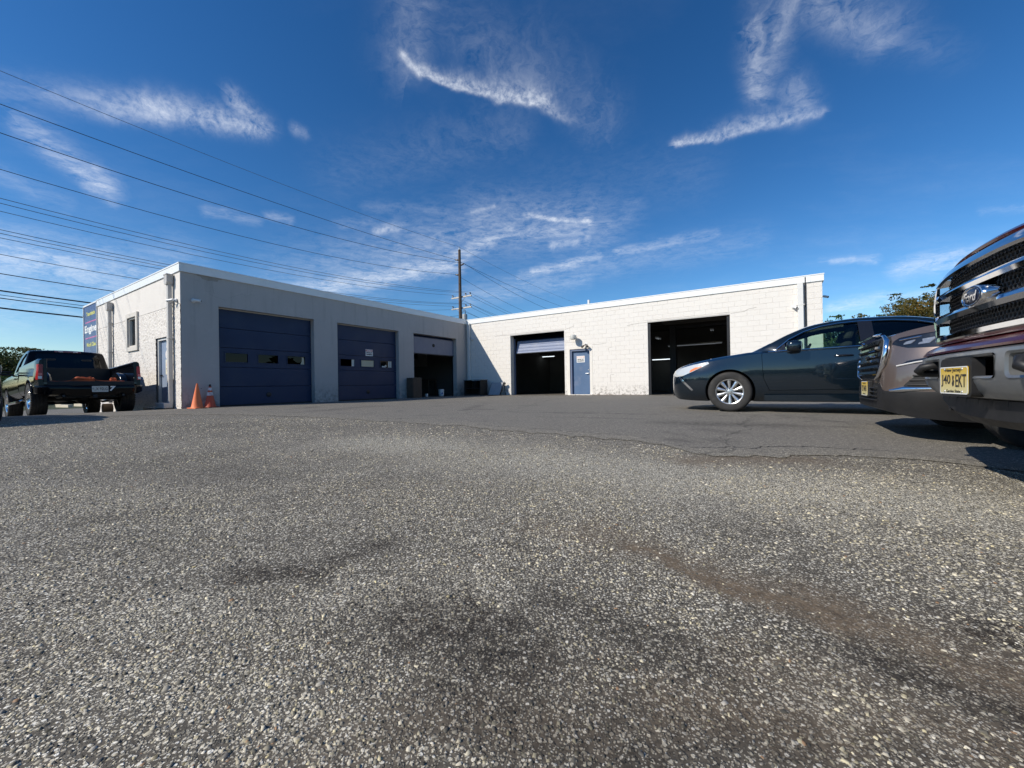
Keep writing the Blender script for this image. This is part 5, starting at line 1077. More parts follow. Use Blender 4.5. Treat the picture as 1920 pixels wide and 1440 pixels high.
def ring_pts(lines, s, sub=3, dy=0.0, sy=1.0, dz=0.0):
    P = [(float(pchip(l[0], s))*sy+dy, float(pchip(l[1], s))+dz) for l in lines]; sh = [l[2] for l in lines]; n = len(P); out = []
    for i in range(n-1):
        p1, p2 = Vector(P[i]), Vector(P[i+1]); p0 = Vector(P[i-1]) if i > 0 and not sh[i] else p1*2-p2; p3 = Vector(P[i+2]) if i+2 < n and not sh[i+1] else p2*2-p1
        if i == 0: p0 = Vector((-P[1][0], P[1][1])) if not sh[0] else p0
        if i+2 >= n: p3 = Vector((-P[n-2][0], P[n-2][1]))
        for k_ in range(sub):
            t_ = k_/sub; out.append(.5*((2*p1)+(p2-p0)*t_+(2*p0-5*p1+4*p2-p3)*t_*t_+(3*p1-p0-3*p2+p3)*t_**3))
    out.append(Vector(P[-1])); return out
def loft(lines, ss, sub=3, **kw):
    mb = MB(); rings = []
    for s in ss:
        h = ring_pts(lines, s, sub, **kw); h[0].x = 0; h[-1].x = 0
        ring = [(-s, p.x, p.y) for p in h]+[(-s, -p.x, p.y) for p in h[-2:0:-1]]; rings.append(ring)
    n = len(rings[0]); vs = [p for r in rings for p in r]; fs = []
    for i in range(len(rings)-1):
        for j in range(n): fs.append((i*n+j, (i+1)*n+j, (i+1)*n+(j+1) % n, i*n+(j+1) % n))
    fs += [tuple(range(n)), tuple(range((len(rings)-1)*n, len(rings)*n))[::-1]]
    mb.add(vs, fs); return mb
def fixn(m):
    bm = bmesh.new(); bm.from_mesh(m); bmesh.ops.recalc_face_normals(bm, faces=bm.faces); bm.to_mesh(m); bm.free(); return m
def pris(poly, axis, a, b, mi=0):
    if axis == 'y': poly = [(-p[0], p[1]) for p in poly]
    if axis == 'z': poly = [(-p[0], p[1]) for p in poly]
    mb = MB(); mb.prism(poly, axis, a, b, mi); return fixn(mb.mesh())
def shrink(poly, g):
    cx = sum(p[0] for p in poly)/len(poly); cz = sum(p[1] for p in poly)/len(poly); hx = max(abs(p[0]-cx) for p in poly); hz = max(abs(p[1]-cz) for p in poly)
    return [(cx+(p[0]-cx)*(1-g/hx), cz+(p[1]-cz)*(1-g/hz)) for p in poly]
def patch(root, name, body, cutters, off, mat, sm=35):
    m = boolean(body.copy(), [('INTERSECT', c_) for c_ in cutters]); m.materials.clear(); m.polygons.foreach_set('material_index', [0]*len(m.polygons))
    if len(m.vertices) == 0: return None
    nrm = [v.normal.copy() for v in m.vertices]
    for v, n_ in zip(m.vertices, nrm): v.co += n_*off
    return link(name, m, mat, root, sm=sm)
def round_rect(x0, x1, z0, z1, r, n=4):
    out = []
    for cx, cz, a0 in ((x1-r, z1-r, 0), (x0+r, z1-r, 90), (x0+r, z0+r, 180), (x1-r, z0+r, 270)):
        for i in range(n+1): a = math.radians(a0+90*i/n); out.append((cx+r*math.cos(a), cz+r*math.sin(a)))
    return out
def wheel(root, s, y, R, rim, wd, style, z=None, rimmat=None, blocks=False, dish=.035):
    z = R if z is None else z; e = empty('wheel', parent=root); sg = 1 if y > 0 else -1; rimmat = rimmat or ALLOY
    M = Matrix.Translation((-s, y, z)) @ Matrix.Rotation(-sg*PI/2, 4, 'X') @ Matrix.Rotation(.35, 4, 'Z')
    h = wd/2; prof = [(rim-.012, h-.022), (rim, h-.010), (rim+.012, h-.004), (rim+.3*(R-rim), h+.002), (R-.045, h+.003), (R-.03, h), (R-.014, h-.010), (R-.004, h-.026)]
    for k_ in (-.42, 0, .42): prof += [(R, k_*-h*1.0+.012+.0), (R-.009, k_*-h+.006), (R-.009, k_*-h-.006), (R, k_*-h-.012)]
    prof = [p for p in prof if p[1] > -h+.02]+[(R-.004, -h+.026), (R-.03, -h), (rim, -h+.01), (rim-.012, -h+.03)]
    mb = MB(); mb.lathe(prof, 56, M, closed=True)
    if blocks:
        for i in range(44):
            a = 2*PI*i/44; m_ = M @ Matrix.Rotation(a, 4, 'Z')
            for hs in (1, -1):
                b_ = MB(); b_.box(R-.035, R+.004, -.014, .014, hs*h-.035 if hs > 0 else -h-.006, hs*h+.006 if hs > 0 else -h+.035); mb.add([m_ @ Vector(v) for v in b_.v], b_.f)
    link('tyre', fixn(mb.mesh()), TYRE, e, sm=30)
    mb = MB(); mb.lathe([(rim-.012, h-.02), (rim-.002, h-.012), (rim-.008, h-.006), (rim-.02, h-.012), (rim-.03, h-.05), (rim-.035, -h+.04), (rim-.012, -h+.03)], 48, M)
    n, w0, w1, kind = style
    ho = h-dish
    for i in range(n):
        a = 2*PI*i/n
        pairs = [(0, w0, w1)] if kind == 'single' else [(-.16, w0, w1), (.16, w0, w1)]
        for da, a0, a1 in pairs:
            m_ = M @ Matrix.Rotation(a, 4, 'Z'); r0, r1 = .045, rim-.022; t0, t1 = (0, da*rim*1.1) if kind != 'single' else (0, 0)
            v = []
            for (r, wv, off, hh, th) in ((r0, a0, t0, ho, .035), ((r0+r1)/2, (a0+a1)/2*.94, (t0+t1)/2, ho+.010, .032), (r1, a1, t1, h-.022, .03)):
                v += [(r, off-wv, hh-.006), (r, off-wv*.25, hh+.004), (r, off+wv*.25, hh+.004), (r, off+wv, hh-.006), (r, off+wv, hh-th), (r, off-wv, hh-th)]
            f = []
            for k_ in range(2):
                for j in range(6): f.append((k_*6+j, k_*6+(j+1) % 6, (k_+1)*6+(j+1) % 6, (k_+1)*6+j))
            mb.add([m_ @ Vector(p) for p in v], f)
    mb.lathe([(0, ho+.012), (.030, ho+.010), (.034, ho+.002), (.062, ho), (.070, ho-.03), (.06, ho-.05)], 24, M)
    link('rim', fixn(mb.mesh()), rimmat, e, sm=35)
    mb = MB(); mb.lathe([(0, -h*.1), (rim*.72, -h*.1), (rim*.72, -h*.25), (rim-.036, -h*.3)], 40, M); link('brake_disc', mb, pm('brake_dark', (.05, .048, .045), .5, metal=.6), e, sm=35)
    mb = MB()
    for i in range(5):
        a = 2*PI*(i+.5)/5; mb.lathe([(0, .014), (.009, .014), (.010, 0)], 8, M @ Matrix.Rotation(a, 4, 'Z') @ Matrix.Translation((.052, 0, ho-.004)))
    link('lug_nut', mb, DARKM, e)
    return e
def plate(root, name, M, lines, face, w_=.305, h_=.152):
    p = empty(name, parent=root); p.matrix_local = M
    mb = MB(); mb.add([(x, z, .003) for x, z in round_rect(-w_/2, w_/2, -h_/2, h_/2, .012)]+[(x, z, 0) for x, z in round_rect(-w_/2, w_/2, -h_/2, h_/2, .012)], [tuple(range(20))]+[tuple(range(20, 40))[::-1]]+[(i, 20+i, 20+(i+1) % 20, (i+1) % 20) for i in range(20)]); link('plate_face', fixn(mb.mesh()), face, p)
    mb = MB(); ro = round_rect(-w_/2, w_/2, -h_/2, h_/2, .012); ri = round_rect(-w_/2+.006, w_/2-.006, -h_/2+.006, h_/2-.006, .010)
    mb.add([(x, z, .0036) for x, z in ro]+[(x, z, .0036) for x, z in ri], [(i, (i+1) % 20, 20+(i+1) % 20, 20+i) for i in range(20)]); link('plate_rim', mb, SIGNW, p)
    for body, x, z, wd, ht in lines:
        tm = fit_width(text_mesh(body, .05, .0004, bold=.0006), wd, ht); tm.transform(Matrix.Translation((x, z, .0040))); tm.materials.append(INK); link('lettering', tm, None, p)
    return p
def plate_mat():
    mt = bpy.data.materials.new('straw_plate'); mt.use_nodes = True; t = mt.node_tree; q = NT(t); b = t.nodes['Principled BSDF']
    z = q.sep(q.n('ShaderNodeTexCoord').outputs['Generated'])[1]
    q.put(b.inputs['Base Color'], q.mix(q.remap(z, .1, .95), (.66, .58, .30), (.66, .42, .025))); b.inputs['Roughness'].default_value = .45; return mt
PLATE = plate_mat(); PLATEW = pm('pale_plate', (.55, .55, .48), .5, var=.05)
FWD = Matrix(((0, 0, 1, 0), (1, 0, 0, 0), (0, 1, 0, 0), (0, 0, 0, 1)))     # local x->Y, y->Z, z->X
def place(o, nose, ang, sf, sr):
    h = Vector((math.cos(ang), math.sin(ang))); f = nose-h*sf; r = nose-h*sr; zf, zr = GZ(f.x, f.y), GZ(r.x, r.y)
    pitch = math.atan2(zf-zr, sr-sf); z = zf+(zf-zr)/(sr-sf)*sf
    o.location = (nose.x, nose.y, z+.004); o.rotation_euler = (0, -pitch, ang)
HEAD = PI-YAW

def build_car(root, C):
    mats = [C['paint'], WELL]
    ss = C['ss']; base = fixn(loft(C['lines'], ss).mesh('body')); 
    for m_ in mats: base.materials.append(m_)
    cut = []
    for (s, z, R) in C['arches']:
        for sg in (1, -1):
            mb = MB(); mb.tube([(-s, sg*C.get('arch_in', .55), z), (-s, sg*1.4, z)], R, 44, mi=1); cut.append(('DIFFERENCE', fixn(mb.mesh())))
    arch = boolean(base.copy(), cut); 
    body = arch.copy(); ops = []
    yin = C.get('door_in', .66)
    for poly in C['doors']:
        for sg in (1, -1): ops.append(('DIFFERENCE', pris(poly, 'y', min(sg*yin, sg*1.4), max(sg*yin, sg*1.4), 1)))
    if C.get('cabin'): ops.append(('DIFFERENCE', pris(C['cabin'], 'y', -C['cabin_y'], C['cabin_y'], 1)))
    body = boolean(body, ops) if ops else body
    b_o = link('body', body, mats, root, sm=32)
    for poly, hd in zip(C['doors'], C['handles']):
        for sg in (1, -1):
            d = patch(root, 'door', arch, [pris(shrink(poly, .007), 'y', min(sg*(yin+.02), sg*1.4), max(sg*(yin+.02), sg*1.4))], 0.0, C['paint'])
            if d is None or hd is None: continue
            s, z = hd; y = float(pchip(C['lines'][C.get('hl', 3)][0], s))*sg+C.get('hoff', 0)*sg; mb = MB()
            mb.tube([(-s+.11, y-sg*.012, z), (-s+.09, y+sg*.030, z+.004), (-s, y+sg*.038, z+.006), (-s-.09, y+sg*.030, z+.004), (-s-.11, y-sg*.012, z)], [.010, .013, .014, .013, .010], 10); link('handle', mb, C.get('handle_mat', C['paint']), d, sm=50)
    # greenhouse
    if 'gh' in C:
        G = C['gh']; gs = G['ss']; outer = fixn(loft(G['lines'], gs).mesh()); inner_ss = np.linspace(gs[0]+.10, gs[-1]-.06, 40)
        il = [(l[0], l[1], l[2]) for l in G['lines']]
        inner = fixn(loft(il, inner_ss, sy=.945, dz=-.035).mesh()); 
        for m_ in mats: outer.materials.append(m_)
        low = MB(); low.box(-gs[-1]+.1, -gs[0]-.12, -G['low_y'], G['low_y'], G['zb']-.2, G['zb']+.06)
        ops = [('DIFFERENCE', inner), ('DIFFERENCE', fixn(low.mesh()))]
        for poly in G['side']: ops.append(('DIFFERENCE', pris(poly, 'y', -1.4, 1.4, 1)))
        for poly in G['top']: ops.append(('DIFFERENCE', pris(poly, 'z', G['zb']+G.get('top_lo', .02), 3.0, 1)))
        for poly in G.get('front', []): ops.append(('DIFFERENCE', pris(poly, 'x', *G['front_x'], 1)))
        link('roof', boolean(outer, ops), mats, root, sm=32)
        gl = loft(il, np.linspace(gs[0]+.02, gs[-1]-.02, 60), sy=.978, dz=-.012); gl.f = gl.f[:-2]; gm0 = fixn(gl.mesh()); groups = {}
        for p in gm0.polygons:
            s = -p.center.x; n_ = p.normal
            if p.center.z < G['zb']+.0: continue
            if abs(n_.y) > .62: key = ('side_window', p.center.y > 0, sum(s > b for b in G['split']))
            elif s < G['roof0']: key = ('windshield', 0, 0)
            elif s > G['roof1']: key = ('rear_window', 0, 0)
            else: continue
            groups.setdefault(key, []).append(p.index)
        for key, ids in groups.items():
            used = sorted({v for i in ids for v in gm0.polygons[i].vertices}); mp = {v: i for i, v in enumerate(used)}
            m = bpy.data.meshes.new(key[0]); m.from_pydata([gm0.vertices[v].co[:] for v in used], [], [tuple(mp[v] for v in gm0.polygons[i].vertices) for i in ids]); m.update()
            link(key[0], m, G['glass_rear'] if (key[0] == 'rear_window' or (key[0] == 'side_window' and key[2] > 0)) else G['glass'], root, sm=60)
    return arch, b_o
def seats(root, rows, z, w_=.46, hgt=.98):
    for s in rows:
        for y in (-.37, .37):
            e = empty('seat', parent=root); mb = MB(); mb.bbox(-s-.05, -s+.45, y-w_/2, y+w_/2, z-.12, z+.02, .04); link('cushion', mb, SEAT, e)
            mb = MB(); mb.bbox(-.08, .06, y-w_/2, y+w_/2, 0, .58, .05); mb.bbox(-.06, .05, y-.13, y+.13, .62, .80, .04); mb.v = [(v[0]-s-.08-v[2]*.28, v[1], v[2]+z) for v in mb.v]; link('backrest', mb, SEAT, e)
def mirror(root, s, y, z, mat, size=(.11, .20, .13), armz=-.03):
    sg = 1 if y > 0 else -1; e = empty('side_mirror', parent=root); bm = bmesh.new(); bmesh.ops.create_uvsphere(bm, u_segments=20, v_segments=12, radius=1)
    for v in bm.verts:
        c = v.co; c.x = max(c.x, -.75); sc = (abs(c.x)**4+abs(c.y)**4+abs(c.z)**4)**.25; c *= 1/max(.6, sc)*.92
        v.co = Vector((-s+c.x*size[0], y+c.y*size[1]/1.0*.55, z+c.z*size[2]*.55))
    mb = MB(); mb.bm(bm); link('housing', fixn(mb.mesh()), mat, e, sm=50)
    mb = MB(); mb.tube([(-s, y-sg*.20, z-.06), (-s, y-sg*.04, z-.03)], [.028, .026], 10); link('arm', mb, GLOSSB, e, sm=50)
    mb = MB(); mb.bbox(-s-.75*size[0]-.004, -s-.75*size[0]-.001, y-size[1]*.45, y+size[1]*.45, z-size[2]*.42, z+size[2]*.42, .001); link('mirror_glass', mb, CHROME, e)

# ---- sedan
L4z = [(0, .64), (.06, .69), (.14, .725), (.3, .775), (.6, .835), (1.0, .90), (1.4, .945), (2.5, .97), (3.6, .995), (4.3, 1.0), (4.72, .93), (4.85, .84)]
SED_LINES = [
    ([(0, 0), (4.85, 0)], [(0, .26), (.15, .19), (.6, .17), (4.3, .2), (4.85, .36)], True),
    ([(0, .40), (.06, .52), (.2, .66), (.5, .76), (1.2, .79), (3.7, .79), (4.5, .72), (4.85, .52)], [(0, .26), (.15, .19), (.6, .17), (4.3, .2), (4.85, .36)], True),
    ([(0, .46), (.06, .60), (.15, .71), (.3, .80), (.6, .875), (1.3, .885), (3.6, .885), (4.3, .86), (4.75, .74), (4.85, .62)], [(0, .36), (.3, .32), (4.3, .34), (4.85, .46)], False),
    ([(0, .47), (.06, .62), (.15, .73), (.3, .825), (.6, .895), (1.0, .908), (3.6, .91), (4.3, .87), (4.75, .76), (4.85, .64)], [(0, .54), (.3, .60), (1.4, .66), (4.85, .68)], False),
    ([(0, .42), (.06, .57), (.15, .67), (.3, .775), (.6, .855), (1.0, .885), (1.4, .892), (3.5, .888), (4.3, .835), (4.75, .72), (4.85, .60)], L4z, True),
    ([(0, .36), (.06, .48), (.15, .58), (.3, .67), (.6, .735), (1.0, .77), (1.4, .80), (3.6, .80), (4.3, .74), (4.85, .52)], [(0, .675), (.06, .73), (.14, .768), (.3, .82), (.6, .885), (1.0, .948), (1.35, .985), (1.6, .99), (4.0, 1.05), (4.5, 1.04), (4.75, .98), (4.85, .88)], True),
    ([(0, 0), (4.85, 0)], [(0, .69), (.06, .745), (.14, .79), (.3, .845), (.6, .915), (1.0, .98), (1.35, 1.02), (1.6, 1.02), (4.0, 1.08), (4.6, 1.07), (4.78, 1.0), (4.85, .9)], False)]
SED_SS = np.concatenate([np.linspace(0, .3, 14), np.linspace(.36, 4.4, 56), np.linspace(4.45, 4.85, 12)])
SED_GH = dict(ss=np.linspace(1.28, 4.16, 64), zb=.90, low_y=.66, roof0=2.02, roof1=3.35, split=[2.74],
    lines=[([(1.28, 0), (4.16, 0)], [(1.28, .90), (4.16, .90)], True), ([(1.28, .66), (1.7, .80), (3.6, .80), (4.16, .62)], [(1.28, .90), (4.16, .90)], True),
           ([(1.28, .68), (1.7, .835), (3.6, .835), (4.16, .64)], [(1.28, .96), (1.7, .975), (3.6, 1.0), (4.16, 1.03)], False),
           ([(1.28, .68), (1.55, .76), (2.1, .66), (2.6, .615), (3.2, .61), (3.7, .63), (4.16, .60)], [(1.28, .98), (1.5, 1.06), (1.8, 1.22), (2.1, 1.335), (2.4, 1.385), (2.7, 1.40), (3.1, 1.385), (3.5, 1.315), (3.8, 1.20), (4.0, 1.11), (4.16, 1.04)], True),
           ([(1.28, .55), (1.55, .66), (2.1, .58), (2.6, .54), (3.2, .54), (3.7, .55), (4.16, .50)], [(1.28, .995), (1.5, 1.10), (1.8, 1.262), (2.1, 1.38), (2.4, 1.43), (2.7, 1.447), (3.1, 1.432), (3.5, 1.36), (3.8, 1.235), (4.0, 1.135), (4.16, 1.055)], False),
           ([(1.28, 0), (4.16, 0)], [(1.28, 1.01), (1.5, 1.135), (1.8, 1.305), (2.1, 1.415), (2.4, 1.458), (2.7, 1.472), (3.1, 1.458), (3.5, 1.39), (3.8, 1.26), (4.0, 1.155), (4.16, 1.07)], False)],
    side=[[(1.62, .985), (1.80, 1.15), (2.0, 1.262), (2.2, 1.325), (2.42, 1.362), (2.66, 1.372), (2.69, 1.01)], [(2.81, 1.015), (2.79, 1.372), (3.05, 1.36), (3.3, 1.325), (3.52, 1.26), (3.54, 1.03)], [(3.575, 1.03), (3.56, 1.235), (3.74, 1.14), (3.86, 1.06)]],
    top=[[(1.38, -.60), (2.02, -.52), (2.02, .52), (1.38, .60)], [(3.42, -.50), (3.42, .50), (4.06, .54), (4.06, -.54)]], glass=GREENGL, glass_rear=TINT)
SED_DOORS = [[(1.43, .90), (1.435, .97), (2.735, 1.02), (2.735, .60), (2.72, .37), (1.53, .35), (1.45, .55)], [(2.755, .60), (2.755, 1.02), (3.80, 1.04), (3.80, .93), (3.62, .80), (3.46, .60), (3.36, .37), (2.755, .37)]]
def sedan(name, pnt, label, nose, ang, glass_front=GREENGL):
    r = empty(name, label=label, category='car'); gh = dict(SED_GH); gh['glass'] = glass_front
    arch, body = build_car(r, dict(lines=SED_LINES, ss=SED_SS, paint=pnt, arches=[(.97, .335, .372), (3.745, .335, .372)], doors=SED_DOORS, handles=[(2.46, .865), (3.50, .885)], hl=3, hoff=-.012,
        cabin=[(1.52, 1.3), (1.70, .42), (3.55, .42), (3.95, 1.3)], cabin_y=.70, gh=gh, handle_mat=GLOSSB))
    for s in (.97, 3.745):
        for y in (.80, -.80): wheel(r, s, y, .333, .215, .215, (10, .014, .030, 'single'))
    # lamps
    hl = [(-.02, .645), (.10, .600), (.22, .615), (.40, .690), (.66, .815), (.64, .845), (.40, .805), (.16, .745), (.02, .70), (-.02, .69)]
    for sg in (1, -1):
        h_ = patch(r, 'headlight', arch, [pris(hl, 'y', min(sg*.36, sg*1.2), max(sg*.36, sg*1.2))], .004, CLEARH)
        if h_: 
            a_ = patch(h_, 'side_reflector', arch, [pris([(.34, .672), (.40, .70), (.55, .77), (.44, .752), (.36, .71)], 'y', min(sg*.5, sg*1.2), max(sg*.5, sg*1.2))], .007, AMBER)
        patch(r, 'fog_trim', arch, [pris([(.15, .575), (.175, .585), (.395, .365), (.375, .355)], 'y', min(sg*.45, sg*1.2), max(sg*.45, sg*1.2))], .008, CHROME)
        patch(r, 'tail_light', arch, [pris([(4.35, .93), (4.60, .95), (4.9, .90), (4.9, .76), (4.55, .80)], 'y', min(sg*.4, sg*1.2), max(sg*.4, sg*1.2))], .004, REDL)
        mirror(r, 1.86, sg*1.0, 1.035, pnt, size=(.11, .21, .16))
        # belt and window trims
        mb = MB(); mb.tube([(-s, sg*(.845+.002), z) for s, z in ((1.52, .972), (1.8, .985), (2.4, .998), (3.0, 1.008), (3.6, 1.022), (3.88, 1.03))], .008, 6); link('belt_trim', mb, CHROME, r)
        mb = MB(); pts = [(1.60, .985), (1.80, 1.165), (2.0, 1.278), (2.2, 1.342), (2.42, 1.378), (2.66, 1.388), (3.05, 1.376), (3.3, 1.34), (3.52, 1.275), (3.76, 1.15), (3.90, 1.06)]
        gl_ = SED_GH['lines']
        def yside(s, z):
            y2, z2 = float(pchip(gl_[2][0], s)), float(pchip(gl_[2][1], s)); y3, z3 = float(pchip(gl_[3][0], s)), float(pchip(gl_[3][1], s)); return y2+(y3-y2)*min(1, max(0, (z-z2)/max(.02, z3-z2)))
        mb.tube([(-s, sg*(yside(s, z)+.006), z) for s, z in pts], .007, 6); link('window_trim', mb, CHROME, r)
        mb = MB(); mb.add([(-s, sg*(yside(s, z)+.010), z) for s, z in ((2.665, .995), (2.83, .998), (2.81, 1.385), (2.65, 1.383))], [(0, 1, 2, 3)]); link('pillar_cover', fixn(mb.mesh()), GLOSSB, r)
        mb = MB(); mb.add([(-s, sg*(yside(s, z)+.009), z) for s, z in ((1.50, .972), (1.76, .985), (1.74, 1.10))], [(0, 1, 2)]); link('mirror_triangle', fixn(mb.mesh()), GLOSSB, r)
        mb = MB(); mb.prism([(-1.46, .19), (-3.3, .19), (-3.3, .30), (-1.46, .28)], 'y', min(sg*.80, sg*.895), max(sg*.80, sg*.895)); link('sill', fixn(mb.mesh()), pnt, r)
    for i in range(6):
        z = .27+i*.055; mb = MB(); mb.tube([(.012-.75*(y*y)**1.15*.30, y, z) for y in np.linspace(-.46, .46, 13)], .014, 6); link('grille_bar', mb, BLKPL, r, sm=50)
    mb = MB(); mb.bbox(-.02, .004, -.44, .44, .25, .60, .005); link('grille_backing', mb, INTER, r)
    mb = MB(); mb.tube([(.016-.22*y*y, y, .632) for y in np.linspace(-.44, .44, 13)], .013, 8); link('upper_grille_trim', mb, CHROME, r, sm=50)
    plate(r, 'front_plate', Matrix.Translation((.035, 0, .49)) @ FWD, [], pm('plain_plate_back', (.30, .30, .29), .6)); mb = MB(); mb.bbox(.012, .034, -.16, .16, .41, .57, .005); link('plate_bracket', mb, BLKPL, r)
    mb = MB(); mb.bbox(-4.93, -4.80, -.45, .45, .40, .55, .03); link('rear_bumper_pad', mb, BLKPL, r)
    seats(r, [2.30, 3.25], .52); mb = MB(); mb.bbox(-2.0, -1.55, -.68, .68, .72, .93, .05); link('dashboard', mb, INTER, r)
    mb = MB(); R_ = Matrix.Translation((-2.02, .36, .93)) @ Matrix.Rotation(PI/2-.45, 4, 'Y'); mb.lathe([(.185+.016*math.cos(t), .016*math.sin(t)) for t in np.linspace(0, 2*PI, 9)[:-1]], 28, R_, closed=True); link('steering_wheel', mb, INTER, r, sm=60)
    mb = MB(); mb.bbox(-.66, -.60, .02, .12, .928, .935, .003); link('washer_nozzle', mb, WHITEP, r)
    place(r, nose, ang, .97, 3.745); return r
TEAL = paint('dark_teal_paint', (.005, .012, .020), metal=.35, rough=.18)
CEN = Vector((3.31, 7.98))
sedan('parked_sedan', TEAL, 'dark teal four-door sedan parked side-on before the block wall', CEN, HEAD)
NVY = paint('dark_navy_paint', (.007, .009, .018), metal=.4, rough=.28)
cr_ = Vector((-8.37, 6.40)); hv = Vector((math.cos(HEAD), math.sin(HEAD))); lv = Vector((-hv.y, hv.x))
sedan('parked_sedan', NVY, 'dark navy car with only its bumper corner reaching into the picture by the pickup', cr_+lv*.70+hv*4.80, HEAD, TINT)

# ---- bronze crossover
BRONZE = paint('bronze_paint', (.180, .138, .116), metal=.55, rough=.30)
SUV_LINES = [
    ([(0, 0), (4.63, 0)], [(0, .30), (.2, .24), (.6, .22), (4, .24), (4.63, .4)], True),
    ([(0, .50), (.06, .62), (.2, .74), (.5, .83), (1.2, .86), (4, .86), (4.63, .66)], [(0, .30), (.2, .24), (.6, .22), (4, .24), (4.63, .4)], True),
    ([(0, .58), (.06, .68), (.2, .79), (.4, .865), (.75, .91), (4.0, .915), (4.5, .84), (4.63, .72)], [(0, .45), (.5, .46), (4.63, .52)], False),
    ([(0, .56), (.06, .67), (.2, .79), (.4, .87), (.75, .918), (4, .92), (4.5, .85), (4.63, .74)], [(0, .68), (.5, .74), (4.63, .80)], False),
    ([(0, .50), (.06, .60), (.2, .73), (.4, .82), (.75, .88), (1.3, .90), (4, .89), (4.5, .82), (4.63, .72)], [(0, .90), (.1, .945), (.3, .99), (.7, 1.035), (1.4, 1.08), (4.63, 1.14)], True),
    ([(0, .42), (.06, .52), (.2, .63), (.4, .71), (.75, .76), (1.3, .79), (4, .80), (4.5, .74), (4.63, .66)], [(0, .955), (.1, 1.01), (.3, 1.065), (.7, 1.115), (1.3, 1.165), (1.6, 1.175), (4.63, 1.2)], True),
    ([(0, 0), (4.63, 0)], [(0, .97), (.1, 1.03), (.3, 1.085), (.7, 1.14), (1.3, 1.195), (1.6, 1.20), (4.63, 1.22)], False)]
SUV_GH = dict(ss=np.linspace(1.35, 4.50, 60), zb=1.10, low_y=.70, roof0=2.05, roof1=4.0, split=[2.75],
    lines=[([(1.35, 0), (4.5, 0)], [(1.35, 1.1), (4.5, 1.1)], True), ([(1.35, .70), (1.8, .82), (4.0, .82), (4.5, .72)], [(1.35, 1.1), (4.5, 1.1)], True),
           ([(1.35, .72), (1.8, .845), (4.0, .845), (4.5, .74)], [(1.35, 1.14), (4.5, 1.18)], False),
           ([(1.35, .72), (1.6, .77), (2.1, .70), (2.8, .665), (4.0, .66), (4.5, .66)], [(1.35, 1.155), (1.6, 1.27), (2.1, 1.52), (2.5, 1.575), (3.5, 1.56), (4.1, 1.50), (4.5, 1.20)], True),
           ([(1.35, .6), (1.6, .66), (2.1, .61), (2.8, .58), (4.0, .57), (4.5, .57)], [(1.35, 1.17), (1.6, 1.31), (2.1, 1.57), (2.5, 1.63), (3.5, 1.615), (4.1, 1.55), (4.5, 1.21)], False),
           ([(1.35, 0), (4.5, 0)], [(1.35, 1.18), (1.6, 1.345), (2.1, 1.61), (2.5, 1.66), (3.5, 1.65), (4.1, 1.58), (4.5, 1.22)], False)],
    side=[[(1.75, 1.17), (2.15, 1.45), (2.5, 1.545), (2.68, 1.55), (2.70, 1.19)], [(2.82, 1.19), (2.80, 1.55), (3.4, 1.535), (3.62, 1.50), (3.66, 1.21)], [(3.72, 1.21), (3.70, 1.48), (4.0, 1.40), (4.2, 1.22)]],
    top=[[(1.46, -.62), (2.06, -.56), (2.06, .56), (1.46, .62)], [(4.12, -.52), (4.12, .52), (4.44, .56), (4.44, -.56)]], glass=GREENGL, glass_rear=TINT)
r = empty('parked_crossover', label='bronze crossover with a black slatted grille between the teal sedan and maroon pickup', category='car')
arch, body = build_car(r, dict(lines=SUV_LINES, ss=np.concatenate([np.linspace(0, .4, 16), np.linspace(.46, 4.3, 50), np.linspace(4.36, 4.63, 8)]), paint=BRONZE, arches=[(.93, .36, .405), (3.655, .36, .405)], doors=[[(1.52, 1.0), (1.53, 1.12), (2.75, 1.15), (2.75, .42), (1.62, .40)], [(2.77, .42), (2.77, 1.15), (3.72, 1.17), (3.72, 1.0), (3.40, .70), (3.30, .42)]], handles=[(2.5, .95), (3.5, .97)],
    cabin=[(1.6, 1.5), (1.75, .5), (3.9, .5), (4.2, 1.5)], cabin_y=.70, gh=SUV_GH, handle_mat=GLOSSB))
for s in (.93, 3.655):
    for y in (.80, -.80): wheel(r, s, y, .36, .24, .225, (5, .016, .024, 'double'), rimmat=ALLOY)
seats(r, [2.35, 3.3], .70)
def sfront(lines_idx, z): return 0
def suv_s(y, z):
    """how far behind the nose the body skin lies at half width y and height z"""
    for s in np.linspace(0, .9, 91):
        best = None; rp = ring_pts(SUV_LINES, s, 2); yy = max((p.x for p in rp if abs(p.y-z) < .06), default=0)
        if yy >= abs(y): return float(s)
    return .5
# grille: dark opening, slats, chrome brackets
def facefront(poly, a=-.05, b=.34): return pris([(p[0], p[1]) for p in poly], 'x', -b, -a)
gr_poly = [(-.60, .93), (-.52, 1.0), (.52, 1.0), (.60, .93), (.60, .72), (.50, .60), (-.50, .60), (-.60, .72)]
gb = patch(r, 'grille', arch, [facefront(gr_poly)], .003, INTER)
def slat(y0, y1, z, hgt, dep, nm, mat, root_):
    ys = np.linspace(y0, y1, 15); mb = MB(); pts = [(-suv_s(y, z)+.022-dep*.0, y, z) for y in ys]
    vs = []; fs = []
    for (x, y, zz) in pts: vs += [(x, y, zz-hgt/2), (x+.012, y, zz-hgt*.1), (x+.006, y, zz+hgt/2), (x-.03, y, zz+hgt*.4), (x-.03, y, zz-hgt*.4)]
    for i in range(len(pts)-1):
        for j in range(5): fs.append((i*5+j, (i+1)*5+j, (i+1)*5+(j+1) % 5, i*5+(j+1) % 5))
    fs += [(0, 1, 2, 3, 4), tuple(range((len(pts)-1)*5, len(pts)*5))[::-1]]; mb.add(vs, fs); return link(nm, fixn(mb.mesh()), mat, root_, sm=30)
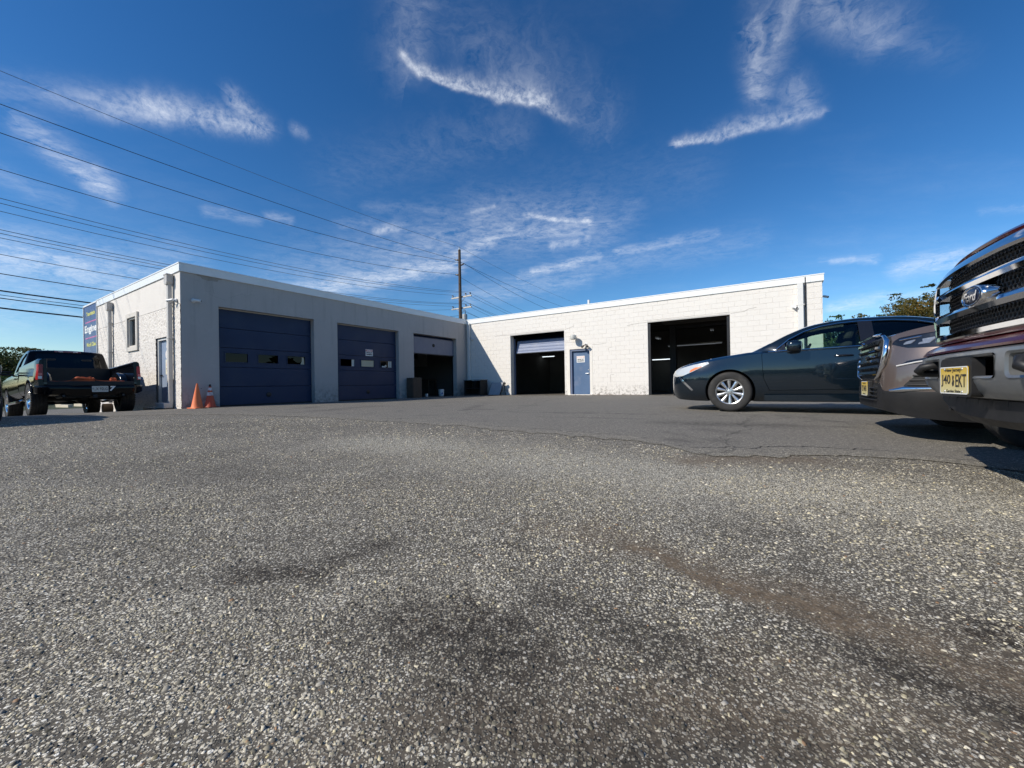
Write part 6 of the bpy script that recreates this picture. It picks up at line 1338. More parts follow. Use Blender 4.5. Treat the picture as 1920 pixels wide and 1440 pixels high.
for i, z in enumerate((.645, .705, .765, .825, .885, .945)): slat(-.52 if 0 < i < 5 else -.46, .52 if 0 < i < 5 else .46, z, .038, 0, 'grille_slat', GLOSSB, r)
for sg in (1, -1):
    pth = [(.50, 1.005), (.585, .95), (.60, .84), (.585, .72), (.50, .615), (.36, .585)]
    mb = MB(); mb.tube([(-suv_s(y, z)+.020, sg*y, z) for y, z in pth], [.014, .023, .025, .022, .016, .010], 10); link('chrome_bracket', mb, CHROME, r, sm=50)
mb = MB(); mb.tube([(-suv_s(y, 1.0)+.02, y, 1.015) for y in np.linspace(-.5, .5, 13)], .016, 8); link('chrome_bracket', mb, CHROME, r, sm=50)
em = empty('badge', parent=r); tm = fit_width(text_mesh('GMC', .1, .006, bold=.003), .30, .085); tm.transform(Matrix.Translation((.045, 0, .80)) @ FWD); tm.materials.append(CHROME); link('badge_letters', tm, None, em)
for sg in (1, -1):
    hl = patch(r, 'headlight', arch, [facefront([(sg*.61, .915), (sg*.63, .965), (sg*.80, 1.0), (sg*.98, 1.045), (sg*.98, .90), (sg*.84, .868), (sg*.72, .872)], -.02, .78)], .005, GLOSSB)
    for (a, b, c, d) in ((.69, .735, .895, .94), (.75, .80, .89, .955), (.815, .865, .895, .975), (.88, .92, .905, .99)): patch(hl or r, 'lamp_lens', arch, [facefront([(sg*a, c+.01), (sg*(a+.01), d-.02), (sg*b, d-.006), (sg*(b-.012), c+.018)], -.02, .78)], .009, pm('smoky_lens', (.30, .31, .32), .10, metal=.5, var=.35, vscale=22, coat=1))
    mb = MB(); mb.tube([(-suv_s(y, z)+.016, sg*y, z) for y, z in ((.66, .945), (.74, .965), (.84, .99))], .007, 6); link('lamp_strip', mb, CHROME, hl or r)
    fg = patch(r, 'corner_lamp_recess', arch, [facefront([(sg*.70, .70), (sg*.74, .745), (sg*.92, .81), (sg*.92, .77)], -.02, .7)], .004, GLOSSB)
    mb = MB(); mb.tube([(-suv_s(y, z)+.014, sg*y, z) for y, z in ((.70, .705), (.79, .735), (.86, .765))], .007, 6); link('corner_lamp_strip', mb, WLENS, fg or r)
    iv = patch(r, 'air_intake', arch, [facefront([(sg*.74, .52), (sg*.80, .63), (sg*.90, .70), (sg*.90, .50)], -.02, .75)], .004, INTER)
    for k_ in range(4):
        z = .53+k_*.042; mb = MB(); mb.tube([(-suv_s(y, z)+.012, sg*y, z) for y in np.linspace(.76+.012*k_, .875, 5)], .009, 6); link('intake_slat', mb, BLKPL, iv or r, sm=50)
    mb = MB(); mb.tube([(-suv_s(y, z)+.014, sg*y, z) for y, z in ((.66, .475), (.74, .49), (.84, .50))], [.012, .028, .012], 8); link('skid_trim', mb, CHROME, r, sm=50)
    patch(r, 'wheel_arch_cladding', arch, [pris([(.50, .20), (.505, .44), (.56, .62), (.72, .76), (.93, .80), (1.14, .76), (1.30, .62), (1.36, .44), (1.37, .2)], 'y', min(sg*.8, sg*1.2), max(sg*.8, sg*1.2))], .006, BLKPL)
    mirror(r, 1.86, sg*1.04, 1.22, BRONZE, size=(.12, .22, .19))
patch(r, 'lower_bumper', arch, [facefront([(-1.2, .1), (-1.2, .47), (-.60, .465), (-.45, .54), (.45, .54), (.60, .465), (1.2, .47), (1.2, .1)], -.05, .56)], .008, BLKPL)
gl_ = patch(r, 'lower_grille', arch, [facefront([(-.42, .36), (-.40, .52), (.40, .52), (.42, .36)], -.05, .3)], .010, INTER)
for k_ in range(4): slat(-.40, .40, .375+k_*.04, .016, 0, 'grille_slat', BLKPL, gl_ or r)
mb = MB(); mb.bbox(.0, .042, -.17, .17, .40, .57, .01); link('plate_bracket', mb, BLKPL, r)
plate(r, 'front_plate', Matrix.Translation((.044, 0, .487)) @ FWD, [('New Jersey', 0, .055, .15, .018), ('T57 NHD', 0, 0, .25, .062), ('Garden State', 0, -.058, .13, .013)], PLATE)
NOSE_T = Vector((3.84, 4.38))+Vector((NV.x, NV.y))*.05
place(r, NOSE_T, HEAD, .93, 3.655); r.location.z -= .03
# ---- maroon pickup with the big chrome grille
MAROON = pm('maroon_paint', (.055, .004, .007), .16, metal=.05, var=.06, coat=.22, spec=.22, rvar=.03); SILVERB = pm('dull_silver_bumper', (.23, .24, .245), .36, metal=.6, var=.08, vscale=5, dirt=(.20, .19, .18), dscale=9, damt=.35, coat=.2)
def truck_lines(L, zb, belt, hood0, hood1, w0):
    return [([(0, 0), (L, 0)], [(0, zb), (L, zb)], True), ([(0, w0-.10), (.3, w0-.07), (L, w0-.07)], [(0, zb), (L, zb)], True),
        ([(0, w0-.04), (.3, w0), (L, w0)], [(0, zb+.16), (L, zb+.16)], False), ([(0, w0-.02), (.3, w0+.015), (L, w0+.015)], [(0, zb+.40), (L, zb+.40)], False),
        ([(0, w0-.04), (.3, w0), (L, w0)], [(0, belt-.06), (.4, belt-.02), (1.4, belt), (L, belt)], False),
        ([(0, w0-.09), (.3, w0-.06), (1.4, w0-.055), (L, w0-.07)], [(0, hood0-.04), (.3, hood0), (1.35, hood1-.05), (1.7, belt+.03), (L, belt+.03)], True),
        ([(0, w0-.25), (.3, w0-.2), (1.4, w0-.16), (L, w0-.18)], [(0, hood0), (.3, hood0+.05), (1.35, hood1), (1.7, belt+.05), (L, belt+.05)], False),
        ([(0, 0), (L, 0)], [(0, hood0+.03), (.3, hood0+.075), (1.35, hood1+.03), (1.7, belt+.06), (L, belt+.06)], False)]
def cab_gh(s0, s1, belt, roof, w0):
    return dict(ss=np.linspace(s0, s1, 56), zb=belt-.06, low_y=w0-.22, roof0=s0+.72, roof1=s1-.16, split=[s0+.75+(s1-s0-.8)*.52],
        lines=[([(s0, 0), (s1, 0)], [(s0, belt-.06), (s1, belt-.06)], True), ([(s0, w0-.15), (s0+.3, w0-.09), (s1, w0-.09)], [(s0, belt-.06), (s1, belt-.06)], True),
            ([(s0, w0-.13), (s0+.3, w0-.065), (s1, w0-.065)], [(s0, belt+.04), (s1, belt+.02)], False),
            ([(s0, w0-.14), (s0+.3, w0-.12), (s0+.8, w0-.20), (s1-.2, w0-.21), (s1, w0-.17)], [(s0, belt+.06), (s0+.35, belt+.30), (s0+.75, roof-.12), (s0+1.1, roof-.085), (s1-.3, roof-.095), (s1-.16, roof-.13), (s1-.08, belt+.3), (s1, belt+.05)], True),
            ([(s0, w0-.25), (s0+.8, w0-.30), (s1-.2, w0-.31), (s1, w0-.27)], [(s0, belt+.075), (s0+.35, belt+.345), (s0+.75, roof-.055), (s0+1.1, roof-.025), (s1-.3, roof-.035), (s1-.16, roof-.07), (s1-.08, belt+.34), (s1, belt+.06)], False),
            ([(s0, 0), (s1, 0)], [(s0, belt+.09), (s0+.35, belt+.38), (s0+.75, roof-.02), (s0+1.1, roof), (s1-.3, roof-.005), (s1-.16, roof-.035), (s1-.08, belt+.37), (s1, belt+.07)], False)],
        side=[], top=[[(s0+.12, -w0+.28), (s0+.70, -w0+.34), (s0+.70, w0-.34), (s0+.12, w0-.28)]], glass=GREENGL, glass_rear=TINT)
r = empty('pickup_truck', label='maroon pickup with a large chrome grille and yellow plate nearest the camera', category='pickup truck')
FL = truck_lines(4.45, .62, 1.20, 1.25, 1.41, .99)
def swept(l, dw): e_ = l[0][-1][1]; return ([(.10, e_-.33), (.14, e_-.235), (.20, e_-.11), (.30, e_-.035), (.42, e_), (4.45, e_)], l[1], l[2])
FL = [FL[0]]+[swept(l, 0) for l in FL[1:6]]+FL[6:]
FL[6] = ([(.10, .50), (.3, .68), (1.4, .83), (4.45, .81)], FL[6][1], FL[6][2]); gh = cab_gh(1.45, 4.40, 1.24, 1.98, .99)
gh['side'] = [[(2.0, 1.31), (2.28, 1.72), (2.95, 1.84), (3.0, 1.33)], [(3.12, 1.33), (3.08, 1.84), (4.02, 1.83), (4.10, 1.33)]]
arch, body = build_car(r, dict(lines=FL, ss=np.concatenate([np.linspace(.10, .6, 10), np.linspace(.66, 4.45, 50)]), paint=MAROON, arches=[(1.0, .42, .50)], arch_in=.6, doors=[[(1.60, .72), (1.60, 1.22), (3.04, 1.24), (3.04, .72)], [(3.06, .72), (3.06, 1.24), (4.20, 1.24), (4.20, .72)]], handles=[(2.86, 1.10), (4.0, 1.10)], hl=4, cabin=[(1.75, 1.5), (1.85, .75), (4.2, .75), (4.25, 1.5)], cabin_y=.78, gh=gh, door_in=.80, handle_mat=MAROON))
for s, y in ((1.0, .84), (1.0, -.84), (4.95, .84), (4.95, -.84)): wheel(r, s, y, .41, .24, .26, (8, .018, .034, 'single'))
seats(r, [2.75, 3.8], .95)
# bed
mb = MB()
for sg in (1, -1): mb.prism([(sg*.93, .62), (sg*.99, .75), (sg*1.005, 1.0), (sg*.985, 1.25), (sg*.96, 1.40), (sg*.86, 1.40), (sg*.86, .62)], 'x', -6.35, -4.47)
bm_ = fixn(mb.mesh()); bm_.materials.append(MAROON); bm_.materials.append(WELL); cut = []
for sg in (1, -1): c_ = MB(); c_.tube([(-4.95, sg*.5, .42), (-4.95, sg*1.4, .42)], .52, 40, mi=1); cut.append(('DIFFERENCE', fixn(c_.mesh())))
link('bed_side', boolean(bm_, cut), [MAROON, WELL], r, sm=35)
mb = MB(); mb.box(-6.3, -4.48, -.855, .855, .80, .86); link('bed_floor', mb, BLKPL, r); mb = MB(); mb.bbox(-6.35, -6.29, -.85, .85, .70, 1.40, .01); link('tailgate', mb, MAROON, r)
mb = MB(); mb.bbox(-6.55, -6.36, -.98, .98, .58, .78, .03); link('rear_bumper', mb, CHROME, r); mb = MB(); mb.box(-6.2, -.3, -.45, -.35, .45, .60); mb.box(-6.2, -.3, .35, .45, .45, .60); link('chassis_rail', mb, DARKM, r)
mb = MB(); mb.tube([(-1.0, -.75, .41), (-1.0, .75, .41)], .06, 10); mb.tube([(-4.95, -.75, .41), (-4.95, .75, .41)], .07, 10); link('axle', mb, DARKM, r)
gs_ = lambda y: .018+.042*(abs(y)/.66)**2.4           # plan sweep of the grille
def bar(y0, y1, prof, nm, mat, root_, n=41, sw=gs_, sm=32, taper=None):
    """prof: list of (ds, z); swept across the front"""
    vs = []; fs = []; k_ = len(prof)
    for y in np.linspace(y0, y1, n):
        for ds, z in prof: vs.append((-(sw(y)+ds), y, z if taper is None else taper(y, z)))
    for i in range(n-1):
        for j in range(k_): fs.append((i*k_+j, (i+1)*k_+j, (i+1)*k_+(j+1) % k_, i*k_+(j+1) % k_))
    fs += [tuple(range(k_)), tuple(range((n-1)*k_, n*k_))[::-1]]; mb = MB(); mb.add(vs, fs); return link(nm, fixn(mb.mesh()), mat, root_, sm=sm)
gr = empty('grille', parent=r)
bow = lambda y, z: z-.030*(abs(y)/.66)**3
bar(-.645, .645, [(.05, 1.225), (-.012, 1.232), (-.022, 1.245), (-.004, 1.285), (.03, 1.312), (.06, 1.305)], 'chrome_bar', CHROME, gr, taper=bow)
bar(-.63, .63, [(.045, 1.105), (-.020, 1.112), (-.026, 1.135), (-.012, 1.158), (.045, 1.163)], 'chrome_bar', CHROME, gr)
bar(-.63, .63, [(.045, .962), (-.022, .968), (-.030, .995), (-.012, 1.020), (.045, 1.026)], 'chrome_bar', CHROME, gr)
bar(-.645, .645, [(.05, .835), (.0, .832), (-.022, .855), (-.020, .880), (.0, .892), (.05, .895)], 'chrome_bar', CHROME, gr)
for sg in (1, -1):
    ys = np.linspace(.615, .672, 6); vs = []; fs = []
    for y in ys:
        for z, ds in ((.85, .0), (.86, -.02), (1.0, -.028), (1.1, -.03), (1.22, -.02), (1.27, .0)): vs.append((-(gs_(y)+ds), sg*y, z))
    for i in range(5):
        for j in range(5): fs.append((i*6+j, (i+1)*6+j, (i+1)*6+j+1, i*6+j+1))
    n0 = len(vs); vs += [(v[0]-.10, v[1], v[2]) for v in vs]; fs += [tuple(n0+i for i in f[::-1]) for f in fs]
    for i in range(5): fs += [(i*6, n0+i*6, n0+(i+1)*6, (i+1)*6), (i*6+5, (i+1)*6+5, n0+(i+1)*6+5, n0+i*6+5)]
    for j in range(5): fs += [(j, j+1, n0+j+1, n0+j), (30+j, n0+30+j, n0+30+j+1, 30+j+1)]
    mb = MB(); mb.add(vs, fs); link('chrome_end', fixn(mb.mesh()), CHROME, gr, sm=35)
    for (za, zb) in ((1.165, 1.22), (1.03, 1.10), (.90, .955)):
        mb = MB(); m_ = (za+zb)/2; y1 = .612
        mb.prism([(-(gs_(y1)-.008), sg*y1), (-(gs_(y1)+.055), sg*(y1-.075)), (-(gs_(y1)+.075), sg*y1)], 'z', za, zb); link('chrome_wedge', fixn(mb.mesh()), CHROME, gr, sm=30)
mb = MB(); R_ = .0185; row = 0; z = .895
while z < 1.235:
    for i in range(-26, 27):
        y = i*R_*1.78+(R_*.89 if row % 2 else 0)
        if abs(y) > .60: continue
        s_ = gs_(y)+.030; vs = []
        for rr_, ds in ((R_*1.0, 0), (R_*.80, -.002), (R_*.66, .035)):
            for k_ in range(6): a = PI/6+k_*PI/3; vs.append((-(s_+ds), y+rr_*math.cos(a), z+rr_*math.sin(a)*.80))
        mb.add(vs, [(k_, (k_+1) % 6, 6+(k_+1) % 6, 6+k_) for k_ in range(6)]+[(6+k_, 6+(k_+1) % 6, 12+(k_+1) % 6, 12+k_) for k_ in range(6)])
    z += R_*1.5*.80; row += 1
link('honeycomb_mesh', mb, pm('black_mesh_plastic', (.028, .028, .030), .28, var=.1), gr, kind='stuff')
bar(-.61, .61, [(.075, .86), (.075, 1.27), (.085, 1.27), (.085, .86)], 'grille_backing', WELL, gr)
# oval emblem
em = empty('emblem', parent=r); EM = Matrix.Translation((-gs_(0)+.026, 0, 1.052)) @ Matrix.Scale(.86, 4) @ FWD @ Matrix.Diagonal((1, .46, 1, 1))
mb = MB(); mb.lathe([(.155, -.06), (.150, -.012), (.140, .006), (.130, .008), (.124, .002), (.124, -.02)], 40, EM); link('emblem_ring', mb, CHROME, em, sm=40)
mb = MB(); mb.lathe([(0, .012), (.06, .011), (.10, .007), (.124, .001)], 40, EM); link('emblem_face', fixn(mb.mesh()), pm('deep_blue_enamel', (.006, .012, .035), .25, spec=.3), em, sm=60)
mb = MB(); mb.lathe([(.113, .0065), (.110, .0078), (.107, .0075)], 40, EM); link('emblem_line', mb, CHROME, em)
tm = fit_width(text_mesh('Ford', .1, .0012, bold=.0015), .132, .052); tm.transform(Matrix.Translation((-gs_(0)+.0372, 0, 1.050)) @ FWD @ Matrix(((1, .35, 0, 0), (0, 1, 0, 0), (0, 0, 1, 0), (0, 0, 0, 1)))); tm.materials.append(CHROME); link('emblem_lettering', tm, None, em)
for sg in (1, -1): mb = MB(); mb.tube([(-.026, sg*.10, 1.052), (-.034, sg*.175, 1.052)], [.038, .014], 12); link('emblem_fairing', mb, CHROME, em, sm=40)
# hood lip, headlamps
hs_ = lambda y: .03+.075*(abs(y)/.66)**2.2
bar(-.76, .76, [(.0, 1.305), (-.004, 1.318), (.02, 1.338), (.08, 1.350), (.16, 1.348), (.16, 1.30)], 'hood_lip', MAROON, r, sw=hs_, taper=lambda y, z: z-.05*(abs(y)/.76)**2.5)
for sg in (1, -1):
    hl = patch(r, 'headlight', arch, [pris([(sg*.69, .90), (sg*.69, 1.24), (sg*1.1, 1.20), (sg*1.1, .92)], 'x', -.42, .2)], .006, CLEARH)
    patch(hl or r, 'turn_lamp', arch, [pris([(sg*.93, .92), (sg*.93, 1.18), (sg*1.1, 1.16), (sg*1.1, .94)], 'x', -.42, .2)], .009, AMBER)
# painted apron between grille and bumper
as_ = lambda y: .012+.075*(abs(y)/.95)**2.6
bar(-.955, .955, [(.07, .835), (.02, .832), (-.010, .812), (-.030, .782), (-.030, .770), (.07, .768)], 'front_apron', MAROON, r, sw=as_)
# steel bumper with its three openings
bs_ = lambda y: -.008+.092*(abs(y)/1.0)**2.6
prof = [(.055, .772), (.005, .769), (-.018, .755), (-.026, .72), (-.028, .66), (-.022, .60), (-.002, .545), (.03, .512), (.07, .505), (.07, .535), (.05, .545), (.022, .60), (.014, .66), (.016, .72), (.03, .742), (.055, .745)]
vs = []; fs = []; k_ = len(prof); ys = np.linspace(-1.0, 1.0, 61)
for y in ys:
    for ds, z in prof: zz = z if abs(y) < .55 or z > .62 else z+.055*((abs(y)-.55)/.45)**1.5; vs.append((-(bs_(y)+ds), y, zz))
for i in range(60):
    for j in range(k_): fs.append((i*k_+j, (i+1)*k_+j, (i+1)*k_+(j+1) % k_, i*k_+(j+1) % k_))
fs += [tuple(range(k_)), tuple(range(60*k_, 61*k_))[::-1]]; mb = MB(); mb.add(vs, fs); bp_m = fixn(mb.mesh()); bp_m.materials.append(SILVERB); bp_m.materials.append(BLKPL)
ops = []
for (y0, y1, z0, z1) in ((-.275, .290, .615, .738), (.375, .70, .615, .738), (-.70, -.375, .615, .738)):
    c_ = MB(); c_.prism(round_rect(y0, y1, z0, z1, .028), 'x', -.4, .3); ops.append(('DIFFERENCE', fixn(c_.mesh())))
bump = link('front_bumper', boolean(bp_m, ops), [SILVERB, BLKPL], r, sm=35)
for (y0, y1) in ((-.275, .290), (.375, .70), (-.70, -.375)):
    ro = round_rect(y0, y1, .615, .738, .028); ri = round_rect(y0+.012, y1-.012, .627, .726, .022); n_ = len(ro); vs = []
    for (y, z), ds in [(p, -.0305) for p in ro]+[(p, -.022) for p in ri]+[(p, .055) for p in ri]: vs.append((-(bs_(y)+ds), y, z))
    mb = MB(); mb.add(vs, [(i, (i+1) % n_, n_+(i+1) % n_, n_+i) for i in range(n_)]+[(n_+i, n_+(i+1) % n_, 2*n_+(i+1) % n_, 2*n_+i) for i in range(n_)]); link('opening_rim', mb, SILVERB, bump, sm=50)
bar(-.72, .72, [(.11, .56), (.11, .76), (.12, .76), (.12, .56)], 'bumper_backing', WELL, r, sw=bs_)
for sg in (1, -1):
    mb = MB(); yh = sg*.555; xs_ = -bs_(yh); mb.tube([(xs_-.12, yh, .70), (xs_+.02, yh, .70), (xs_+.065, yh+sg*.005, .69), (xs_+.075, yh+sg*.03, .668), (xs_+.055, yh+sg*.05, .652), (xs_-.02, yh+sg*.052, .650)], [.024, .024, .025, .025, .024, .022], 12); link('tow_hook', mb, BLKPL, r, sm=60)
bar(-.78, .78, [(.03, .515), (.0, .50), (-.005, .40), (.03, .36), (.09, .35), (.09, .515)], 'air_dam', BLKPL, r, sw=lambda y: bs_(y)+.07, taper=lambda y, z: z+.09*(abs(y)/.78)**3 if z < .45 else z)
for y in np.linspace(-.6, .6, 9): mb = MB(); mb.bbox(-bs_(y)-.14, -bs_(y)-.068, y-.012, y+.012, .41, .505, .004); link('air_dam_rib', mb, BLKPL, r)
yb_ = -.10; mb = MB(); xb2 = -bs_(yb_)+.038
ro = round_rect(-.158, .178, .515, .728, .03); PR_ = Matrix.Translation((xb2, yb_, 0)) @ Matrix.Rotation(.05, 4, 'Z'); mb.add([PR_ @ Vector((0, y, z)) for y, z in ro]+[PR_ @ Vector((-.05, y, z)) for y, z in ro], [tuple(range(len(ro)))]+[(i, (i+1) % len(ro), len(ro)+(i+1) % len(ro), len(ro)+i) for i in range(len(ro))]); link('plate_bracket', fixn(mb.mesh()), BLKPL, r, sm=40)
pl_ = plate(r, 'front_plate', PR_ @ Matrix.Translation((.0015, 0, .605)) @ FWD, [('New Jersey', -.002, .055, .175, .026), ('J40', -.082, -.002, .105, .070), ('EKT', .082, -.002, .110, .070), ('Garden State', 0, -.060, .155, .016)], PLATE)
mb = MB(); mb.prism([(-.006, .028), (.008, .022), (.004, .004), (.012, -.004), (.008, -.028), (-.004, -.034), (-.012, -.018), (-.004, -.002), (-.008, .012)], 'z', .0036, .0046); link('state_outline', mb, INK, pl_)
for x in (-.095, .095):
    for z in (.062, -.062): mb = MB(); mb.lathe([(0, .006), (.006, .006), (.007, .003)], 8, Matrix.Translation((x, z, 0))); link('plate_screw', mb, GALV, pl_)
for sg in (1, -1): mirror(r, 2.05, sg*1.22, 1.42, GLOSSB, size=(.12, .26, .40))
FC = Vector((2.436, 2.156))
place(r, FC+Vector((NV.x, NV.y))*.03, HEAD+math.radians(2.0), 1.0, 4.95)

# ---- black pickup seen from behind, tailgate off
BLK = pm('black_paint', (.003, .003, .004), .10, var=.06, coat=.0, spec=.24, rvar=.03); BEDL = pm('glossy_bed_liner', (.004, .004, .005), .16, var=.2, coat=.4, spec=.3)
r = empty('pickup_truck', label='black pickup with open empty tail and chrome wheels parked by the sunlit side wall', category='pickup truck')
Lt = 5.87; RL_ = truck_lines(3.20, .52, 1.18, 1.14, 1.28, .97); gh = cab_gh(1.55, 3.18, 1.22, 1.93, .97)
gh['side'] = [[(2.05, 1.29), (2.36, 1.68), (2.72, 1.80), (2.96, 1.79), (3.0, 1.31)]]; gh['front'] = [[(-.72, 1.34), (-.62, 1.80), (.62, 1.80), (.72, 1.34)]]; gh['front_x'] = (-3.4, -2.9); gh['glass'] = TINT; gh['glass_rear'] = DARKGL; gh['split'] = [9]
arch, body = build_car(r, dict(lines=RL_, ss=np.concatenate([np.linspace(.05, .5, 8), np.linspace(.56, 3.20, 40)]), paint=BLK, arches=[(1.10, .42, .49)], arch_in=.58, doors=[[(1.66, .62), (1.66, 1.20), (3.0, 1.22), (3.0, .62)]], handles=[(2.84, 1.06)], hl=4, cabin=[(1.8, 1.5), (1.9, .66), (3.02, .66), (3.04, 1.5)], cabin_y=.76, gh=gh, door_in=.78, handle_mat=GLOSSB))
CHR2 = pm('bright_chrome_rim', (.82, .83, .85), .10, metal=1.0, var=.02)
for s, y in ((1.10, .84), (1.10, -.84), (4.67, .84), (4.67, -.84)): wheel(r, s, y, .415, .255, .285, (6, .03, .055, 'single'), rimmat=CHR2, blocks=True, dish=.075)
seats(r, [2.75], .86)
def bedside(sg):
    mb = MB(); P_ = [(.92, .56), (.965, .66), (.985, .90), (.97, 1.10), (.965, 1.28), (.95, 1.355), (.915, 1.385), (.86, 1.385), (.835, 1.36), (.835, 1.30), (.855, 1.28), (.855, .56)]
    ss_ = np.linspace(3.23, 5.72, 28); vs = []; fs = []; n_ = len(P_)
    for s in ss_:
        e_ = max(0, (s-5.45)/.27); 
        for y, z in P_: vs.append((-s, sg*(y-.035*e_**2*(1 if y > .9 else 0)), z-(.018*e_**2 if z > 1.2 else 0)))
    for i in range(len(ss_)-1):
        for j in range(n_): fs.append((i*n_+j, (i+1)*n_+j, (i+1)*n_+(j+1) % n_, i*n_+(j+1) % n_))
    fs += [tuple(range(n_)), tuple(range((len(ss_)-1)*n_, len(ss_)*n_))[::-1]]; mb.add(vs, fs); m = fixn(mb.mesh()); m.materials.append(BLK); m.materials.append(WELL)
    c_ = MB(); c_.tube([(-4.67, sg*.4, .42), (-4.67, sg*1.4, .42)], .50, 44, mi=1)
    t_ = MB(); t_.box(-5.9, -5.595, min(sg*.825, sg*1.2), max(sg*.825, sg*1.2), .855, 1.242)
    m2 = boolean(m.copy(), [('DIFFERENCE', fixn(c_.mesh())), ('DIFFERENCE', fixn(t_.mesh()))]); o = link('bed_side', m2, [BLK, WELL], r, sm=35)
    # tail lamp set into the corner
    tl = boolean(m.copy(), [('INTERSECT', fixn((lambda q_: (q_.box(-5.9, -5.60, min(sg*.828, sg*1.2), max(sg*.828, sg*1.2), .86, 1.237), q_)[1])(MB()).mesh()))]); tl.materials.clear(); tl.polygons.foreach_set('material_index', [0]*len(tl.polygons))
    for v in tl.vertices: v.co.x -= .012; v.co.y += sg*.004
    t_o = link('tail_light', tl, REDL, r, sm=35)
    mb = MB(); mb.bbox(-5.7415, -5.7335, min(sg*.885, sg*.945), max(sg*.885, sg*.945), .875, .945, .003); link('reverse_lens', mb, WLENS, t_o)
    mb = MB(); mb.bbox(-5.7405, -5.7335, min(sg*.88, sg*.945), max(sg*.88, sg*.945), .96, 1.02, .003); link('turn_lens', mb, pm('bright_red_lens', (.62, .03, .02), .15, coat=1), t_o)
    # wheelhouse inside the bed
    vs = []; fs = []; N_ = 20
    for i in range(N_+1):
        a = PI*i/N_; 
        for y, rr in ((.855, .535), (.69, .535), (.655, .52), (.64, .48)): vs.append((-4.67+rr*math.cos(a)*1.08, sg*y, .80+max(0, rr*math.sin(a)*.62)))
    for i in range(N_):
        for j in range(3): fs.append((i*4+j, i*4+j+1, (i+1)*4+j+1, (i+1)*4+j))
    fs.append(tuple(i*4+3 for i in range(N_+1)))
    mb = MB(); mb.add(vs, fs); link('wheelhouse', fixn(mb.mesh()), BEDL, r, sm=50)
    # arch lip
    mb = MB(); mb.tube([(-4.67+.505*math.cos(a), sg*.972, .42+.505*math.sin(a)) for a in np.linspace(.30, PI-.30, 26)], .016, 6); link('arch_lip', mb, BLK, r, sm=60)
    mb = MB(); mb.bbox(-5.75, -5.71, min(sg*.80, sg*.862), max(sg*.80, sg*.862), .80, 1.36, .006); link('tail_post', mb, BLK, r)
bedside(1); bedside(-1)
mb = MB(); mb.box(-5.73, -3.24, -.856, .856, .74, .80)
for i in range(14): y = -.55+i*.085; mb.box(-5.70, -3.26, y, y+.04, .80, .808)
link('bed_floor', mb, BEDL, r); mb = MB(); mb.bbox(-3.29, -3.235, -.856, .856, .78, 1.37, .01); link('bed_bulkhead', mb, BLKPL, r)
mb = MB(); mb.bbox(-5.76, -5.725, -.80, .80, .70, .815, .008); link('bed_sill', mb, BLKPL, r)
# rear bumper: end wraps and a stepped centre
vs = []; fs = []; ys = np.linspace(-1.0, 1.0, 45); prof = [(-.10, .70), (.0, .715), (.045, .705), (.058, .66), (.05, .58), (.02, .47), (-.10, .46)]; k_ = len(prof)
for y in ys:
    f = max(0, (abs(y)-.72)/.28)**2.2; c = 1 if abs(y) < .34 else max(0, 1-(abs(y)-.34)/.14); 
    for ds, z in prof: vs.append((-(Lt-.07+ds-.20*f), y, z-(.03*c if z > .6 else 0)+(.075*f if z < .6 else 0)-(.035*c if z < .5 else 0)))
for i in range(44):
    for j in range(k_): fs.append((i*k_+j, (i+1)*k_+j, (i+1)*k_+(j+1) % k_, i*k_+(j+1) % k_))
fs += [tuple(range(k_)), tuple(range(44*k_, 45*k_))[::-1]]; mb = MB(); mb.add(vs, fs); link('rear_bumper', fixn(mb.mesh()), BLK, r, sm=35)
BKW = Matrix(((0, 0, -1, 0), (-1, 0, 0, 0), (0, 1, 0, 0), (0, 0, 0, 1)))
plate(r, 'rear_plate', Matrix.Translation((-(Lt-.07)-.062, -.10, .605)) @ BKW, [('N', -.132, .01, .016, .05), ('J', -.10, -.03, .02, .03), ('X 92LG', .03, .002, .22, .075)], PLATEW)
tm = fit_width(text_mesh('7', .1, .001, bold=.006), .10, .13); tm.transform(Matrix.Translation((-(Lt-.07)-.0605, -.335, .615)) @ BKW @ Matrix(((1, .25, 0, 0), (0, 1, 0, 0), (0, 0, 1, 0), (0, 0, 0, 1)))); tm.materials.append(SIGNW); link('painted_reflection', tm, None, r)  # white mark painted in place of a bright reflection on the bumper
for sg in (1, -1):
    mb = MB(); mb.tube([(-5.2, sg*.55, .44), (-5.78, sg*.55, .44), (-5.86, sg*.55, .44)], [.045, .045, .050], 14, cap=False); mb.tube([(-5.86, sg*.55, .44), (-5.80, sg*.55, .44)], [.030, .030], 14); link('exhaust_tip', mb, DARKM, r, sm=50)
    mb = MB(); mb.tube([(-1.75, sg*.98, .40), (-3.1, sg*.98, .40)], .045, 12)
    for s in (1.85, 2.95): mb.tube([(-s, sg*.98, .40), (-s, sg*.8, .50)], .025, 8)
    link('side_step', mb, CHROME, r, sm=50)
    e = empty('side_mirror', parent=r); mb = MB(); mb.bbox(-2.06, -1.93, min(sg*1.24, sg*1.46), max(sg*1.24, sg*1.46), 1.20, 1.50, .04); link('housing', mb, BLKPL, e)
    mb = MB(); mb.tube([(-1.97, sg*.92, 1.24), (-1.97, sg*1.28, 1.26)], .03, 8); mb.tube([(-1.97, sg*.94, 1.32), (-1.97, sg*1.28, 1.34)], .022, 8); link('arm', mb, BLKPL, e)
    mb = MB(); mb.bbox(-2.066, -2.061, min(sg*1.26, sg*1.44), max(sg*1.26, sg*1.44), 1.225, 1.475, .001); link('mirror_glass', mb, CHROME, e)
    mb = MB(); mb.box(-5.0, -4.99, min(sg*.70, sg*.96), max(sg*.70, sg*.96), .30, .62); link('mud_flap', mb, BLACK, r)
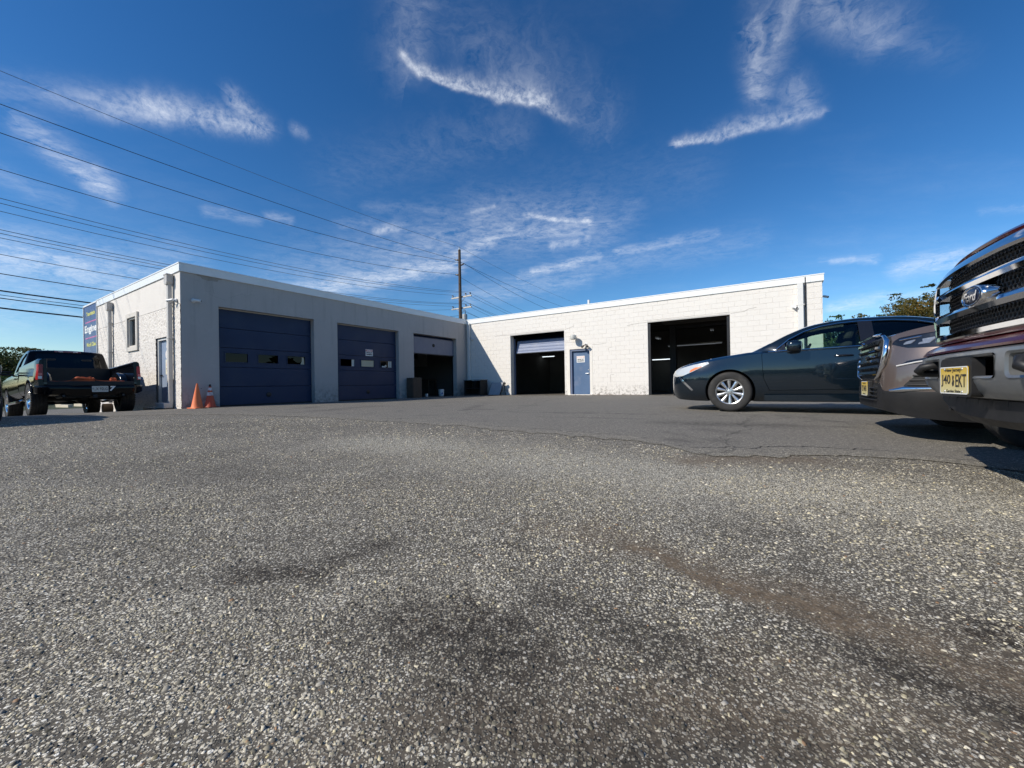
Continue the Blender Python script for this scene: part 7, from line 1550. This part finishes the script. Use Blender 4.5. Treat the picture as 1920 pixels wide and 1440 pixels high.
mb = MB(); mb.bbox(-5.9, -5.5, -.04, .04, .38, .46, .006); mb.bbox(-5.6, -5.5, -.5, .5, .40, .46, .01); link('tow_hitch', mb, DARKM, r)
mb = MB(); mb.box(-5.6, -.3, -.45, -.36, .50, .64); mb.box(-5.6, -.3, .36, .45, .50, .64); link('chassis_rail', mb, DARKM, r)
mb = MB(); mb.tube([(-4.67, -.75, .415), (-4.67, .75, .415)], .06, 10); bm = bmesh.new(); bmesh.ops.create_icosphere(bm, subdivisions=2, radius=.17); mb.bm(bm, Matrix.Translation((-4.67, 0, .415))); mb.tube([(-1.1, -.75, .415), (-1.1, .75, .415)], .055, 10); link('axle', mb, DARKM, r, sm=50)
mb = MB(); mb.bbox(-4.3, -3.3, -.62, -.2, .42, .56, .05); mb.tube([(-4.5, .25, .44), (-3.2, .25, .46)], .11, 12); link('fuel_tank', mb, BLKPL, r)
mb = MB(); mb.bbox(-3.05, -2.985, -.27, .27, 1.845, 1.892, .01); b_ = link('brake_lamp', mb, pm('dim_red_lens', (.16, .012, .012), .2, coat=1), r)
for sg in (1, -1): mb = MB(); mb.bbox(-3.054, -3.0, min(sg*.10, sg*.2), max(sg*.10, sg*.2), 1.855, 1.882, .004); link('cargo_lens', mb, WLENS, b_)
mb = MB(); mb.tube([(-2.0, -.30, 1.34)]+[(-2.05+.19*math.cos(t)*.4, .36+.19*math.sin(t), 1.22+.19*math.cos(t)) for t in np.linspace(0, 2*PI, 20)][:1]+[(-2.0, -.3, 1.3)], .001, 4)
mb = MB(); R_ = Matrix.Translation((-2.2, .38, 1.20)) @ Matrix.Rotation(PI/2-.45, 4, 'Y'); mb.lathe([(.19+.017*math.cos(t), .017*math.sin(t)) for t in np.linspace(0, 2*PI, 9)[:-1]], 24, R_, closed=True); link('steering_wheel', mb, INTER, r, sm=60)
RC = Vector((-10.97, 10.5))+Vector((NV.x, NV.y))*.12; place(r, RC+hv*Lt, HEAD, 1.10, 4.67)
RAM = r
# straps lying at the tail of its bed
ORG = pm('orange_strap', (.50, .10, .03), .7, var=.25, vscale=9)
bpy.context.view_layer.update()
def on_truck(s, y, z): return RAM.matrix_world @ Vector((-s, y, z))
o = empty('strap_coil', on_truck(5.60, .16, .81), (0, 0, HEAD), label='coiled orange tow strap lying at the tail of the black pickup bed', category='strap'); rs = random.Random(2)
for k_ in range(7):
    a0 = rs.uniform(0, 6); rr = rs.uniform(.10, .19); zz = .012+k_*.016; pts = [(rr*.55*math.cos(t+a0)+rs.uniform(-.01, .01), rr*1.1*math.sin(t+a0), zz+.014*math.sin(3*t+k_)) for t in np.linspace(0, 2*PI, 22)]
    mb = MB(); mb.tube(pts, .014, 6); link('loop', mb, ORG, o, sm=60)
o = empty('strap_coil', on_truck(5.55, -.42, .81), (0, 0, HEAD), label='small bunch of orange strap beside the right wheelhouse in the pickup bed', category='strap')
for k_ in range(5):
    a0 = rs.uniform(0, 6); rr = rs.uniform(.05, .10); pts = [(rr*.7*math.cos(t+a0), rr*math.sin(t+a0), .012+k_*.018+.02*math.sin(2*t+k_)) for t in np.linspace(0, 2*PI, 16)]; mb = MB(); mb.tube(pts, .012, 6); link('loop', mb, ORG, o, sm=60)
pts = [on_truck(5.66, y, .818+.05*math.exp(-((y-.1)/.3)**2)+.008*math.sin(y*9)) for y in np.linspace(.74, -.62, 24)]
mb = MB(); mb.tube(pts, .010, 6); link('tow_rope', mb, ORG, None, sm=60, label='thin orange rope stretched across the tail of the black pickup bed', category='rope')
